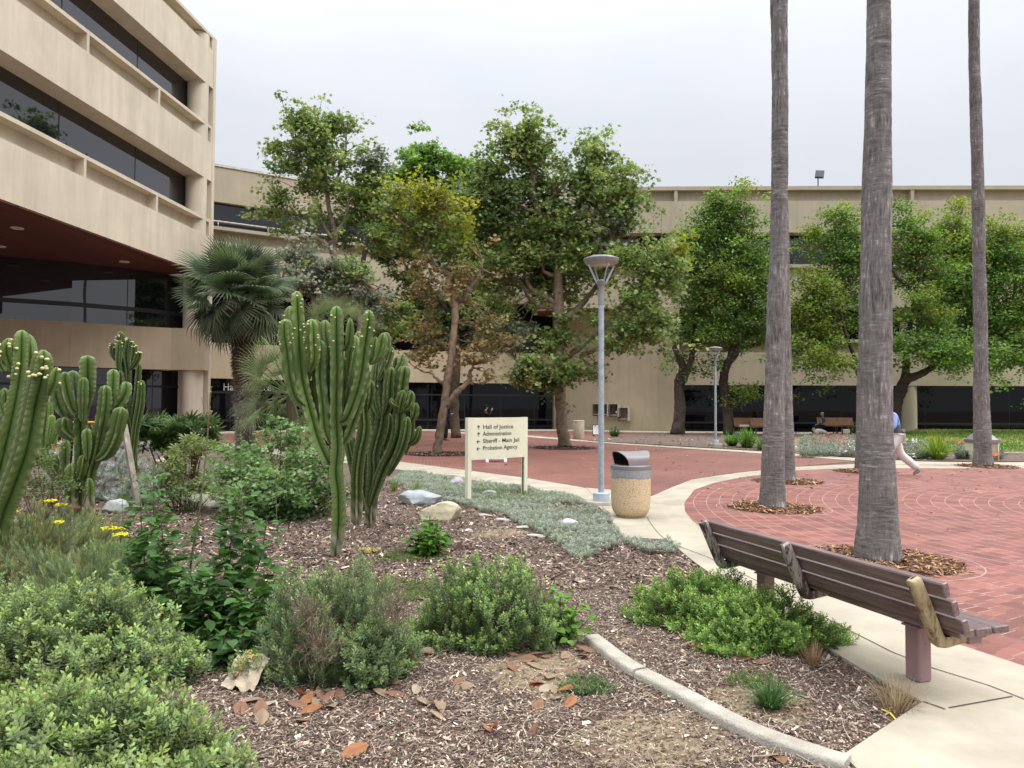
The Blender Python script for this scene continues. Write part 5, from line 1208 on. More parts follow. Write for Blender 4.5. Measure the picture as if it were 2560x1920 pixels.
secA = [
 ([(732, 2115), (735, 1850), (740, 1659), (760, 1500), (800, 1300), (795, 1120), (800, 975)], [.11, .12, .12, .125, .13, .11, .09], -.2, -.35),
 ([(850, 2140), (860, 1900), (880, 1659), (880, 1500), (940, 1250), (960, 1000), (975, 700), (985, 450)], [.10, .12, .12, .125, .13, .13, .12, .10], 0, .1),
 ([(850, 1950), (900, 1800), (960, 1640), (1040, 1490), (1090, 1340), (1100, 1150), (1120, 950), (1150, 740)], [.07, .10, .12, .13, .13, .12, .125, .12], -.05, -.2),
 ([(1000, 1690), (1100, 1500), (1150, 1350), (1172, 1180)], [.06, .09, .10, .08], -.2, -.3),
 ([(960, 1190), (1010, 1080), (1020, 900), (1035, 752)], [.06, .10, .11, .09], -.1, -.2),
 ([(1095, 1145), (1110, 1050), (1140, 950)], [.06, .10, .08], -.25, -.3), ([(1130, 1140), (1185, 1080), (1210, 960)], [.05, .09, .07], -.15, -.1),
 ([(1190, 1245), (1230, 1170), (1247, 1060)], [.05, .075, .06], -.2, -.25), ([(1180, 1425), (1245, 1375), (1280, 1262)], [.05, .075, .065], -.2, -.25),
 ([(935, 1200), (890, 1050), (890, 880), (905, 700)], [.06, .09, .10, .08], 0, .1), ([(825, 1125), (850, 1000), (855, 865)], [.06, .10, .08], -.35, -.4),
 ([(915, 870), (985, 730), (1035, 575)], [.05, .09, .09], 0, .1), ([(1060, 810), (1115, 730), (1130, 640)], [.05, .09, .08], 0, .1), ([(1060, 1000), (1070, 820), (1075, 660)], [.05, .08, .07], .15, .2),
 ([(780, 2000), (700, 1600), (660, 1400), (640, 1280)], [.08, .10, .10, .07], .2, .2), ([(790, 1950), (800, 1650), (830, 1400), (850, 1150)], [.08, .11, .11, .08], .25, .3),
 ([(860, 1850), (700, 1500), (690, 1350)], [.07, .10, .08], .3, .3), ([(940, 1500), (1000, 1300), (1010, 1150)], [.07, .11, .09], .2, .2), ([(870, 1250), (860, 1050), (860, 780)], [.07, .10, .08], .15, .2),
 ([(930, 1600), (920, 1400), (905, 1200), (870, 950)], [.07, .11, .11, .09], .12, .1), ([(1100, 1100), (1040, 1060), (1030, 1020)], [.04, .06, .05], -.3, -.3), ([(1150, 1500), (1200, 1300), (1190, 950)], [.05, .08, .07], 0, 0)]
cactus('darker many-stemmed candelabra cactus just right of and behind the tallest one', secA, 9.4, z1b, 102, (790, 2120), ribs=5, tone=.80, buds=[(1, 5, .3, .014), (11, 3, .4, .014)])
z2 = lambda x, y: (x * .2532, 820 + y * .2532)
lefA = [
 ([(790, 1890), (790, 1500), (800, 1300), (800, 900), (860, 600), (868, 270)], [.14, .15, .16, .17, .21, .20], 0, -.05),
 ([(875, 1890), (880, 1560), (900, 1400), (940, 1280), (980, 1080), (1030, 800), (1042, 565)], [.11, .12, .12, .12, .13, .14, .12], -.15, -.25),
 ([(950, 1310), (1060, 1230), (1140, 1060), (1200, 780)], [.08, .13, .15, .14], -.25, -.3), ([(1080, 860), (1170, 760), (1235, 640), (1242, 530)], [.08, .12, .14, .13], -.2, -.1),
 ([(1065, 900), (1110, 650), (1120, 408)], [.08, .14, .15], -.1, 0), ([(770, 900), (690, 750), (640, 550), (640, 432)], [.08, .13, .14, .12], -.1, -.15),
 ([(765, 870), (720, 600), (718, 420)], [.08, .13, .12], 0, .1), ([(815, 920), (820, 650), (825, 485)], [.07, .10, .09], -.2, -.2), ([(650, 900), (580, 750), (555, 600), (570, 490)], [.08, .15, .16, .13], 0, .1),
 ([(865, 1300), (870, 1150), (860, 990)], [.07, .12, .12], -.3, -.3), ([(795, 1140), (700, 1070), (640, 1000), (635, 880)], [.08, .12, .16, .15], -.05, -.1), ([(700, 1535), (610, 1500), (530, 1400), (500, 1245)], [.07, .11, .13, .12], -.1, -.2),
 ([(660, 1525), (650, 1300), (660, 1105)], [.08, .13, .13], -.15, -.15), ([(740, 1525), (800, 1430), (832, 1250)], [.07, .10, .09], -.25, -.3), ([(690, 1560), (700, 1450), (702, 1335)], [.07, .12, .10], -.3, -.3),
 ([(705, 1880), (700, 1700), (700, 1540)], [.13, .13, .13], -.1, -.1), ([(880, 1880), (885, 1650), (880, 1480)], [.10, .10, .08], -.3, -.3), ([(900, 1130), (930, 1010), (900, 950)], [.05, .08, .07], 0, 0)]
cactus('broad green candelabra cactus standing between the leftmost one and the staked one', lefA, 10.4, z2, 103, (790, 1880), tone=.92)
farA = [
 ([(-120, 2500), (0, 1900), (110, 1600), (250, 1200), (330, 800), (400, 480), (430, 215)], [.16, .17, .17, .17, .165, .16, .13], 0, -.05),
 ([(-160, 2500), (-120, 1900), (-20, 1500), (100, 1000), (180, 600), (210, 350), (222, 20)], [.14, .14, .15, .145, .13, .13, .12], .25, .3),
 ([(125, 435), (85, 260), (80, 100)], [.06, .10, .09], .25, .2), ([(40, 430), (-10, 300), (-20, 150)], [.06, .09, .08], .2, .2), ([(250, 440), (300, 300), (290, 60)], [.06, .09, .07], .35, .4),
 ([(480, 665), (530, 540), (560, 385)], [.06, .10, .09], -.1, -.1), ([(0, 900), (40, 760), (42, 590)], [.05, .09, .08], .5, .5), ([(-10, 1400), (20, 1000), (-30, 700)], [.1, .12, .1], .45, .45)]
cactus('leftmost and nearest thick candelabra cactus, cut off by the photo edge, with yellow bud clusters', farA, 5.9, z2, 104, (-130, 3000), ribs=4, wscale=1.12, tone=1.12, buds=[(0, 26, .16, .017), (1, 12, .25, .017), (2, 10, .4, .017), (3, 16, .5, .017), (5, 8, .5, .016)])
tallA = [
 ([(1300, 1850), (1310, 1500), (1300, 1100), (1250, 850), (1215, 620), (1230, 430), (1190, 250), (1188, 35)], [.09, .10, .11, .13, .15, .14, .11, .10], 0, 0),
 ([(1300, 1350), (1340, 1000), (1385, 750), (1400, 515)], [.07, .09, .10, .08], -.1, -.1), ([(1300, 980), (1345, 700), (1372, 345)], [.06, .08, .07], 0, .1), ([(1265, 440), (1250, 260), (1280, 95)], [.06, .09, .08], 0, .05),
 ([(1275, 420), (1315, 280), (1322, 150)], [.05, .08, .07], .1, .1), ([(1280, 420), (1345, 330), (1382, 225)], [.05, .08, .07], -.1, -.1), ([(1140, 322), (1110, 250), (1108, 142)], [.05, .07, .06], -.05, -.05),
 ([(1165, 420), (1170, 280), (1182, 118)], [.05, .08, .06], -.12, -.12), ([(1190, 700), (1190, 560), (1188, 420)], [.06, .09, .08], -.15, -.15), ([(1260, 1000), (1230, 800), (1260, 640)], [.06, .1, .08], .1, .1)]
cactus('slender dark cactus with crested yellow flowers, tied to a leaning wooden stake', tallA, 11.9, z2, 105, (1300, 1860), ribs=5, tone=.72, buds=[(0, 14, .08, .018), (3, 12, .12, .018), (4, 10, .15, .018), (5, 12, .2, .018), (6, 10, .25, .016), (7, 8, .2, .016), (1, 6, .08, .016)])
mb = MB(); a = P(310, 1062, 11.5); b_ = P(346, 1275, 11.2); b_[2] = 0
bar(mb, a, b_, .085, .06); tag(mb.build('stake', M['wood_old'], origin=b_), 'weathered grey wooden stake leaning against the slender cactus', 'stake')
z3 = lambda x, y: (x * .2532, 820 + y * .2532)
cactus('small pale yellow-green cactus seen between the two big left cacti', [([(440, 1400), (445, 1100), (470, 850), (480, 700)], [.10, .14, .15, .12], 0, 0), ([(470, 1150), (500, 1000), (515, 855)], [.06, .11, .09], -.1, -.1), ([(450, 1150), (430, 1000), (440, 900)], [.06, .1, .08], .1, .1), ([(480, 1200), (560, 1050), (590, 900)], [.06, .09, .07], 0, 0)], 14.5, z3, 106, (440, 1600), tone=1.75)
# ---------------- trees ----------------
def star_leaf(lobes=5, fold=.12):
    V = [(0, 0, 0)]; out = []
    angs = [-150, -105, -75, -45, -22, 0, 22, 45, 75, 105, 150]; rads = [.30, .52, .34, .80, .42, 1.0, .42, .80, .34, .52, .30]
    for a, r_ in zip(angs, rads): out.append((r_ * math.sin(R(a)) * .62, .25 + r_ * math.cos(R(a)) * .62, fold * (abs(math.sin(R(a))) * r_)))
    return (np.array(out), np.array([list(range(len(out)))]), np.ones((len(out), 3)))
def oval_leaf(w=.3, fold=.08):
    out = [(0, 0, 0), (w, .35, fold), (w * .8, .7, fold), (0, 1, -.05), (-w * .8, .7, fold), (-w, .35, fold)]
    return (np.array(out), np.array([[0, 1, 2, 3], [0, 3, 4, 5]]), np.ones((6, 3)))
STAR, OVAL = star_leaf(), oval_leaf()
PAL = {
 'syc': [(.055, .090, .022), (.075, .12, .028), (.10, .15, .035), (.14, .19, .05), (.045, .075, .022), (.17, .19, .06)],
 'sycy': [(.24, .29, .04), (.31, .34, .05), (.19, .26, .045), (.14, .20, .04), (.30, .28, .06)],
 'syco': [(.22, .16, .075), (.30, .23, .10), (.17, .17, .07), (.27, .25, .10), (.14, .14, .06), (.32, .20, .09), (.20, .24, .07)],
 'green': [(.07, .13, .025), (.10, .18, .035), (.14, .24, .05), (.055, .10, .022)],
 'grey': [(.10, .125, .06), (.14, .16, .09), (.075, .095, .045), (.19, .20, .12)],
 'pear': [(.040, .075, .016), (.055, .10, .020), (.08, .14, .026), (.12, .19, .035), (.035, .06, .015)],
 'peary': [(.12, .20, .03), (.18, .27, .04), (.09, .15, .025), (.24, .28, .05)],
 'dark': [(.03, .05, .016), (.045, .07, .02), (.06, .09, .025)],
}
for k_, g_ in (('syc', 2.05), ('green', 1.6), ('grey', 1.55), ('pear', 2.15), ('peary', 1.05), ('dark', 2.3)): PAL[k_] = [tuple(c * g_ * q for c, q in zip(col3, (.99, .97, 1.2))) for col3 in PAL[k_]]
CS = 1.36
def crown_leaves(mb, clumps, Y, rs, leaf, size, cl_r=.42, per=26, tw=None, tilt=.75, dens=1.0, limbs=None):
    cl_r = cl_r * .92
    for cdef in clumps:
        u, v, ru, rv, pal = cdef[:5]; dY = cdef[5] if len(cdef) > 5 else 0.0; dn = cdef[6] if len(cdef) > 6 else 1.0
        Yc = Y + dY; s = Yc / FPX; c = P(u, v, Yc); a, b_ = ru * s * CS, rv * s * CS; cth = max(a, b_) * .85
        N_ = int(max(4, dn * dens * 7.6 * (a * b_ * cth) ** (2 / 3) / cl_r ** 2))
        d = rs.normal(size=(N_, 3)); d /= np.linalg.norm(d, axis=1)[:, None]; az_ = np.arctan2(d[:, 2], d[:, 0]); rr_ = np.where(rs.rand(N_) < .10, rs.uniform(1.15, 1.65, N_), np.clip(np.abs(rs.normal(.60, .30, N_)), .1, 1.3)) * (1 + .22 * np.sin(az_ * 3 + u) + .14 * np.sin(az_ * 7 + v) + rs.normal(0, .10, N_))
        cc = c + d * np.array([a, cth, b_]) * rr_[:, None]
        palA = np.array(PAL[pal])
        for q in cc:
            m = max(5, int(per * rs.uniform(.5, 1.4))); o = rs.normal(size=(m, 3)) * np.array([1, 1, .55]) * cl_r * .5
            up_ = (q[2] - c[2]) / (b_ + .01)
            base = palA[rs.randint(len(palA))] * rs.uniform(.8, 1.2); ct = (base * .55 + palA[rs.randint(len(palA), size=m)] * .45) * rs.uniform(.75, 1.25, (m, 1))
            A = rand_rot(rs, m, tilt) * (size * rs.uniform(.65, 1.25, m))[:, None, None]
            mb.inst(leaf, A, q + o, ct)
            if tw is not None and rs.rand() < .45:
                tgt = c + (q - c) * .3 if limbs is None else limbs[np.argmin(((limbs - q) ** 2).sum(1))]
                mid = (q + tgt) / 2 + rs.normal(0, .12, 3)
                if np.linalg.norm(q - tgt) < 2.8: tube(tw, [tgt, mid, q], [.026, .016, .007], 4, col=(.75, .7, .65), cap=False)
def shr(L, k, kd=1.0): return [(u, v, a * k, b_ * k, *([r_[0], r_[1] if len(r_) > 1 else 0, (r_[2] if len(r_) > 2 else 1.0) * kd])) for u, v, a, b_, *r_ in L]
def tree(name, label, base, Y, limbs, clumps, leaf, size, seed, bark='sycbark', cat='tree', per=26, cl_r=.42, dens=1.0, tilt=.75, group=None, btint=(1, 1, 1), z0=0.0):
    b3 = P(*base, Y); b3[2] = z0; t = thing(name, label, cat, b3, group); rs = np.random.RandomState(seed)
    tr = MB(); tw = MB(); allp = []
    for L in limbs:
        pts = np.array([np.append(P(p[0], p[1], Y + (p[3] if len(p) > 3 else 0)), p[2]) for p in L]); q = spline(pts, max(8, len(L) * 5))
        q[:, :3] += rs.normal(0, .012, (len(q), 3)) * 1.0; r_ = np.maximum(q[:, 3], .012)
        g_ = np.clip(.75 + .25 * np.sin(np.linspace(0, 9, len(q)) + seed), .5, 1.1)
        cols = (np.array(btint)[None, None] * np.ones((len(q), 12, 1)) * (g_[:, None, None])) * rs.uniform(.85, 1.12, (len(q), 12, 1))
        tube(tr, q[:, :3], r_, 12, prof=1 + .07 * rs.normal(size=(len(q), 12)), cols=cols); allp.append(q[:, :3])
    tr.build('trunk', M[bark], t, smooth=True)
    mb = MB(); crown_leaves(mb, clumps, Y, rs, leaf, size, cl_r, per, tw, tilt, dens, np.concatenate(allp))
    for F_, _m in tw.F: mb.F.append((F_ + mb.n, 1))
    mb.V += tw.V; mb.C += tw.C; mb.n += tw.n
    mb.build('crown', [M['leaf'], M[bark]], t)
    return t
r1 = lambda x, y: (500 + .3979 * x, 240 + .3979 * y)
def K1(L): return [(*r1(x, y), a * .3979, b_ * .3979, pal, *rest) for x, y, a, b_, pal, *rest in L]
r2 = lambda x, y: (1150 + .3979 * x, 240 + .3979 * y)
def K2(L): return [(*r2(x, y), a * .3979, b_ * .3979, pal, *rest) for x, y, a, b_, pal, *rest in L]
r3 = lambda x, y: (1810 + .3979 * x, 240 + .3979 * y)
def K3(L): return [(*r3(x, y), a * .3979, b_ * .3979, pal, *rest) for x, y, a, b_, pal, *rest in L]
G_S = 'sycamores in front of the rear wing'
tree('sycamore_tree', 'tall narrow green sycamore at left, its airy rounded crown rising above the rear wing roof', (842, 1095), 33, [
 [(846, 1095, .22), (846, 800, .2), (842, 674, .17), (830, 618, .16), (838, 590, .13), (822, 519, .11), (814, 439, .08), (803, 355, .04)],
 [(832, 625, .12), (795, 598, .10), (755, 596, .09), (740, 562, .07), (715, 530, .04)], [(834, 600, .10), (806, 560, .08), (800, 520, .06), (770, 480, .03)], [(836, 590, .09), (860, 550, .07), (872, 500, .04)],
 [(818, 490, .08), (850, 430, .05), (865, 380, .03)], [(814, 450, .06), (770, 400, .04), (740, 360, .02)]],
 shr(K1([(715, 215, 190, 125, 'syc'), (620, 150, 110, 70, 'syc'), (860, 190, 100, 90, 'syc'), (480, 330, 80, 60, 'syc'), (560, 440, 140, 80, 'syc'), (800, 400, 180, 130, 'syc'), (640, 320, 120, 80, 'syc'), (500, 640, 120, 80, 'syc', 0, .8), (450, 720, 95, 60, 'syc', 0, .8), (720, 560, 150, 70, 'syc', 0, .7), (700, 760, 170, 90, 'syc', 0, .45), (870, 620, 90, 130, 'syc', 0, .8), (600, 850, 110, 60, 'syc', 0, .5), (900, 900, 110, 80, 'dark', 1, .7)]), .80, .85), STAR, .25, 201, group=G_S)
tree('sycamore_tree', 'slim pale-trunked sycamore just right of the tall left one, with sparse top', (905, 1095), 34, [
 [(905, 1095, .14), (900, 800, .13), (906, 666, .12), (918, 598, .10), (928, 519, .09), (932, 439, .06), (925, 385, .02)], [(905, 670, .06), (880, 640, .04), (860, 600, .03)]],
 K1([(1070, 420, 80, 100, 'grey', 0, .7), (1090, 560, 110, 90, 'syc'), (1020, 650, 90, 70, 'syc'), (1150, 700, 100, 90, 'syc'), (1130, 900, 110, 90, 'syc', 0, .7), (960, 750, 80, 60, 'syc', 0, .8)]), STAR, .26, 202, group=G_S)
tree('sycamore_tree', 'low grey-green leafy sycamore behind the fan palm crowns at left', (800, 1095), 27, [[(800, 1095, .12), (795, 900, .1), (790, 780, .08), (760, 700, .05)], [(795, 850, .06), (850, 750, .04), (900, 700, .03)], [(793, 800, .05), (740, 720, .03), (720, 650, .02)]],
 K1([(600, 1010, 130, 80, 'grey', 0, .8), (700, 1140, 170, 100, 'grey'), (820, 1080, 120, 70, 'grey'), (950, 1130, 120, 90, 'syc'), (1080, 1300, 110, 70, 'grey'), (850, 1240, 150, 60, 'grey'), (620, 1180, 90, 60, 'grey'), (1180, 1400, 80, 70, 'syc', 1, .7), (1280, 1340, 90, 60, 'syc', 1, .6), (1160, 1500, 110, 70, 'syc', 1.5, .6)]), STAR, .19, 203, group=G_S, per=24, cl_r=.35)
tree('sycamore_tree', 'bright green dense sycamore standing behind the yellowing one', (1140, 1097), 36.5, [
 [(1140, 1095, .26), (1135, 1000, .24), (1140, 880, .22), (1130, 700, .18), (1120, 560, .12), (1110, 460, .06)], [(1136, 800, .14), (1060, 700, .10), (1010, 620, .05)], [(1132, 700, .12), (1190, 620, .09), (1220, 540, .04)], [(1130, 640, .1), (1075, 540, .07), (1060, 430, .03)]],
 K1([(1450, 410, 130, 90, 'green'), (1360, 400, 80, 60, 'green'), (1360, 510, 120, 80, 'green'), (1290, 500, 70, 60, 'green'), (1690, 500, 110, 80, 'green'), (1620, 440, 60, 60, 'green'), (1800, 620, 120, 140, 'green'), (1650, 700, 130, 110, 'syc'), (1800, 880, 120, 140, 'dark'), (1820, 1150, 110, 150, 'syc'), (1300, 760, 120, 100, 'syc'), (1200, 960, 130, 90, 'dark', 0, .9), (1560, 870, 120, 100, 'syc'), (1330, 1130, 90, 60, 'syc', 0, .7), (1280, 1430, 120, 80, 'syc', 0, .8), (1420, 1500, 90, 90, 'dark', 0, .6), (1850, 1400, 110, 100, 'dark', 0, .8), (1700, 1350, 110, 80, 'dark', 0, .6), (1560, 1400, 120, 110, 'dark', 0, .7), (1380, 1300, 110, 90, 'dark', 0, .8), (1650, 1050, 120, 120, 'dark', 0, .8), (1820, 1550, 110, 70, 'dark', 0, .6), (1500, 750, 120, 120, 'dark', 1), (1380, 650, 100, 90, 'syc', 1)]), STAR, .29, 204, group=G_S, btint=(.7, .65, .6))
YB = 24.5
tree('sycamore_tree', 'yellowing sycamore with forked crooked branches and orange-brown lower leaves, left of the direction sign', (1093, 1133), YB, [
 [(1091, 1138, .18), (1096, 1110, .150), (1103, 1060, .145), (1114, 990, .135), (1120, 940, .135), (1128, 890, .12), (1137, 797, .115), (1137, 753, .12), (1121, 712, .115), (1124, 690, .105), (1113, 681, .10), (1089, 670, .095), (1072, 640, .085), (1064, 610, .075), (1061, 586, .06), (1048, 578, .035)],
 [(1136, 752, .11), (1161, 748, .09), (1164, 730, .085), (1173, 720, .08), (1193, 698, .065), (1203, 670, .045), (1206, 650, .03)], [(1122, 715, .06), (1117, 708, .05), (1098, 706, .042), (1081, 698, .038), (1072, 704, .032), (1061, 714, .02)],
 [(1116, 1015, .11), (1140, 982, .095), (1169, 955, .08), (1176, 930, .06), (1182, 915, .03)], [(1061, 600, .05), (1070, 570, .03), (1075, 530, .02)], [(1106, 960, .07), (1080, 935, .04), (1060, 930, .02)], [(1128, 880, .05), (1090, 850, .03), (1060, 860, .02)]],
 K1([(1400, 680, 170, 120, 'sycy'), (1440, 590, 90, 60, 'sycy'), (1520, 640, 70, 60, 'sycy'), (1240, 600, 70, 60, 'sycy'), (1220, 720, 90, 70, 'syc'), (1170, 830, 70, 40, 'green'), (1620, 780, 80, 80, 'sycy'), (1640, 880, 60, 60, 'sycy'), (1300, 880, 80, 60, 'syc'), (1430, 850, 110, 80, 'syc'), (1560, 970, 110, 90, 'syc', 0, .8), (1350, 950, 70, 60, 'sycy', 0, .8),
     (1480, 1230, 150, 100, 'syco', 0, .75), (1400, 1100, 90, 60, 'syco', 0, .6), (1680, 1120, 90, 110, 'syco', 0, .8), (1420, 1450, 100, 110, 'syco', 0, .7), (1500, 1580, 110, 60, 'syco', 0, .6), (1780, 1450, 120, 70, 'syco', 0, .5), (1880, 1500, 80, 60, 'syco', 0, .5), (1750, 1590, 120, 50, 'syco', 0, .4), (1350, 1640, 60, 50, 'syco', 0, .5)]) + [(1180, 905, 40, 26, 'syco', 0, .5), (1060, 905, 40, 30, 'syco', 0, .5), (1215, 940, 40, 14, 'syco', 0, .3)],
 STAR, .19, 205, group=G_S, per=17, cl_r=.36, btint=(1.25, 1.15, 1.1))
YC = 28.4
tree('sycamore_tree', 'largest central sycamore with mottled pale trunk, spreading behind the near lamp post', (1411, 1119), YC, [
 [(1413, 1122, .32), (1411, 1105, .25), (1405, 1050, .225), (1400, 960, .215), (1397, 885, .20), (1397, 800, .20), (1396, 700, .19), (1385, 620, .16), (1361, 558, .13), (1341, 519, .12), (1331, 471, .10), (1334, 445, .09), (1322, 400, .06), (1310, 350, .03)],
 [(1393, 800, .15), (1385, 768, .14), (1341, 765, .12), (1322, 740, .10), (1305, 712, .08), (1280, 690, .04)], [(1394, 770, .13), (1373, 748, .115), (1329, 724, .10), (1313, 688, .07), (1300, 640, .03)], [(1400, 830, .16), (1408, 806, .16), (1432, 784, .14), (1462, 752, .11), (1500, 700, .07), (1530, 640, .03)],
 [(1402, 905, .13), (1460, 860, .12), (1520, 809, .11), (1550, 770, .10), (1590, 728, .07), (1640, 690, .03)], [(1450, 890, .08), (1540, 850, .10), (1585, 810, .085), (1620, 780, .05)], [(1350, 535, .09), (1310, 520, .06), (1280, 500, .03)], [(1340, 520, .07), (1370, 500, .05), (1390, 480, .03)], [(1393, 690, .09), (1362, 680, .07), (1350, 640, .04)],
 [(1392, 620, .1), (1430, 560, .08), (1470, 500, .06), (1490, 430, .03)], [(1400, 950, .07), (1340, 920, .05), (1290, 900, .03)]],
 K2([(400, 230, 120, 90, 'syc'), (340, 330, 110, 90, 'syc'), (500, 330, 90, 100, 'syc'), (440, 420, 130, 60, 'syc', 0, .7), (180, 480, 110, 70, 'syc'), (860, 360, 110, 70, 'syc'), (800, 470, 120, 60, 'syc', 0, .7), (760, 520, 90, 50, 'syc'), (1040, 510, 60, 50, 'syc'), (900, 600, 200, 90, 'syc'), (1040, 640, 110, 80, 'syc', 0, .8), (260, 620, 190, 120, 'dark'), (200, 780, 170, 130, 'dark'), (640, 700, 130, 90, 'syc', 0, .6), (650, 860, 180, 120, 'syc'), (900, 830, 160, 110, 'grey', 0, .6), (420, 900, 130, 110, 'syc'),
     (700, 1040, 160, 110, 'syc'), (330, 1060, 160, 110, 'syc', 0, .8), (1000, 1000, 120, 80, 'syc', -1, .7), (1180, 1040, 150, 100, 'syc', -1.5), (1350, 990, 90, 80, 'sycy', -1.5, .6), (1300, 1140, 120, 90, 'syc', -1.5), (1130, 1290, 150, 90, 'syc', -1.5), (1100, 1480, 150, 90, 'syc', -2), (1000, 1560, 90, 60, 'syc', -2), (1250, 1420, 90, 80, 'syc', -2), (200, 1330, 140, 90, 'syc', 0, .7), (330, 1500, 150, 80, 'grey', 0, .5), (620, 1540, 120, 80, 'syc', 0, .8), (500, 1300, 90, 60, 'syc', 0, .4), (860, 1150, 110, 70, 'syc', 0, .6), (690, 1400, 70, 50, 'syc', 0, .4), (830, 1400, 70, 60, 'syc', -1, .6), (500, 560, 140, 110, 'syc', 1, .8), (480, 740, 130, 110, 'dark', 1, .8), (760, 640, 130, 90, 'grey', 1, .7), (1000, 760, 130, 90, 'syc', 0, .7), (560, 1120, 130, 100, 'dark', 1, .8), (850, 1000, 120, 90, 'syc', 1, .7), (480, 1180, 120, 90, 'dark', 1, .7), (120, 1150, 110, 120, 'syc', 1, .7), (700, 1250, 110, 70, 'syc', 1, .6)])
 + [(1335, 925, 55, 36, 'syc', -1, .9), (1420, 930, 50, 26, 'syc', -1, .8), (1380, 960, 45, 24, 'dark', -1, .6), (1300, 945, 40, 20, 'syc', -1, .6), (1490, 935, 40, 18, 'syc', -1, .5)],
 STAR, .225, 206, group=G_S, per=27, cl_r=.42, btint=(1.15, 1.12, 1.05), dens=1.15)
G_P = 'small-leaved trees in front of the right wing'
tree('pear_tree', 'dark small-leaved tree with twisted double trunk beside the domed trash can', (1700, 1083), 42, [
 [(1695, 1086, .46), (1697, 1060, .36), (1700, 1017, .32), (1697, 955, .27), (1708, 926, .24), (1700, 895, .18), (1686, 865, .14), (1690, 800, .08)], [(1700, 965, .22), (1726, 908, .18), (1733, 860, .15), (1740, 800, .10), (1760, 700, .05)]],
 K2([(1550, 760, 90, 70, 'pear'), (1500, 900, 110, 110, 'pear'), (1620, 880, 120, 110, 'pear'), (1530, 1060, 130, 100, 'pear'), (1480, 1230, 120, 110, 'pear'), (1580, 1330, 110, 110, 'pear'), (1440, 1400, 90, 90, 'pear'), (1640, 1180, 130, 110, 'pear'), (1420, 1080, 80, 80, 'pear'), (1650, 1050, 110, 90, 'pear'), (1400, 1500, 80, 60, 'pear', 0, .6), (1500, 1560, 130, 60, 'pear', 0, .5)]) + [(1690, 890, 40, 30, 'pear', 0, .4), (1740, 930, 40, 40, 'pear', 0, .25)],
 OVAL, .17, 207, bark='bark', group=G_P, per=44, cl_r=.6, btint=(.5, .48, .5), z0=.04)
tree('pear_tree', 'dark small-leaved tree with one leaning trunk behind the distant lamp post', (1823, 1083), 41.5, [
 [(1824, 1086, .36), (1821, 1050, .31), (1816, 1002, .28), (1809, 950, .26), (1818, 912, .23), (1845, 870, .18), (1840, 800, .12), (1830, 700, .06)], [(1822, 905, .17), (1832, 872, .15), (1866, 868, .13), (1904, 856, .10), (1930, 840, .06)], [(1812, 985, .09), (1850, 965, .07), (1890, 965, .04)]],
 K2([(1740, 700, 90, 80, 'pear'), (1640, 690, 80, 60, 'pear'), (1790, 580, 30, 50, 'sycy'), (1600, 640, 35, 50, 'pear'), (1720, 830, 130, 100, 'pear'), (1760, 980, 130, 110, 'pear'), (1680, 1140, 140, 110, 'peary', -1, .8), (1800, 1150, 120, 100, 'pear'), (1700, 1290, 130, 100, 'pear'), (1800, 1350, 110, 110, 'pear'), (1680, 1430, 110, 90, 'pear', 0, .9), (1850, 1480, 100, 60, 'pear'), (1850, 1050, 100, 120, 'pear'), (1850, 1250, 100, 120, 'pear'), (1720, 1540, 120, 60, 'pear'), (1600, 1450, 110, 80, 'pear')]) + [(1868, 985, 42, 26, 'peary', -1, .7), (1800, 905, 40, 30, 'pear', 0, .3)],
 OVAL, .17, 208, bark='bark', group=G_P, per=44, cl_r=.6, btint=(.5, .48, .5), z0=.04)
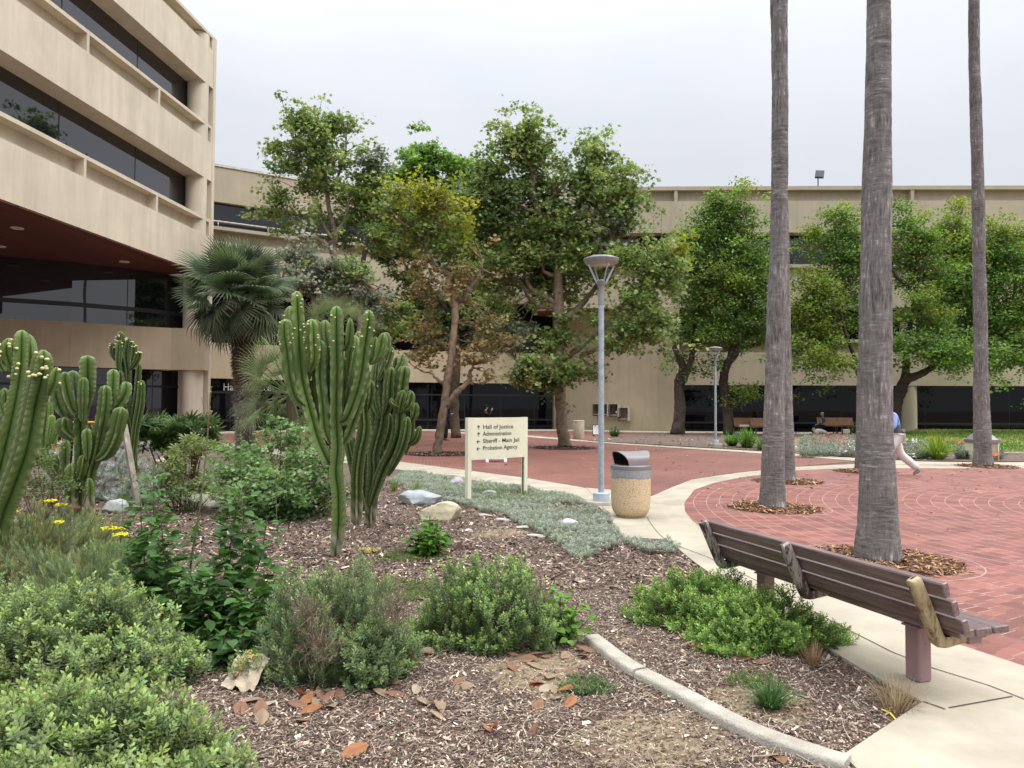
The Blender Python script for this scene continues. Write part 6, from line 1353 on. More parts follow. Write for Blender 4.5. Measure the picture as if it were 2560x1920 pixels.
tree('pear_tree', 'yellow-green tree filling the gap between the left palm pair and the biggest palm', (2240, 1075), 39, [
 [(2236, 1088, .42), (2234, 1050, .36), (2241, 1006, .32), (2252, 978, .30), (2264, 950, .27), (2298, 937, .20), (2327, 921, .16), (2353, 908, .12), (2400, 890, .05)], [(2236, 1020, .22), (2200, 975, .18), (2160, 955, .15), (2140, 925, .12), (2118, 905, .10), (2078, 893, .06)], [(2262, 952, .2), (2268, 880, .15), (2280, 780, .12), (2300, 680, .06)], [(2160, 950, .1), (2120, 850, .09), (2090, 740, .05)], [(2275, 720, .09), (2240, 690, .08), (2215, 640, .04)]],
 K3([(560, 1190, 120, 90, 'peary'), (620, 1300, 110, 110, 'peary'), (500, 1330, 90, 120, 'peary'), (560, 1470, 140, 100, 'peary'), (480, 1590, 60, 80, 'peary'), (640, 1560, 110, 70, 'peary'),
     (740, 860, 120, 90, 'pear', 1), (600, 900, 90, 50, 'peary', 1), (700, 720, 60, 50, 'peary', 1, .8), (760, 760, 90, 40, 'pear', 1), (720, 1020, 130, 90, 'pear', 1), (800, 1160, 100, 90, 'pear', 1, .7), (780, 1300, 100, 80, 'pear', 1, .6), (800, 1430, 90, 70, 'pear', 1, .7),
     (1150, 800, 90, 70, 'pear', .5), (1130, 700, 50, 40, 'pear', .5, .8), (1210, 880, 110, 80, 'pear', .5), (1180, 1010, 130, 110, 'pear', .5), (1150, 1180, 110, 70, 'pear', .5, .6), (1270, 1290, 130, 90, 'peary', -1, .7), (1130, 1390, 80, 80, 'pear', 0, .8), (1350, 1560, 150, 60, 'pear', -1, .8), (1130, 1560, 110, 60, 'pear', -1), (850, 1000, 90, 120, 'pear', 1), (1280, 1130, 110, 100, 'pear', .5), (700, 1130, 100, 80, 'pear', 1), (1330, 1440, 110, 80, 'pear', 0), (1250, 960, 90, 90, 'peary', 0), (700, 1420, 100, 100, 'pear', 1)]) + [(2380, 905, 70, 34, 'pear', -1, .8), (2440, 880, 50, 40, 'pear', -1, .7), (2060, 905, 70, 30, 'peary', -1), (2290, 875, 60, 30, 'pear', -1, .7)],
 OVAL, .17, 209, bark='bark', group=G_P, per=44, cl_r=.6, btint=(.42, .40, .42), z0=.08)
tree('pear_tree', 'tree with light green shoots at the right edge, around the rightmost palm trunk', (2452, 1078), 41, [
 [(2450, 1082, .36), (2455, 1000, .30), (2462, 930, .25), (2470, 850, .2), (2480, 720, .12), (2490, 620, .05)], [(2460, 940, .18), (2420, 850, .14), (2400, 740, .1), (2390, 620, .04)], [(2466, 900, .15), (2520, 800, .1), (2540, 700, .05)]],
 K3([(1440, 830, 110, 70, 'peary'), (1500, 740, 40, 50, 'peary', 0, .8), (1490, 660, 20, 40, 'sycy', 0, .7), (1440, 960, 130, 90, 'pear'), (1480, 1060, 140, 110, 'peary'), (1400, 1180, 140, 90, 'pear'), (1500, 1270, 130, 70, 'pear', 0, .8), (1680, 780, 50, 50, 'peary', 0, .8), (1750, 880, 110, 80, 'peary'), (1720, 1000, 130, 100, 'pear'), (1820, 1100, 110, 110, 'pear'), (1700, 1200, 110, 100, 'pear'), (1800, 1330, 130, 110, 'peary'), (1700, 1430, 110, 90, 'pear'), (1820, 1520, 110, 90, 'pear'), (1600, 1130, 130, 130, 'pear'), (1600, 1380, 110, 110, 'pear'), (1450, 1480, 120, 90, 'pear'), (1580, 950, 100, 100, 'pear'), (1560, 1560, 130, 60, 'pear'), (1380, 1330, 100, 80, 'pear'), (1700, 1590, 110, 60, 'pear', -1, .8)]) + [(2500, 905, 50, 34, 'pear', -1, .6), (2560, 885, 60, 40, 'pear', -1), (2640, 700, 80, 90, 'pear'), (2640, 850, 80, 70, 'pear'), (2560, 780, 60, 60, 'pear')],
 OVAL, .17, 210, bark='bark', group=G_P, per=44, cl_r=.6, btint=(.45, .43, .45), z0=.2)
# ---------------- shrubs and ground plants ----------------
def sprig(rs, H=.10, nl=26, ll=.02, lw=.007, lo=(.06, .10, .04), hi=(.20, .30, .07), stem=(.14, .16, .08), t0=.25, tip=30, base=75, curl=.0, stemr=.0016, shape='spat'):
    V = []; C = []; F = []
    def q(vs, cs): k = len(V); V.extend(vs); C.extend(cs); F.append([k, k + 1, k + 2, k + 3])
    bend = rs.normal(0, .10, 2)
    def ax(f): return np.array([bend[0] * f * f * H, bend[1] * f * f * H, f * H])
    for a in (0, PI / 2):
        d = np.array([math.cos(a), math.sin(a), 0]) * stemr; q([ax(0) - d, ax(0) + d, ax(.95) + d * .6, ax(.95) - d * .6], [np.array(stem)] * 4)
    for i in range(nl):
        f = t0 + (1 - t0) * i / nl; a = i * 2.39996 + rs.normal(0, .2); e = math.radians(base + (tip - base) * f ** 1.5 + rs.normal(0, 6))
        l = ll * (1.05 - .40 * f ** 2) * rs.uniform(.8, 1.15); w_ = lw * rs.uniform(.8, 1.15)
        o = ax(f); d = np.array([math.cos(a) * math.sin(e), math.sin(a) * math.sin(e), math.cos(e)]); s_ = np.array([-math.sin(a), math.cos(a), 0]); n_ = np.cross(s_, d)
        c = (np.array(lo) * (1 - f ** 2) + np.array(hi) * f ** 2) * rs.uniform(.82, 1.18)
        if shape == 'spat':
            m = o + d * l * .62 + n_ * l * .05; q([o, m + s_ * w_ * .5, o + d * l - n_ * l * curl, m - s_ * w_ * .5], [c * .9, c, c * 1.12, c])
        else:
            m = o + d * l * .45 + n_ * l * .08; q([o - s_ * w_ * .3, o + s_ * w_ * .3, m + s_ * w_ * .5, m - s_ * w_ * .5], [c * .9] * 4); q([m - s_ * w_ * .5, m + s_ * w_ * .5, o + d * l + s_ * w_ * .1, o + d * l - s_ * w_ * .1], [c] * 4)
    return np.array(V), np.array(F), np.array(C)
def dome(name, label, cat, c, rx, ry, h, n, temps, seed, flat=1.0, twig=(.20, .15, .11), outw=.75, group=None, mat='leaf', smin=.8, smax=1.25, lump=.22, gaps=0.0, ntw=260, z0=0.0, rot=0.0, tj=.16, hole=None):
    rs = np.random.RandomState(seed); t = thing(name, label, cat, (c[0], c[1], z0), group)
    d = rs.normal(size=(n * 2, 3)); d[:, 2] = np.abs(d[:, 2]) * 1.0; d /= np.linalg.norm(d, axis=1)[:, None]; d = d[:n]
    az = np.arctan2(d[:, 1], d[:, 0]); el = d[:, 2]
    lm = 1 + lump * (np.sin(az * 3 + seed) * .5 + np.sin(az * 7 + seed * 2) * .3 + np.sin(d[:, 0] * 9 + seed) * np.sin(d[:, 1] * 9) * .6 + np.sin(el * 8 + az * 2) * .4)
    if gaps: k = (np.sin(d[:, 0] * 7 + seed) + np.sin(d[:, 1] * 8 + d[:, 2] * 6 + seed * 1.7) + rs.normal(0, .35, n)) > -2 + gaps * 2.0; d, lm = d[k], lm[k]; n = len(d)
    r_ = rs.uniform(.72, 1.0, n)[:, None] * lm[:, None]
    p = d * np.array([rx, ry, h]) * r_; ca, sa = math.cos(rot), math.sin(rot); Rz = np.array([[ca, -sa, 0], [sa, ca, 0], [0, 0, 1]])
    D = d * np.array([outw, outw, .3]) + np.array([0, 0, flat]) + rs.normal(0, .36, (n, 3)); D /= np.linalg.norm(D, axis=1)[:, None]
    s_ = rs.uniform(smin, smax, n); Hs = max(T[0][:, 2].max() for T in temps)
    pos = p - D * (Hs * s_ * .75)[:, None]; pos[:, 2] = np.maximum(pos[:, 2], .0); pos = pos @ Rz.T; D = D @ Rz.T
    pos += np.array([c[0], c[1], z0]); A = dir_rot(rs, D) * s_[:, None, None]
    tint = (1 + rs.normal(0, tj, (n, 1))) * (1 + rs.normal(0, .04, (n, 3))); tint = np.clip(tint, .5, 1.6)
    mb = MB(); idx = rs.randint(len(temps), size=n)
    for k, T in enumerate(temps):
        m = idx == k; mb.inst(T, A[m], pos[m], tint[m])
    mb.build('foliage', M[mat], t)
    tw = MB(); pick = rs.choice(n, min(n, ntw), replace=False)
    for i in pick:
        a = np.array([c[0] + rs.normal(0, rx * .15), c[1] + rs.normal(0, ry * .15), z0]); b_ = pos[i]; m = (a + b_) / 2 + rs.normal(0, .03, 3); m[2] += .02 * h
        w_ = rs.uniform(.0012, .003); s2 = np.array([w_, 0, 0]); tw.add([a - s2, a + s2, m + s2, m - s2, b_ + s2 * .6, b_ - s2 * .6], np.array([[0, 1, 2, 3], [3, 2, 4, 5]]), np.array(twig) * rs.uniform(.4, 1.4))
    tw.build('stems', M['chip'], t)
    return t
rs = np.random.RandomState(300)
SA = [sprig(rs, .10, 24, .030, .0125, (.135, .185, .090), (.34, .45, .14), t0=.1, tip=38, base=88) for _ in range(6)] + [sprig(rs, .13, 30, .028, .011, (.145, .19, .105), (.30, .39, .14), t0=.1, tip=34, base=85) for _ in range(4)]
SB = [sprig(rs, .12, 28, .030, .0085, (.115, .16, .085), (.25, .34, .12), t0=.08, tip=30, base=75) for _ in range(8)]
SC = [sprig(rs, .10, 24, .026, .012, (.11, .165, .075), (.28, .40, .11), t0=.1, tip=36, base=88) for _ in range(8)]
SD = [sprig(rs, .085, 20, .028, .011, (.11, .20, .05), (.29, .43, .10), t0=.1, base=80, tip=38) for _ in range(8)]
G_C = 'succulent-leaved coastal shrubs in the front bed'
P0 = lambda u, v: G(u, v)
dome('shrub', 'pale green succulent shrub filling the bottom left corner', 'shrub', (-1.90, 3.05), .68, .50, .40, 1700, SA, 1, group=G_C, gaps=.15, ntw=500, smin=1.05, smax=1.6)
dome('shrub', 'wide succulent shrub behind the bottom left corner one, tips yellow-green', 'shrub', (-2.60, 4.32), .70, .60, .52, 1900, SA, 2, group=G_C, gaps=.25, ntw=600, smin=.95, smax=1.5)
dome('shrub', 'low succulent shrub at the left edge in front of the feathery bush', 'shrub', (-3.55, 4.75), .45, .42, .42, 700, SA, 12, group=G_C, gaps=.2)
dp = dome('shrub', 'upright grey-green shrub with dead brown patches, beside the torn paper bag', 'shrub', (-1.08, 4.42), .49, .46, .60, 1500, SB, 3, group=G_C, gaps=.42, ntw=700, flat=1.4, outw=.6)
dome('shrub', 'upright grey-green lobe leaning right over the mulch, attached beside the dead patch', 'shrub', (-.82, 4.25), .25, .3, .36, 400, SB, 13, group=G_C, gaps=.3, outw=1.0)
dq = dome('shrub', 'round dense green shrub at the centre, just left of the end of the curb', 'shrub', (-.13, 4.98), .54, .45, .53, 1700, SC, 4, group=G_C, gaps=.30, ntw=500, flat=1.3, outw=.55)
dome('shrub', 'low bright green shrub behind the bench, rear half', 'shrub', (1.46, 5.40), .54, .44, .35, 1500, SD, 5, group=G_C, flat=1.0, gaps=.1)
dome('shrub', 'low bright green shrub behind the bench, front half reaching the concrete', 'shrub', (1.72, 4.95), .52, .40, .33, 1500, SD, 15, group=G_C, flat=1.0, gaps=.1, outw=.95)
rs = np.random.RandomState(31)
for par_, u, v, Yk, r_, n in ((dp, 775, 1530, 4.10, .08, 260), (dp, 800, 1610, 3.98, .11, 380), (dp, 985, 1530, 4.12, .085, 420), (dq, 1345, 1490, 4.66, .07, 160)):
    c = P(u, v, Yk); mb = MB()
    for i in range(n):
        a = c + rs.normal(0, r_ * .55, 3) * [1, .5, .9]; d = rs.normal(0, 1, 3) + [0, 0, .6]; d /= np.linalg.norm(d); L = rs.uniform(.03, .09); s_ = np.cross(d, [0, 1, 0]); s_ = s_ / np.linalg.norm(s_) * rs.uniform(.0006, .0014); m = a + d * L * .5 + rs.normal(0, .006, 3); e = a + d * L
        mb.add([a - s_, a + s_, m + s_, m - s_, e + s_ * .5, e - s_ * .5], np.array([[0, 1, 2, 3], [3, 2, 4, 5]]), np.array([.20, .15, .11]) * rs.uniform(.3, 1.5))
    mb.build('dead_twigs', M['chip'], par_)
# weed with heart leaves inside the centre shrub
def leafy(rs, L=.06, w_=.022, n=1, fold=.15, serr=0):
    out = [(0, 0, 0), (w_ * .8, L * .25, fold * w_), (w_, L * .45, fold * w_), (w_ * .55, L * .78, 0), (0, L, -.10 * L), (-w_ * .55, L * .78, 0), (-w_, L * .45, fold * w_), (-w_ * .8, L * .25, fold * w_)]
    V = np.array(out + [(0, L * .5, -fold * w_ * .5)]); F3 = np.array([[i, (i + 1) % 8, 8] for i in range(8)])
    return V, F3, np.ones((9, 3))
def leaf_plant(name, label, stems, seed, L=.07, w_=.028, lo=(.03, .075, .02), hi=(.10, .20, .045), stemc=(.06, .035, .03), dens=34, cat='plant', group=None, top_bare=0.0, mat='leaf', sr=.006, droop=.25, shrink=.55, buds=False):
    rs = np.random.RandomState(seed); b0 = np.array(stems[0][0]); t = thing(name, label, cat, (b0[0], b0[1], 0), group); st = MB(); lf = MB(); T = leafy(rs, 1.0, w_ / L)
    bd = MB()
    for s_ in stems:
        q = spline(np.array(s_), 14); tube(st, q, np.linspace(sr, sr * .4, 14), 6, cols=np.tile((np.array(stemc)[None] * np.linspace(1, 1.8, 14)[:, None])[:, None], (1, 6, 1)), cap=False)
        Ls = np.linalg.norm(np.diff(q, axis=0), axis=1).sum(); n = int(dens * Ls); f = rs.uniform(.05, 1 - top_bare, n); i = (f * 12.99).astype(int); o = q[i] + (q[i + 1] - q[i]) * (f * 13 - i)[:, None].clip(0, 1)
        a = rs.rand(n) * 2 * PI; el = rs.normal(.15, .35, n); D = np.stack([np.cos(a) * np.cos(el), np.sin(a) * np.cos(el), np.sin(el) - droop * .3], 1); D /= np.linalg.norm(D, axis=1)[:, None]
        X = np.cross(D, [0, 0, 1.0]); X /= np.linalg.norm(X, axis=1)[:, None]; Z = np.cross(X, D); rl = rs.normal(0, .35, n)[:, None]; X2 = X * np.cos(rl) + Z * np.sin(rl); Z2 = np.cross(X2, D)
        sc = L * (1 - shrink * f) * rs.uniform(.6, 1.25, n); A = np.stack([X2, D, Z2], 2) * sc[:, None, None]
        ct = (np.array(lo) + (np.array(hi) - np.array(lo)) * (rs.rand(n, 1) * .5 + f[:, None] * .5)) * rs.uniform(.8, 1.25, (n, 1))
        lf.inst(T, A, o + D * rs.uniform(.01, .06, (n, 1)) * (L / .1), ct)
        if buds:
            for k in range(16): p = q[-1 - (k % 3)] + rs.normal(0, .022, 3) * [1, 1, 1.2]; sphere(bd, p, rs.uniform(.004, .007), 6, 4, col=(.34, .33, .14)); tube(st, [q[-3], p], .0015, 3, col=(.12, .13, .05), cap=False)
    st.build('stems', M['tint'], t); lf.build('leaves', M[mat], t)
    if buds: bd.build('buds', M['tint'], t)
    return t
def px_stem(pts, Y, dy=0): return [P(u, v, Y + dy * i) for i, (u, v) in enumerate(pts)]
Y = 4.95
st = [px_stem(L, Y + o) for L, o in (([(465, 1640), (475, 1430), (490, 1330), (505, 1230), (518, 1100), (525, 985)], 0), ([(372, 1640), (368, 1480), (357, 1360), (350, 1240)], .1), ([(395, 1640), (388, 1450), (385, 1330), (384, 1180)], .25), ([(450, 1640), (425, 1480), (410, 1380), (402, 1290)], -.1),
  ([(555, 1640), (560, 1470), (578, 1350), (600, 1230)], .1), ([(590, 1640), (598, 1480), (605, 1370), (612, 1215)], .2), ([(560, 1660), (600, 1520), (650, 1400), (668, 1290)], -.05), ([(575, 1680), (640, 1520), (660, 1430)], -.2), ([(350, 1640), (330, 1480), (318, 1370)], 0), ([(520, 1650), (530, 1500), (540, 1400)], -.2), ([(480, 1650), (500, 1520), (470, 1420)], -.25), ([(540, 1680), (620, 1560), (610, 1470)], -.3), ([(600, 1690), (590, 1600), (640, 1500)], -.35), ([(430, 1640), (440, 1520), (445, 1400)], .2), ([(500, 1650), (480, 1540), (520, 1420)], .1), ([(540, 1650), (530, 1560), (560, 1440)], .3), ([(470, 1660), (520, 1560), (500, 1480)], -.3), ([(610, 1660), (640, 1560), (690, 1440)], .1), ([(640, 1640), (680, 1520), (715, 1420)], .3), ([(400, 1660), (420, 1560), (440, 1470)], -.3), ([(590, 1700), (560, 1620), (570, 1540)], -.5), ([(620, 1720), (610, 1640), (600, 1560)], -.55))]
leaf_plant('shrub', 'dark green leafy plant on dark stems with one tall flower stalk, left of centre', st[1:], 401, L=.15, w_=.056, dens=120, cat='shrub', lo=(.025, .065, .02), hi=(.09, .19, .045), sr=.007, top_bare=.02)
leaf_plant('flower_stalk', 'single tall budding stalk rising above the dark green leafy plant', st[:1], 402, L=.07, w_=.024, dens=22, top_bare=.55, sr=.009, stemc=(.10, .085, .05), buds=True)
for k, (u0, v0, u1, v1, Yk) in enumerate(((700, 1290, 603, 1050, 6.6), (690, 1300, 690, 1180, 6.2), (310, 1330, 306, 1190, 6.6))):
    leaf_plant('flower_stalk', ('thin budding stalk in front of the maple-leaved shrub', 'short budding stalk just left of the tallest cactus base', 'thin weedy stalk in front of the pale rock at left')[k], [px_stem([(u1 + 4, v0 + 60), (u1, (v0 + v1) / 2), (u1 + 2, v1)], Yk)], 410 + k, L=.04, w_=.014, dens=18, top_bare=.4, sr=.004, stemc=(.12, .12, .06), buds=True)
# small dark green nettle-like plant
p = G(1073, 1388); stn = [[p + np.array([rs.normal(0, .05), rs.normal(0, .05), 0]), p + np.array([x, y, h * .6]), p + np.array([x * 1.5, y * 1.5, h])] for x, y, h in ((0, 0, .42), (.10, 0, .28), (-.10, 0, .30), (.05, -.1, .28), (-.06, -.1, .27), (.12, -.08, .2), (-.13, -.06, .2), (0, .1, .3), (.15, .02, .16), (-.15, .02, .16), (0, -.15, .16))]
leaf_plant('plant', 'compact bright green leafy plant alone in the mulch below the yellow boulder', stn, 420, L=.10, w_=.036, dens=120, lo=(.045, .12, .02), hi=(.12, .26, .04), shrink=.35)
p = G(1400, 1600); stn = [[p + np.array([0, 0, 0]), p + np.array([x, y, h * .6]), p + np.array([x * 1.5, y * 1.3, h])] for x, y, h in ((0, 0, .38), (.08, -.05, .28), (-.08, -.05, .30), (.12, -.1, .18), (-.04, -.14, .2), (.05, -.16, .1))]
leaf_plant('weed', 'light green broad-leaved weed growing out of the centre shrub, beside the curb end', stn, 421, L=.075, w_=.034, dens=75, lo=(.07, .16, .025), hi=(.16, .32, .05), shrink=.3)
# maple-leaved shrub
def bush(name, label, clumps, Y, leaf, size, seed, cat='shrub', per=26, cl_r=.16, tilt=.7, dens=1.0, stems=8, mat='leaf', group=None, z0=0.0):
    rs = np.random.RandomState(seed); cs = [P(u, v, Y + (r[1] if len(r) > 1 else 0)) for u, v, ru, rv, *r in clumps]; b0 = np.mean(cs, 0); b0[2] = z0
    t = thing(name, label, cat, b0, group); mb = MB(); tw = MB(); crown_leaves(mb, clumps, Y, rs, leaf, size, cl_r, per, None, tilt, dens); mb.build('foliage', M[mat], t)
    for q in cs:
        for _ in range(stems): e = q + rs.normal(0, .15, 3); s0 = b0 + np.array([(q[0] - b0[0]) * .5 + rs.normal(0, .08), rs.normal(0, .1), 0]); tube(tw, [s0, (s0 + e) / 2 + rs.normal(0, .05, 3), e], [.008, .006, .003], 4, col=(.55, .5, .4), cap=False)
    tw.build('stems', M['bark'], t); return t
PAL['map'] = [(.14, .24, .07), (.19, .31, .10), (.25, .38, .15), (.11, .19, .06), (.29, .40, .20), (.09, .16, .045)]
PAL['mapd'] = [(.08, .15, .045), (.11, .20, .06), (.14, .24, .08), (.06, .11, .035)]
bush('shrub', 'large sprawling maple-leaved shrub between the left cacti and the tallest cactus', [(600, 1135, 60, 34, 'map', .5), (720, 1110, 80, 44, 'map', .3), (740, 1075, 30, 20, 'map', .4), (560, 1190, 60, 46, 'map', 0), (660, 1175, 90, 50, 'map', 0), (790, 1150, 60, 50, 'map', .2), (760, 1210, 80, 56, 'mapd', -.2), (640, 1245, 90, 50, 'mapd', -.3), (820, 1225, 40, 50, 'mapd', .2), (730, 1270, 80, 38, 'mapd', -.5), (690, 1215, 90, 50, 'map', -.6), (600, 1225, 60, 40, 'map', -.6), (800, 1265, 40, 34, 'mapd', -.2)], 10.6, STAR, .085, 431, per=30, cl_r=.15, dens=.32)
PAL['wisp'] = [(.09, .14, .04), (.13, .19, .06), (.17, .22, .08), (.20, .22, .07)]
bush('shrub', 'wispy light green weeds between the staked cactus and the maple-leaved shrub', [(420, 1185, 50, 40, 'wisp'), (470, 1140, 46, 36, 'wisp', .5), (440, 1225, 56, 26, 'wisp'), (500, 1215, 30, 30, 'wisp')], 10.8, OVAL, .05, 432, per=40, cl_r=.14, dens=.30)
PAL['philo'] = [(.03, .065, .02), (.045, .09, .025), (.07, .12, .03), (.10, .15, .05)]
TF = fan_leaf(np.random.RandomState(5), 11, .34, 170, .25, .2, wd=.03, col=(.035, .075, .022), colt=(.07, .12, .04), split=.5)
def frond_bush(name, label, u, v, Y, n, seed, rx, T=TF, rz=.25, mat='leaf', cat='shrub', el=(-10, 80), tint=(1, 1, 1), sc=(.8, 1.2)):
    rs = np.random.RandomState(seed); c0 = P(u, v, Y); b0 = np.array([c0[0], c0[1], 0]); t = thing(name, label, cat, b0); mb = MB()
    for k in range(n): cc = c0 + np.array([rs.uniform(-rx, rx), rs.uniform(-.5, .5), rs.uniform(-rz, rz)]); place_fans(mb, [T], rs, cc, 5, el=el, scale=sc, rad=.02, roll=.5)
    mb.build('foliage', M[mat], t); tw = MB()
    for k in range(14): tube(tw, [b0 + [rs.uniform(-rx, rx) * .4, 0, 0], c0 + [rs.uniform(-rx, rx) * .8, rs.uniform(-.3, .3), 0]], [.02, .012], 5, col=(.5, .4, .3), cap=False)
    tw.build('stems', M['bark'], t); return t
LONG = fan_leaf(np.random.RandomState(5), 11, .36, 300, .16, .15, wd=.03, col=(.05, .095, .03), colt=(.10, .16, .05), split=.35)
frond_bush('shrub', 'dark glossy cut-leaved shrub in front of the office column', 430, 1092, 16.5, 85, 441, .88, T=LONG, rz=.26, el=(-30, 85), sc=(.5, .95))
frond_bush('shrub', 'pale yellow-green cut-leaved shrub to the right of the dark glossy one', 482, 1118, 15.5, 12, 442, .22, T=fan_leaf(np.random.RandomState(6), 9, .26, 280, .1, .2, wd=.03, col=(.14, .18, .06), colt=(.26, .30, .11), split=.4), sc=(.5, .9))
# silver shrub
SS = [sprig(np.random.RandomState(7 + k), .12, 20, .085, .014, (.27, .30, .24), (.52, .56, .49), stem=(.3, .3, .25), t0=.5, tip=25, base=85, shape='long') for k in range(4)]
SS2 = [sprig(np.random.RandomState(17 + k), .12, 20, .085, .014, (.34, .32, .30), (.60, .57, .54), stem=(.3, .3, .25), t0=.5, tip=25, base=85, shape='long') for k in range(3)]
for u, v, Yk, rx, h, n, lb, TT, sd in ((300, 1200, 12.4, .85, .85, 420, 'silver-leaved spiky shrub in front of the yellow barricade', SS, 1), (245, 1160, 13.2, .55, 1.05, 260, 'paler whitish silver shrub behind the left cactus stems', SS2, 2), (345, 1245, 11.8, .45, .45, 160, 'low silver shrub at the foot of the staked cactus', SS, 3), (190, 1150, 14, .5, 1.0, 200, 'whitish silver shrub behind the leftmost cactus', SS2, 4)):
    q = P(u, v, Yk); dome('shrub', lb, 'shrub', (q[0], q[1]), rx, .6, h, n, TT, 450 + sd, mat='leaf_matte', smin=.8, smax=1.2, outw=1.0, ntw=60, group='silver shrubs at left')
PAL['weed'] = [(.07, .11, .035), (.10, .15, .05), (.13, .18, .06)]
bush('shrub', 'fine dark green weeds behind the leftmost cactus and the feathery bush', [(110, 1160, 60, 50, 'weed'), (90, 1215, 60, 40, 'weed'), (150, 1215, 40, 40, 'weed')], 9.0, OVAL, .04, 433, per=46, cl_r=.13, dens=.22)
# feathery bush with yellow flowers
SF = [sprig(np.random.RandomState(27 + k), .13, 44, .042, .003, (.17, .22, .115), (.31, .39, .17), stem=(.14, .15, .08), t0=.1, tip=15, base=45, shape='long', stemr=.0018) for k in range(5)]
SF2 = [sprig(np.random.RandomState(37 + k), .13, 44, .042, .003, (.22, .24, .09), (.36, .38, .13), stem=(.17, .13, .07), t0=.1, tip=15, base=45, shape='long', stemr=.0018) for k in range(3)]
feather = dome('shrub', 'feathery grey-green bush with flat yellow flower heads at left', 'shrub', (-4.05, 6.15), 1.0, .75, .70, 2000, SF + SF2, 461, mat='leaf_matte', outw=.9, lump=.2, ntw=400, smin=.7, smax=1.3)
dome('shrub', 'feathery grey-green bush in front, without flowers, left of the dark leafy plant', 'shrub', (-3.05, 5.45), .75, .6, .52, 1500, SF, 462, mat='leaf_matte', outw=.9, lump=.2, ntw=300, smin=.7, smax=1.2)
rs = np.random.RandomState(470)
for (u, v, Yk, w_, col, lb) in ((125, 1252, 6.2, .055, (.75, .62, .02), 'left yellow flower head above the feathery bush'), (152, 1262, 6.1, .05, (.75, .62, .02), 'second yellow flower head above the feathery bush'), (35, 1278, 6.0, .045, (.75, .62, .02), 'yellow flower head at the far left of the feathery bush'), (148, 1305, 5.8, .035, (.7, .6, .03), 'small low yellow flower head on the feathery bush'), (285, 1320, 5.6, .10, (.78, .68, .02), 'widest yellow flower head, on the right of the feathery bush'), (302, 1336, 5.55, .06, (.78, .68, .02), 'yellow flower head just below the widest one'), (68, 1240, 6.2, .05, (.20, .10, .05), 'brown dried flower head behind the feathery bush'), (186, 1268, 6.1, .045, (.22, .11, .06), 'brown dried flower head right of the yellow ones')):
    c = P(u, v, Yk); mb = MB()
    for k in range(60): a = rs.rand() * 2 * PI; r_ = w_ * math.sqrt(rs.rand()); sphere(mb, c + np.array([r_ * math.cos(a), r_ * .8 * math.sin(a), rs.normal(0, .005)]), rs.uniform(.005, .009) * np.array([1, 1, .6]), 6, 4, col=np.array(col) * rs.uniform(.75, 1.2))
    fh = mb.build('flower_head', M['tint'], feather); fh['label'] = lb; mb = MB()
    for k in range(5): tube(mb, [c + rs.normal(0, .012, 3) - [0, 0, .0], c - [0, 0, .07], c - [rs.normal(0, .01), 0, .25]], .0022, 4, col=(.16, .19, .07), cap=False)
    mb.build('flower_stem', M['tint'], feather)
# silver ground cover
GC = [G2(u, v) for u, v in ((960, 1178), (1013, 1181), (1100, 1193), (1313, 1223), (1455, 1252), (1480, 1275), (1522, 1294), (1536, 1322), (1556, 1352), (1640, 1362), (1668, 1356), (1700, 1372), (1690, 1392), (1600, 1385), (1570, 1365), (1500, 1388), (1450, 1410), (1415, 1385), (1360, 1345), (1310, 1322), (1270, 1298), (1215, 1284), (1165, 1268), (1125, 1262), (1040, 1240), (960, 1205))]
TG = [sprig(np.random.RandomState(57 + k), .03, 12, .030, .0065, (.22, .25, .18), (.43, .48, .38), stem=(.3, .3, .25), t0=.1, tip=35, base=85) for k in range(4)]
TG2 = [sprig(np.random.RandomState(67 + k), .03, 12, .030, .0065, (.12, .19, .09), (.26, .36, .16), stem=(.3, .3, .2), t0=.1, tip=35, base=85) for k in range(2)]
rs = np.random.RandomState(480); n = 42000; x = rs.uniform(-2.6, 2.6, n); y = rs.uniform(6.8, 17.5, n); k = inpoly(x, y, GC)
k &= ~((np.sin(x * 3.1 + y * 1.3) + np.sin(y * 2.7 - x * 1.7 + 1) + rs.normal(0, .5, n)) < -1.15); x, y = x[k], y[k]; n = len(x)
hh = .025 + .022 * np.sin(x * 5 + y * 3) * np.sin(y * 4 - x * 2) + .012; D = np.stack([rs.normal(0, .45, n), rs.normal(0, .45, n), np.ones(n)], 1); A = dir_rot(rs, D) * rs.uniform(.8, 1.5, (n, 1, 1))
idx = rs.randint(4, size=n); gm_ = (np.sin(x * 1.9 + 2) + np.sin(y * 1.6 + x) + rs.normal(0, .6, n)) > 1.5
tint = rs.uniform(.7, 1.3, (n, 1)) * np.ones((1, 3)); mb = MB(); pos = np.stack([x, y, np.maximum(hh, .005) + rs.uniform(-.01, .02, n)], 1)
for q in range(4):
    m = (idx == q) & ~gm_; mb.inst(TG[q], A[m], pos[m], tint[m])
for q in range(2):
    m = (idx % 2 == q) & gm_; mb.inst(TG2[q], A[m], pos[m], tint[m])
tag(mb.build('ground_cover', M['leaf_matte']), 'silvery mat of small-leaved ground cover round the direction sign', 'ground cover', kind='stuff')
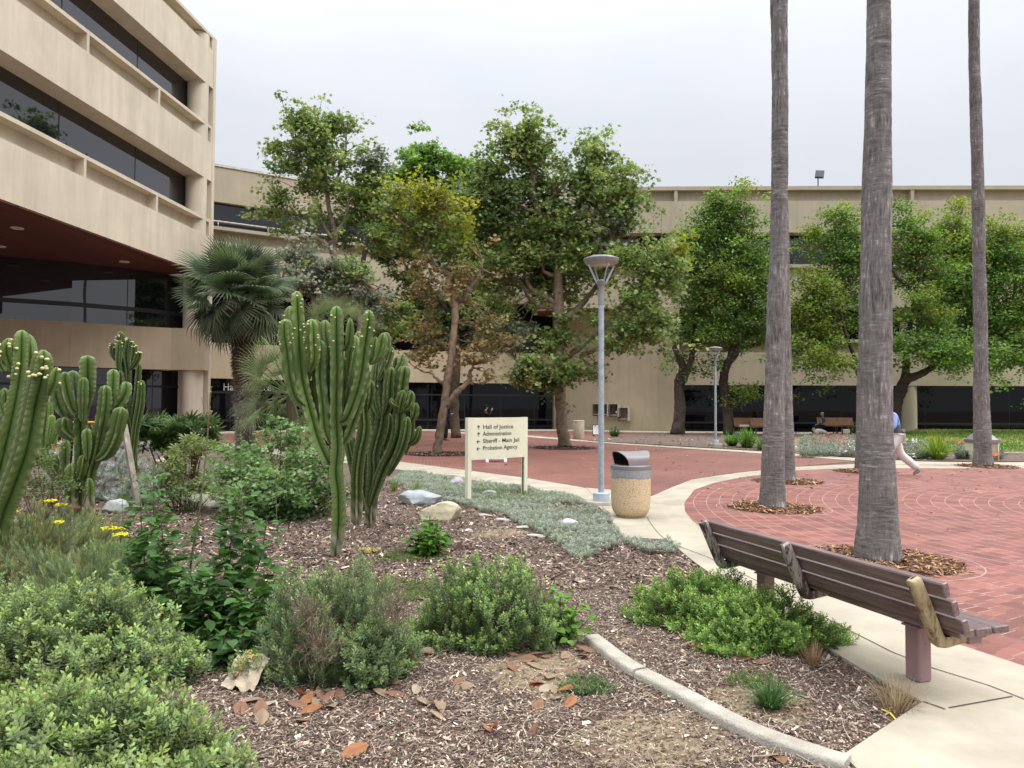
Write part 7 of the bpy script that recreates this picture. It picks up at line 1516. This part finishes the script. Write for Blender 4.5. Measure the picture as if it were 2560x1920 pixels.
# green creeping patches
def patch(label, u, v, r_, n, lo, hi, seed, sc=1.0, H=.03):
    rs = np.random.RandomState(seed); p = G(u, v); Ts = [sprig(rs, H, 14, .016 * sc, .005 * sc, lo, hi, t0=.05, tip=40, base=85) for _ in range(3)]; a = rs.rand(n) * 2 * PI; q = r_ * np.sqrt(rs.rand(n)) * (1 + .25 * np.sin(a * 3 + seed)); mb = MB()
    pos = np.stack([p[0] + q * np.cos(a) * 1.2, p[1] + q * np.sin(a), np.full(n, .008)], 1); D = np.stack([rs.normal(0, .5, n), rs.normal(0, .5, n), np.ones(n)], 1); A = dir_rot(rs, D) * rs.uniform(.7, 1.3, (n, 1, 1)); idx = rs.randint(3, size=n)
    for k in range(3): mb.inst(Ts[k], A[idx == k], pos[idx == k], rs.uniform(.75, 1.25, (int((idx == k).sum()), 1)) * np.ones((1, 3)))
    return tag(mb.build('creeping_weed', M['leaf_matte'], origin=p), label, 'weed', kind='stuff')
patch('creeping green weed between the two middle shrubs', 1010, 1480, .38, 900, (.08, .12, .035), (.19, .25, .08), 1)
patch('creeping green weed above the left middle shrub', 1020, 1395, .28, 500, (.08, .12, .035), (.19, .25, .08), 2)
patch('small creeping weed by the curb, right of the brown leaves', 1465, 1722, .13, 260, (.07, .12, .04), (.15, .22, .09), 3)
patch('thin creeping weed at the middle of the small triangular bed', 1890, 1708, .14, 260, (.09, .14, .04), (.20, .27, .09), 4, sc=.7)
patch('tiny yellow-flowered weed at the base of the tallest cactus', 925, 1378, .10, 50, (.5, .45, .10), (.75, .70, .25), 5, H=.02)
# fine dark green grassy weed in the triangular bed
def tuft(name, label, u, v, n, L, spread, lo, hi, seed, cat='plant', wd=.004, z0=0.0, arch=.6, group=None, r0=.05, Y=None):
    p = G(u, v) if Y is None else P(u, v, Y); p[2] = z0; rs = np.random.RandomState(seed); t = thing(name, label, cat, p, group); mb = MB()
    for i in range(n):
        a = rs.rand() * 2 * PI; l = L * rs.uniform(.55, 1.1); sp_ = spread * rs.uniform(.1, 1.1); d = np.array([math.cos(a), math.sin(a), 0]); s_ = np.array([-d[1], d[0], 0]) * wd * rs.uniform(.7, 1.2); b0 = p + d * rs.uniform(0, r0)
        q = [b0 + d * l * sp_ * f + np.array([0, 0, l * (f - arch * sp_ * f * f * 1.1)]) for f in (0, .3, .6, .85, 1.0)]; w4 = (1, 1.1, .9, .6, .1); c = (np.array(lo) + (np.array(hi) - np.array(lo)) * rs.rand()) * rs.uniform(.8, 1.2)
        V = []; 
        for qq, ww in zip(q, w4): V += [qq - s_ * ww, qq + s_ * ww]
        mb.add(V, np.array([[2 * k, 2 * k + 1, 2 * k + 3, 2 * k + 2] for k in range(4)]), np.repeat(np.array([c * .7, c * .9, c, c * 1.1, c * 1.15]), 2, 0))
    mb.build('blades', M['leaf_matte'], t); return t
tuft('weed', 'fine-leaved dark green weed tuft in the small triangular bed', 1925, 1770, 380, .16, .9, (.04, .09, .03), (.10, .20, .06), 501, 'weed', wd=.0022, arch=.5)
tuft('dry_grass', 'clump of dry straw grass at the corner of the small bed', 2240, 1775, 260, .20, .9, (.30, .22, .12), (.50, .40, .26), 502, 'dry grass', wd=.0013, arch=.5, r0=.09)
tuft('dry_grass', 'small tuft of dry brown grass in front of the low bright shrub', 2030, 1665, 150, .16, .55, (.22, .14, .08), (.42, .30, .19), 503, 'dry grass', wd=.0013, arch=.3, r0=.04)
for k, (u, v, L) in enumerate(((1255, 1252, .16), (1190, 1252, .10), (1040, 1235, .3), (985, 1228, .3), (1130, 1232, .12), (1312, 1240, .14))):
    tuft('grass_tuft', ('green grass tuft between the sign posts', 'small grass tuft beside the left sign post', 'tall grass tuft above the large grey rock', 'grass clump right of the second cactus base', 'grass wisp next to the purple-grey rock', 'thin weed against the right sign post')[k], u, v, 70, L, .6, (.10, .17, .04), (.22, .32, .09), 510 + k, 'grass', wd=.003, arch=.5)
# strappy clumps and flower beds across the plaza
for (u, v, L, n, lb, lo, hi, wd) in ((1868, 1122, .95, 240, 'broad strappy green clump beside the distant lamp post', (.06, .14, .03), (.16, .30, .07), .018), (1830, 1118, .8, 140, 'strappy green clump touching the distant lamp footing', (.06, .14, .03), (.16, .30, .07), .018), (1536, 1094, .75, 120, 'small dark strappy clump right of the county sign', (.04, .08, .02), (.09, .16, .04), .018), (2345, 1152, 1.0, 240, 'arching yellow-green daylily clump with orange flowers on the lawn edge', (.12, .22, .03), (.28, .38, .08), .011), (2135, 1085, .9, 80, 'dark strappy leaves behind the end of the bench row', (.05, .09, .02), (.10, .16, .04), .016), (1905, 1128, .6, 90, 'low strappy clump left of the paired palm trunks', (.06, .12, .03), (.16, .24, .07), .014)):
    tuft('strappy_plant', lb, u, v, n, L, .85, lo, hi, int(u), 'plant', wd=wd, z0=.05, arch=.75, r0=.18, group='strappy plants beyond the plaza')
for k, (u, v) in enumerate(((2328, 1092), (2358, 1104), (2386, 1098))):
    c = P(u, v, 21.5); t = thing('daylily_flower', ('left orange daylily above the arching clump', 'middle orange daylily, lowest of the three', 'right pale orange daylily above the arching clump')[k], 'flower', c, 'orange daylily flowers'); mb = MB()
    for q in range(6): a = q * PI / 3; d = np.array([math.cos(a), -.35, math.sin(a)]); e = np.array([-math.sin(a), 0, math.cos(a)]) * .013; mb.add([c, c + d * .028 - e, c + d * .055, c + d * .028 + e], np.array([[0, 1, 2, 3]]), (.75, .22, .05))
    mb.build('petals', M['leaf_matte'], t); mb = MB(); b0 = G(2345, 1150); tube(mb, [c, (c + b0) / 2 + [0, 0, .1], b0], .006, 4, col=(.15, .2, .06)); mb.build('stem', M['tint'], t)
def flowerbed(label, u0, u1, v0, v1, n, fl, seed, pale=(.30, .34, .26)):
    rs = np.random.RandomState(seed); u = rs.uniform(u0, u1, n); v = rs.uniform(v0, v1, n); p = np.array([G(a, b_, .05) for a, b_ in zip(u, v)]); D = np.stack([rs.normal(0, .5, n), rs.normal(0, .5, n), np.ones(n)], 1)
    Ts = [sprig(np.random.RandomState(seed + k), .22, 16, .09, .03, np.array(pale) * .55, np.array(pale), t0=.1, tip=30, base=80, stemr=.004) for k in range(3)]; A = dir_rot(rs, D) * rs.uniform(.7, 1.3, (n, 1, 1)); c0 = p.mean(0); t = thing('flower_bed', label, 'flowers', c0, 'low flowering plants beyond the plaza'); mb = MB(); idx = rs.randint(3, size=n)
    for k in range(3): mb.inst(Ts[k], A[idx == k], p[idx == k], rs.uniform(.7, 1.3, (int((idx == k).sum()), 1)) * np.ones((1, 3)))
    mb.build('foliage', M['leaf_matte'], t); mb = MB()
    TFl = (np.array([(.03 * math.cos(a), .03 * math.sin(a), .006 * (k % 2)) for k, a in enumerate(np.arange(8) * PI / 4)]), np.array([list(range(8))]), np.ones((8, 3)))
    for (ua, ub, va, vb, nf, c) in fl:
        nf = int(nf * 1.7)
        uu = rs.uniform(ua, ub, nf); vv = rs.uniform(va, vb, nf); q = np.array([G(a, b_, .26) for a, b_ in zip(uu, vv)]); D = np.stack([rs.normal(0, .35, nf), -.9 + rs.normal(0, .3, nf), np.ones(nf)], 1); mb.inst(TFl, dir_rot(rs, D) * rs.uniform(.55, 1.15, (nf, 1, 1)), q, np.array(c)[None] * rs.uniform(.8, 1.15, (nf, 1)))
    mb.build('flowers', M['leaf_matte'], t)['kind'] = 'stuff'
flowerbed('grey-leaved bed with red, coral, dark pink and white flowers left of the biggest palm', 2005, 2170, 1098, 1142, 1500, [(2030, 2100, 1084, 1106, 60, (.65, .06, .03)), (2060, 2140, 1086, 1100, 60, (.25, .03, .08)), (2085, 2120, 1092, 1118, 34, (.8, .16, .12)), (2110, 2160, 1100, 1125, 30, (.7, .7, .68)), (2096, 2120, 1115, 1130, 6, (.75, .45, .65))], 601)
flowerbed('grey-leaved bed with white and magenta flowers right of the walking person', 2250, 2320, 1112, 1148, 800, [(2255, 2300, 1096, 1108, 26, (.7, .66, .64)), (2262, 2285, 1108, 1122, 26, (.35, .02, .12)), (2255, 2290, 1118, 1146, 14, (.6, .55, .48))], 602, pale=(.24, .27, .18))
flowerbed('grey-leaved plants with rusty orange flowers left of the square bin', 2395, 2432, 1122, 1148, 420, [(2396, 2428, 1103, 1122, 70, (.60, .14, .05))], 603, pale=(.20, .22, .16))
flowerbed('small plant with rusty orange flowers right of the square bin', 2482, 2500, 1138, 1150, 120, [(2482, 2498, 1118, 1140, 40, (.60, .14, .05))], 604, pale=(.20, .22, .16))
flowerbed('purple agapanthus tips by the dark trunk behind the distant lamp post', 1838, 1862, 1088, 1092, 20, [(1816, 1830, 1046, 1056, 20, (.35, .30, .62)), (1838, 1850, 1050, 1062, 20, (.42, .36, .66))], 605)
# leaf litter blown over the bricks
rs = np.random.RandomState(690); n = 420; x = np.concatenate([rs.uniform(-8, 14, 260), rs.uniform(3, 14, 160)]); y = np.concatenate([rs.uniform(15, 40, 260), rs.uniform(6, 18, 160)])
k = (inpoly(x, y, brick_poly) | inpoly(x, y, circ)) & ~inpoly(x, y, walk); x, y = x[k], y[k]; n = len(x); mb = MB()
pal = np.array([(.20, .10, .05), (.30, .20, .10), (.42, .34, .24), (.10, .05, .03), (.12, .12, .04)])
mb.inst(OVAL, rand_rot(rs, n, .4) * (rs.uniform(.03, .09, n) * np.clip(y / 14, .6, 1.6))[:, None, None], np.stack([x, y, np.full(n, .03)], 1), pal[rs.choice(5, n)])
tag(mb.build('leaf_litter', M['leaf_matte']), 'small dry leaves scattered over the brick paving', 'leaf litter', kind='stuff')
# fallen magnolia leaves
def fleaf(rs):
    L = 1.0; n = 9; V = []; C = []; curl = rs.uniform(-.9, 1.4); bend = rs.normal(.5, .4); tw = rs.normal(0, .5)
    for i in range(n):
        f = i / (n - 1); w_ = .30 * math.sin(PI * min(1, f * .96 + .02)) ** .8 * (1 - .25 * f); x = f - .5; z = bend * (.25 - x * x) * .5
        for j in (-1, -.5, 0, .5, 1):
            a = j * curl * .8 + tw * x; V.append((x, w_ * math.sin(j * 1.1) * math.cos(tw * x), z + w_ * (abs(j) ** 1.6) * curl * .45 + j * tw * x * w_))
            C.append(np.ones(3) * ((.82 if j == 0 else 1.0) * (1 + rs.normal(0, .04))))
    V = np.array(V); V[:, 2] -= V[:, 2].min(); F = np.array([[i * 5 + j, i * 5 + j + 1, (i + 1) * 5 + j + 1, (i + 1) * 5 + j] for i in range(n - 1) for j in range(4)]); return V, F, np.array(C)
rs = np.random.RandomState(700); FL = [fleaf(rs) for _ in range(8)]; fcol = {'brown': (.25, .135, .085), 'tan': (.32, .23, .15), 'orange': (.34, .15, .07), 'pale': (.40, .32, .23), 'dark brown': (.18, .09, .06)}; fmesh = {}
for tn, cc in fcol.items():
    for k, T in enumerate(FL[:5]):
        mb = MB(); V, F, C = T; mb.add(V, F, C * np.array(cc)); o = mb.build('fallen_leaf', M['leaf_matte'], smooth=True); fmesh[tn, k] = o.data; bpy.data.objects.remove(o)
LV = [('around the torn paper bag', [(600, 1625), (625, 1635), (640, 1650), (612, 1655), (615, 1780), (650, 1775), (632, 1752), (655, 1795), (665, 1760), (600, 1775)], ['brown', 'tan', 'tan', 'pale', 'brown']),
      ('heaped under the dead-patched shrub', [(745, 1762), (770, 1750), (790, 1755), (800, 1735), (815, 1748), (775, 1775), (830, 1765), (795, 1772), (850, 1740), (760, 1740)], ['brown', 'orange', 'tan', 'brown']),
      ('in the row right of the dead-patched shrub', [(975, 1710), (955, 1735), (990, 1735), (1040, 1725), (940, 1780), (1065, 1755)], ['brown', 'tan', 'brown', 'pale', 'brown', 'tan']),
      ('along the foot of the centre shrub', [(1115, 1605), (1120, 1625), (1075, 1585), (1065, 1635), (1195, 1610), (1275, 1635), (1315, 1650), (1330, 1640), (1370, 1640), (1415, 1640), (1465, 1625), (1456, 1640), (1040, 1638)], ['brown', 'dark brown', 'brown', 'tan', 'brown', 'brown']),
      ('on the sandy patch below the centre shrub', [(1285, 1670), (1340, 1665), (1375, 1690), (1435, 1690), (1340, 1710), (1365, 1720), (1395, 1722), (1420, 1722), (1345, 1765)], ['brown', 'tan', 'tan', 'brown', 'orange', 'pale', 'tan', 'orange']),
      ('lying alone on open mulch near the bottom', [(1148, 1705), (1158, 1718), (885, 1880), (1335, 1830), (1095, 1790), (1230, 1825), (1425, 1755), (760, 1800), (1090, 1765)], ['brown', 'tan', 'orange', 'brown', 'tan', 'orange', 'orange']),
      ('under the low bright green shrub', [(1690, 1580), (1710, 1575), (1735, 1600), (1715, 1615), (1750, 1625), (1850, 1645), (1905, 1655), (1985, 1640), (1670, 1570)], ['brown', 'brown', 'tan', 'tan', 'brown', 'brown']),
      ('leaning on the near end of the curb', [(1920, 1890), (1950, 1900)], ['tan', 'brown']),
      ('scattered on mulch behind the shrubs', [(1580, 1492), (1455, 1525), (1050, 1495), (1090, 1497), (880, 1375), (1780, 1368), (480, 1285), (1180, 1278)], ['brown', 'dark brown', 'tan', 'brown', 'brown', 'dark brown', 'tan', 'tan'])]
ordn = ['first', 'second', 'third', 'fourth', 'fifth', 'sixth', 'seventh', 'eighth', 'ninth', 'tenth', 'eleventh', 'twelfth', 'thirteenth']
for place, pts, tones in LV:
    srt = sorted(range(len(pts)), key=lambda i: pts[i][0]); rank = {i: r_ for r_, i in enumerate(srt)}
    for i, (u, v) in enumerate(pts):
        p = G(u, v, .012); tn = tones[i % len(tones)]; o = bpy.data.objects.new('fallen_leaf', fmesh[tn, rs.randint(5)]); col_.objects.link(o); s_ = rs.uniform(.105, .16) if p[1] < 5.5 else .13
        o.location = Vector(p); o.scale = (s_, s_, s_); o.rotation_euler = (rs.normal(0, .25), rs.normal(0, .3), rs.rand() * 6.28)
        tag(o, f'{ordn[rank[i]]} dry leaf from the left {place}', 'fallen leaf', 'big dry leaves fallen on the mulch')
# ---------------- people and dog ----------------
def skin_mesh(verts, edges, radii, name, mat, parent, sub=2, root=0, smooth=True):
    me = bpy.data.meshes.new(name); me.from_pydata([tuple(map(float, v)) for v in verts], edges, []); o = bpy.data.objects.new(name, me); col_.objects.link(o)
    md = o.modifiers.new('s', 'SKIN'); md.use_smooth_shade = True
    for i, r_ in enumerate(radii):
        rr_ = (r_, r_) if np.isscalar(r_) else r_
        me.skin_vertices[0].data[i].radius = rr_
    me.skin_vertices[0].data[root].use_root = True
    if sub: sb = o.modifiers.new('b', 'SUBSURF'); sb.levels = sub; sb.render_levels = sub
    dg = bpy.context.evaluated_depsgraph_get(); dg.update(); ev = bpy.data.meshes.new_from_object(o.evaluated_get(dg)); ev.name = name
    bpy.data.objects.remove(o); n = bpy.data.objects.new(name, ev); col_.objects.link(n); ev.materials.clear(); ev.materials.append(mat)
    for p in ev.polygons: p.use_smooth = True
    if parent is not None: n.parent = parent
    return n
def cloth(name, c, rough=.85): return simple('cloth_' + name, c, rough, nscale=20, namt=.08, bump=.2, bscale=40, spec=.2)
def chain(Vs, Es, Rs, pts, rad, start=None):
    prev = start
    for p, r_ in zip(pts, rad):
        Vs.append(p); Rs.append(r_); k = len(Vs) - 1
        if prev is not None: Es.append((prev, k))
        prev = k
    return prev
def person(label, loc, rz, J, clothes, hair=(.05, .045, .04), skin=(.40, .23, .16), bald=False):
    """J: joints in local metres (x right, y forward... face towards +y)"""
    t = thing('person', label, 'person', loc, rz=rz); mS = simple('skin_' + str(len(bpy.data.materials)), skin, .6, nscale=25, namt=.05)
    V, E, R_ = [], [], []; J = {k: np.array(v, float) for k, v in J.items()}
    pel = chain(V, E, R_, [J['pelvis']], [(.11, .085)]); sp_ = chain(V, E, R_, [J['spine'], J['chest'], J['neck'] - [0, 0, .04], J['neck'] + (J['head'] - J['neck']) * .3], [(.10, .075), (.115, .08), (.055, .05), (.050, .053)], pel)
    hd = J['head']; fw = J.get('face', np.array([0, 1, 0.])); fw = fw / np.linalg.norm(fw)
    h1 = chain(V, E, R_, [hd - [0, 0, .05], hd + [0, 0, .03], hd + [0, 0, .085]], [(.072, .080), (.078, .092), (.055, .065)], sp_)
    chest = 2
    for s_ in 'lr':
        sh, el, wr = J['sh' + s_], J['el' + s_], J['wr' + s_]; a = chain(V, E, R_, [sh, (sh + el) / 2, el, (el + wr) / 2, wr], [.045, .040, .034, .031, .025], chest)
        d = (wr - el) / np.linalg.norm(wr - el); hdir = J.get('hand' + s_, d); hdir = hdir / np.linalg.norm(hdir); sd = np.cross(hdir, [0, 0, 1.0]); sd = sd / (np.linalg.norm(sd) + 1e-6) if np.linalg.norm(sd) > .2 else np.array([1., 0, 0]); nn_ = np.cross(sd, hdir)
        pm = chain(V, E, R_, [wr + hdir * .05], [(.034, .018)], a)
        for k, (off, ln) in enumerate(((-.030, .065), (-.010, .078), (.010, .072), (.029, .055))):
            b_ = wr + hdir * .085 + sd * off; chain(V, E, R_, [b_, b_ + hdir * ln * .5 - nn_ * .006, b_ + hdir * ln * .85 - nn_ * .028], [.0095, .0085, .0075], pm)
        tb = wr + hdir * .035 + sd * .032 * (1 if s_ == 'l' else -1); chain(V, E, R_, [tb, tb + hdir * .035 + sd * .022 * (1 if s_ == 'l' else -1), tb + hdir * .06 + sd * .024 * (1 if s_ == 'l' else -1)], [.012, .0105, .009], pm)
    for s_ in 'lr':
        hp, kn, an, to = J['hip' + s_], J['kn' + s_], J['an' + s_], J['to' + s_]
        chain(V, E, R_, [hp, (hp + kn) / 2, kn, (kn + an) / 2, an, (an + to) / 2 - [0, 0, .02], to], [.070, .062, .048, .042, .034, (.038, .03), (.036, .022)], pel)
    skin_mesh(V, E, R_, 'body', mS, t)
    # face: nose, eyes, ears, mouth
    sdv = np.cross(fw, [0, 0, 1.]); sdv /= np.linalg.norm(sdv); mb = MB(); fc = hd + [0, 0, .015]
    bar(mb, fc + fw * .078 + [0, 0, .02], fc + fw * .105 - [0, 0, .022], .016, .018, up=sdv); 
    for q in (-1, 1): sphere(mb, fc + sdv * q * .082 - fw * .01, np.array([.014, .018, .03]), 8, 6)
    mb.build('face', mS, t, world=False, smooth=True); mb = MB()
    for q in (-1, 1): sphere(mb, fc + sdv * q * .032 + fw * .086 + [0, 0, .02], .009, 8, 6)
    mb.build('eyes', M['black'], t, world=False); mb = MB(); box(mb, fc + fw * .088 - [0, 0, .048], (.045, .012, .008), M=np.stack([sdv, fw, [0, 0, 1]], 1)); mb.build('mouth', cloth('lip', (.28, .11, .09)), t, world=False)
    mb = MB(); sphere(mb, hd + [0, 0, .045] - fw * .018, np.array([.094, .104, .098]) if not bald else np.array([.090, .098, .085]), 16, 10); sphere(mb, hd - fw * .05 - [0, 0, .01], np.array([.078, .06, .085]), 12, 8)
    mb.build('hair', cloth('hair', hair), t, world=False, smooth=True)
    for nm, c, grp in clothes:
        Vc, Ec, Rc = [], [], []
        if grp == 'top':
            a = chain(Vc, Ec, Rc, [J['pelvis'] + (J['spine'] - J['pelvis']) * -.15, J['spine'], J['chest'], J['neck'] - [0, 0, .035]], [(.155, .125), (.148, .118), (.170, .125), (.075, .07)])
            for s_ in 'lr': sh, el, wr = J['sh' + s_], J['el' + s_], J['wr' + s_]; chain(Vc, Ec, Rc, [sh, (sh + el) / 2, el, (el + wr) / 2, wr - (wr - el) * .06], [.072, .062, .054, .048, .040], 2)
        elif grp == 'vest':
            chain(Vc, Ec, Rc, [J['pelvis'] + (J['spine'] - J['pelvis']) * -.05, J['spine'], J['chest'], J['neck'] - [0, 0, .05]], [(.165, .135), (.158, .128), (.182, .138), (.085, .08)])
        else:
            chain(Vc, Ec, Rc, [J['pelvis']], [(.150, .125)])
            for s_ in 'lr':
                hp, kn, an = J['hip' + s_], J['kn' + s_], J['an' + s_]; chain(Vc, Ec, Rc, [hp, (hp + kn) / 2, kn, (kn + an) / 2, an + (kn - an) * .0], [.125, .118, .105, .098, .09], 0)
        skin_mesh(Vc, Ec, Rc, nm, cloth(nm, c), t)
    sc = clothes[-1][1] if False else None
    return t, J
def shoes(t, J, c, sole=(.6, .6, .6)):
    for s_ in 'lr':
        an, to = J['an' + s_], J['to' + s_]; d = to - an; d[2] = 0 if abs(d[2]) < .05 else d[2]; d /= np.linalg.norm(d)
        V, E, R_ = [], [], []; chain(V, E, R_, [an - d * .05 - [0, 0, .045], an + d * .04 - [0, 0, .045], (an + to) / 2 - [0, 0, .02], to + d * .02], [(.04, .045), (.045, .05), (.046, .036), (.04, .028)])
        skin_mesh(V, E, R_, 'shoe', cloth('shoe', c), t, sub=2)
# seated man on the bench (profile, facing left in the photo)
p = G(2068, 1086, .055)
JS = dict(pelvis=(0, 0, .50), spine=(0, -.03, .66), chest=(0, -.06, .86), neck=(0, -.04, 1.04), head=(0, .02, 1.20), shl=(.17, -.06, .97), shr=(-.17, -.06, .97), ell=(.22, .02, .70), elr=(-.22, .02, .70), wrl=(.10, .26, .62), wrr=(-.10, .26, .62), hipl=(.09, .03, .49), hipr=(-.09, .03, .49), knl=(.11, .46, .50), knr=(-.11, .46, .48), anl=(.12, .50, .10), anr=(-.10, .56, .10), tol=(.13, .68, .035), tor=(-.10, .74, .035), handl=(-.5, .8, -.2), handr=(.5, .8, -.2))
px_ = G(2056, 1087, .055)
t, J = person('grey-haired seated man in a grey jacket and dark trousers, on the bench with the dog', px_, R(82), JS, [('shirt', (.55, .55, .50), 'vest'), ('jacket', (.085, .095, .10), 'top'), ('trousers', (.012, .014, .028), 'legs')], hair=(.36, .34, .32), skin=(.30, .16, .11), bald=True); shoes(t, J, (.03, .03, .035))
# walking person behind the biggest palm, striding right->left with head low
p = G(2238, 1190, .02)
JW = dict(pelvis=(0, 0, .93), spine=(0, .03, 1.10), chest=(0, .05, 1.32), neck=(0, .13, 1.50), head=(0, .22, 1.64), shl=(.18, .10, 1.42), shr=(-.18, .10, 1.42), ell=(.24, -.02, 1.16), elr=(-.24, .12, 1.16), wrl=(.22, .10, .93), wrr=(-.22, .34, 1.05), hipl=(.09, 0, .90), hipr=(-.09, 0, .90), knl=(.10, -.10, .50), knr=(-.09, .28, .50), anl=(.10, -.50, .15), anr=(-.09, .34, .09), tol=(.10, -.40, .035), tor=(-.09, .52, .035))
pw = G(2243, 1188, .02)
t, J = person('person in a blue sleeved shirt, dark vest and cream trousers striding behind the biggest palm', pw, R(80), JW, [('shirt', (.30, .42, .72), 'top'), ('vest', (.10, .12, .13), 'vest'), ('trousers', (.70, .68, .64), 'legs')], hair=(.6, .6, .6), skin=(.35, .2, .14)); shoes(t, J, (.22, .24, .24))
# standing person in black with a phone, behind the yellow sycamore trunk
p = G(1113, 1101, .012)
JP = dict(pelvis=(0, 0, .88), spine=(0, .0, 1.04), chest=(0, -.02, 1.25), neck=(0, .01, 1.41), head=(0, .05, 1.54), shl=(.16, -.02, 1.35), shr=(-.16, -.02, 1.35), ell=(.21, .03, 1.08), elr=(-.21, .03, 1.08), wrl=(.08, .26, 1.26), wrr=(-.08, .22, 1.18), hipl=(.09, 0, .86), hipr=(-.09, 0, .86), knl=(.10, .03, .48), knr=(-.09, .02, .48), anl=(.10, 0, .09), anr=(-.09, -.02, .09), tol=(.11, .17, .035), tor=(-.10, .15, .035), handl=(-.3, .9, .3), handr=(.3, .9, .3))
t, J = person('person in black clothes looking at a phone, half hidden by the yellowing sycamore trunk', p, R(-75), JP, [('sweater', (.012, .012, .014), 'top'), ('trousers', (.014, .014, .022), 'legs')], hair=(.02, .015, .013), skin=(.42, .25, .18)); shoes(t, J, (.10, .10, .11))
mb = MB(); box(mb, (.0, .36, 1.30), (.075, .012, .14), M=np.array(Matrix.Rotation(-.5, 3, 'X'))); mb.build('phone', M['black'], t, world=False)
# person in black behind the direction sign
p = G(1213, 1096, .012)
JB = dict(JP); JB.update(wrl=(.10, .30, 1.42), ell=(.20, .14, 1.16), wrr=(-.20, .05, .84), elr=(-.21, -.02, 1.08), handl=(-.2, .3, .9), head=(0, .05, 1.56), neck=(0, .01, 1.43))
t, J = person('dark-haired person in black, head showing just above the direction sign board', p, R(-70), JB, [('sweater', (.010, .010, .012), 'top'), ('trousers', (.012, .012, .014), 'legs')], hair=(.015, .012, .01), skin=(.42, .25, .18)); shoes(t, J, (.03, .03, .03))
# white dog lying/sniffing by the bench
p = G(2050, 1091, .055); V, E, R_ = [], [], []; t = thing('dog', 'shaggy cream-white dog standing head down under the bench beside the seated man', 'dog', p)
o = np.array(p) * 0
b_ = chain(V, E, R_, [(-.30, 0, .33), (-.12, 0, .40), (.10, 0, .40), (.30, 0, .36), (.42, -.02, .26), (.50, -.03, .14), (.58, -.04, .08)], [(.12, .12), (.135, .13), (.13, .14), (.12, .13), (.085, .085), (.07, .075), (.04, .04)])
for x0, y0, bi, dx in ((-.30, .08, 0, -.04), (-.30, -.08, 0, .02), (.28, .08, 3, 0), (.28, -.08, 3, .03)):
    hind = x0 < 0; chain(V, E, R_, [(x0, y0, .26), (x0 + (.05 if hind else -.01) + dx, y0, .17), (x0 + (-.05 if hind else .01) + dx, y0, .09), (x0 + dx, y0, .03), (x0 + dx + .05, y0, .02)], [.075, .05, .034, .03, .028], bi)
chain(V, E, R_, [(-.40, 0, .40), (-.46, 0, .50), (-.40, 0, .56)], [.045, .05, .03], 0)
ob_ = skin_mesh(V, E, R_, 'body', cloth('dog_fur', (.62, .57, .50)), t); t.scale = (.82, .82, .82)
mb = MB(); T = (np.array([[-.006, 0, 0], [.006, 0, 0], [.002, .01, .07], [-.002, .01, .07]]), np.array([[0, 1, 2, 3]]), np.ones((4, 3))); rs = np.random.RandomState(9); me = ob_.data
pts = np.array([v.co[:] for v in me.vertices]); nr = np.array([v.normal[:] for v in me.vertices]); k = rs.randint(len(pts), size=3500); mb.inst(T, dir_rot(rs, nr[k] + [0, 0, -.9] + rs.normal(0, .3, (3500, 3))), pts[k], np.array([.60, .55, .48])[None] * rs.uniform(.75, 1.2, (3500, 1))); mb.build('fur', M['fibre'], t, world=False)
mb = MB()
for q in (-1, 1): sphere(mb, (.47, q * .075 - .03, .20), np.array([.03, .015, .055]), 8, 6)
mb.build('ears', cloth('dog_ear', (.50, .44, .37)), t, world=False, smooth=True)
# reflected surroundings: copies of the trees standing behind the camera (seen only in the window glass)
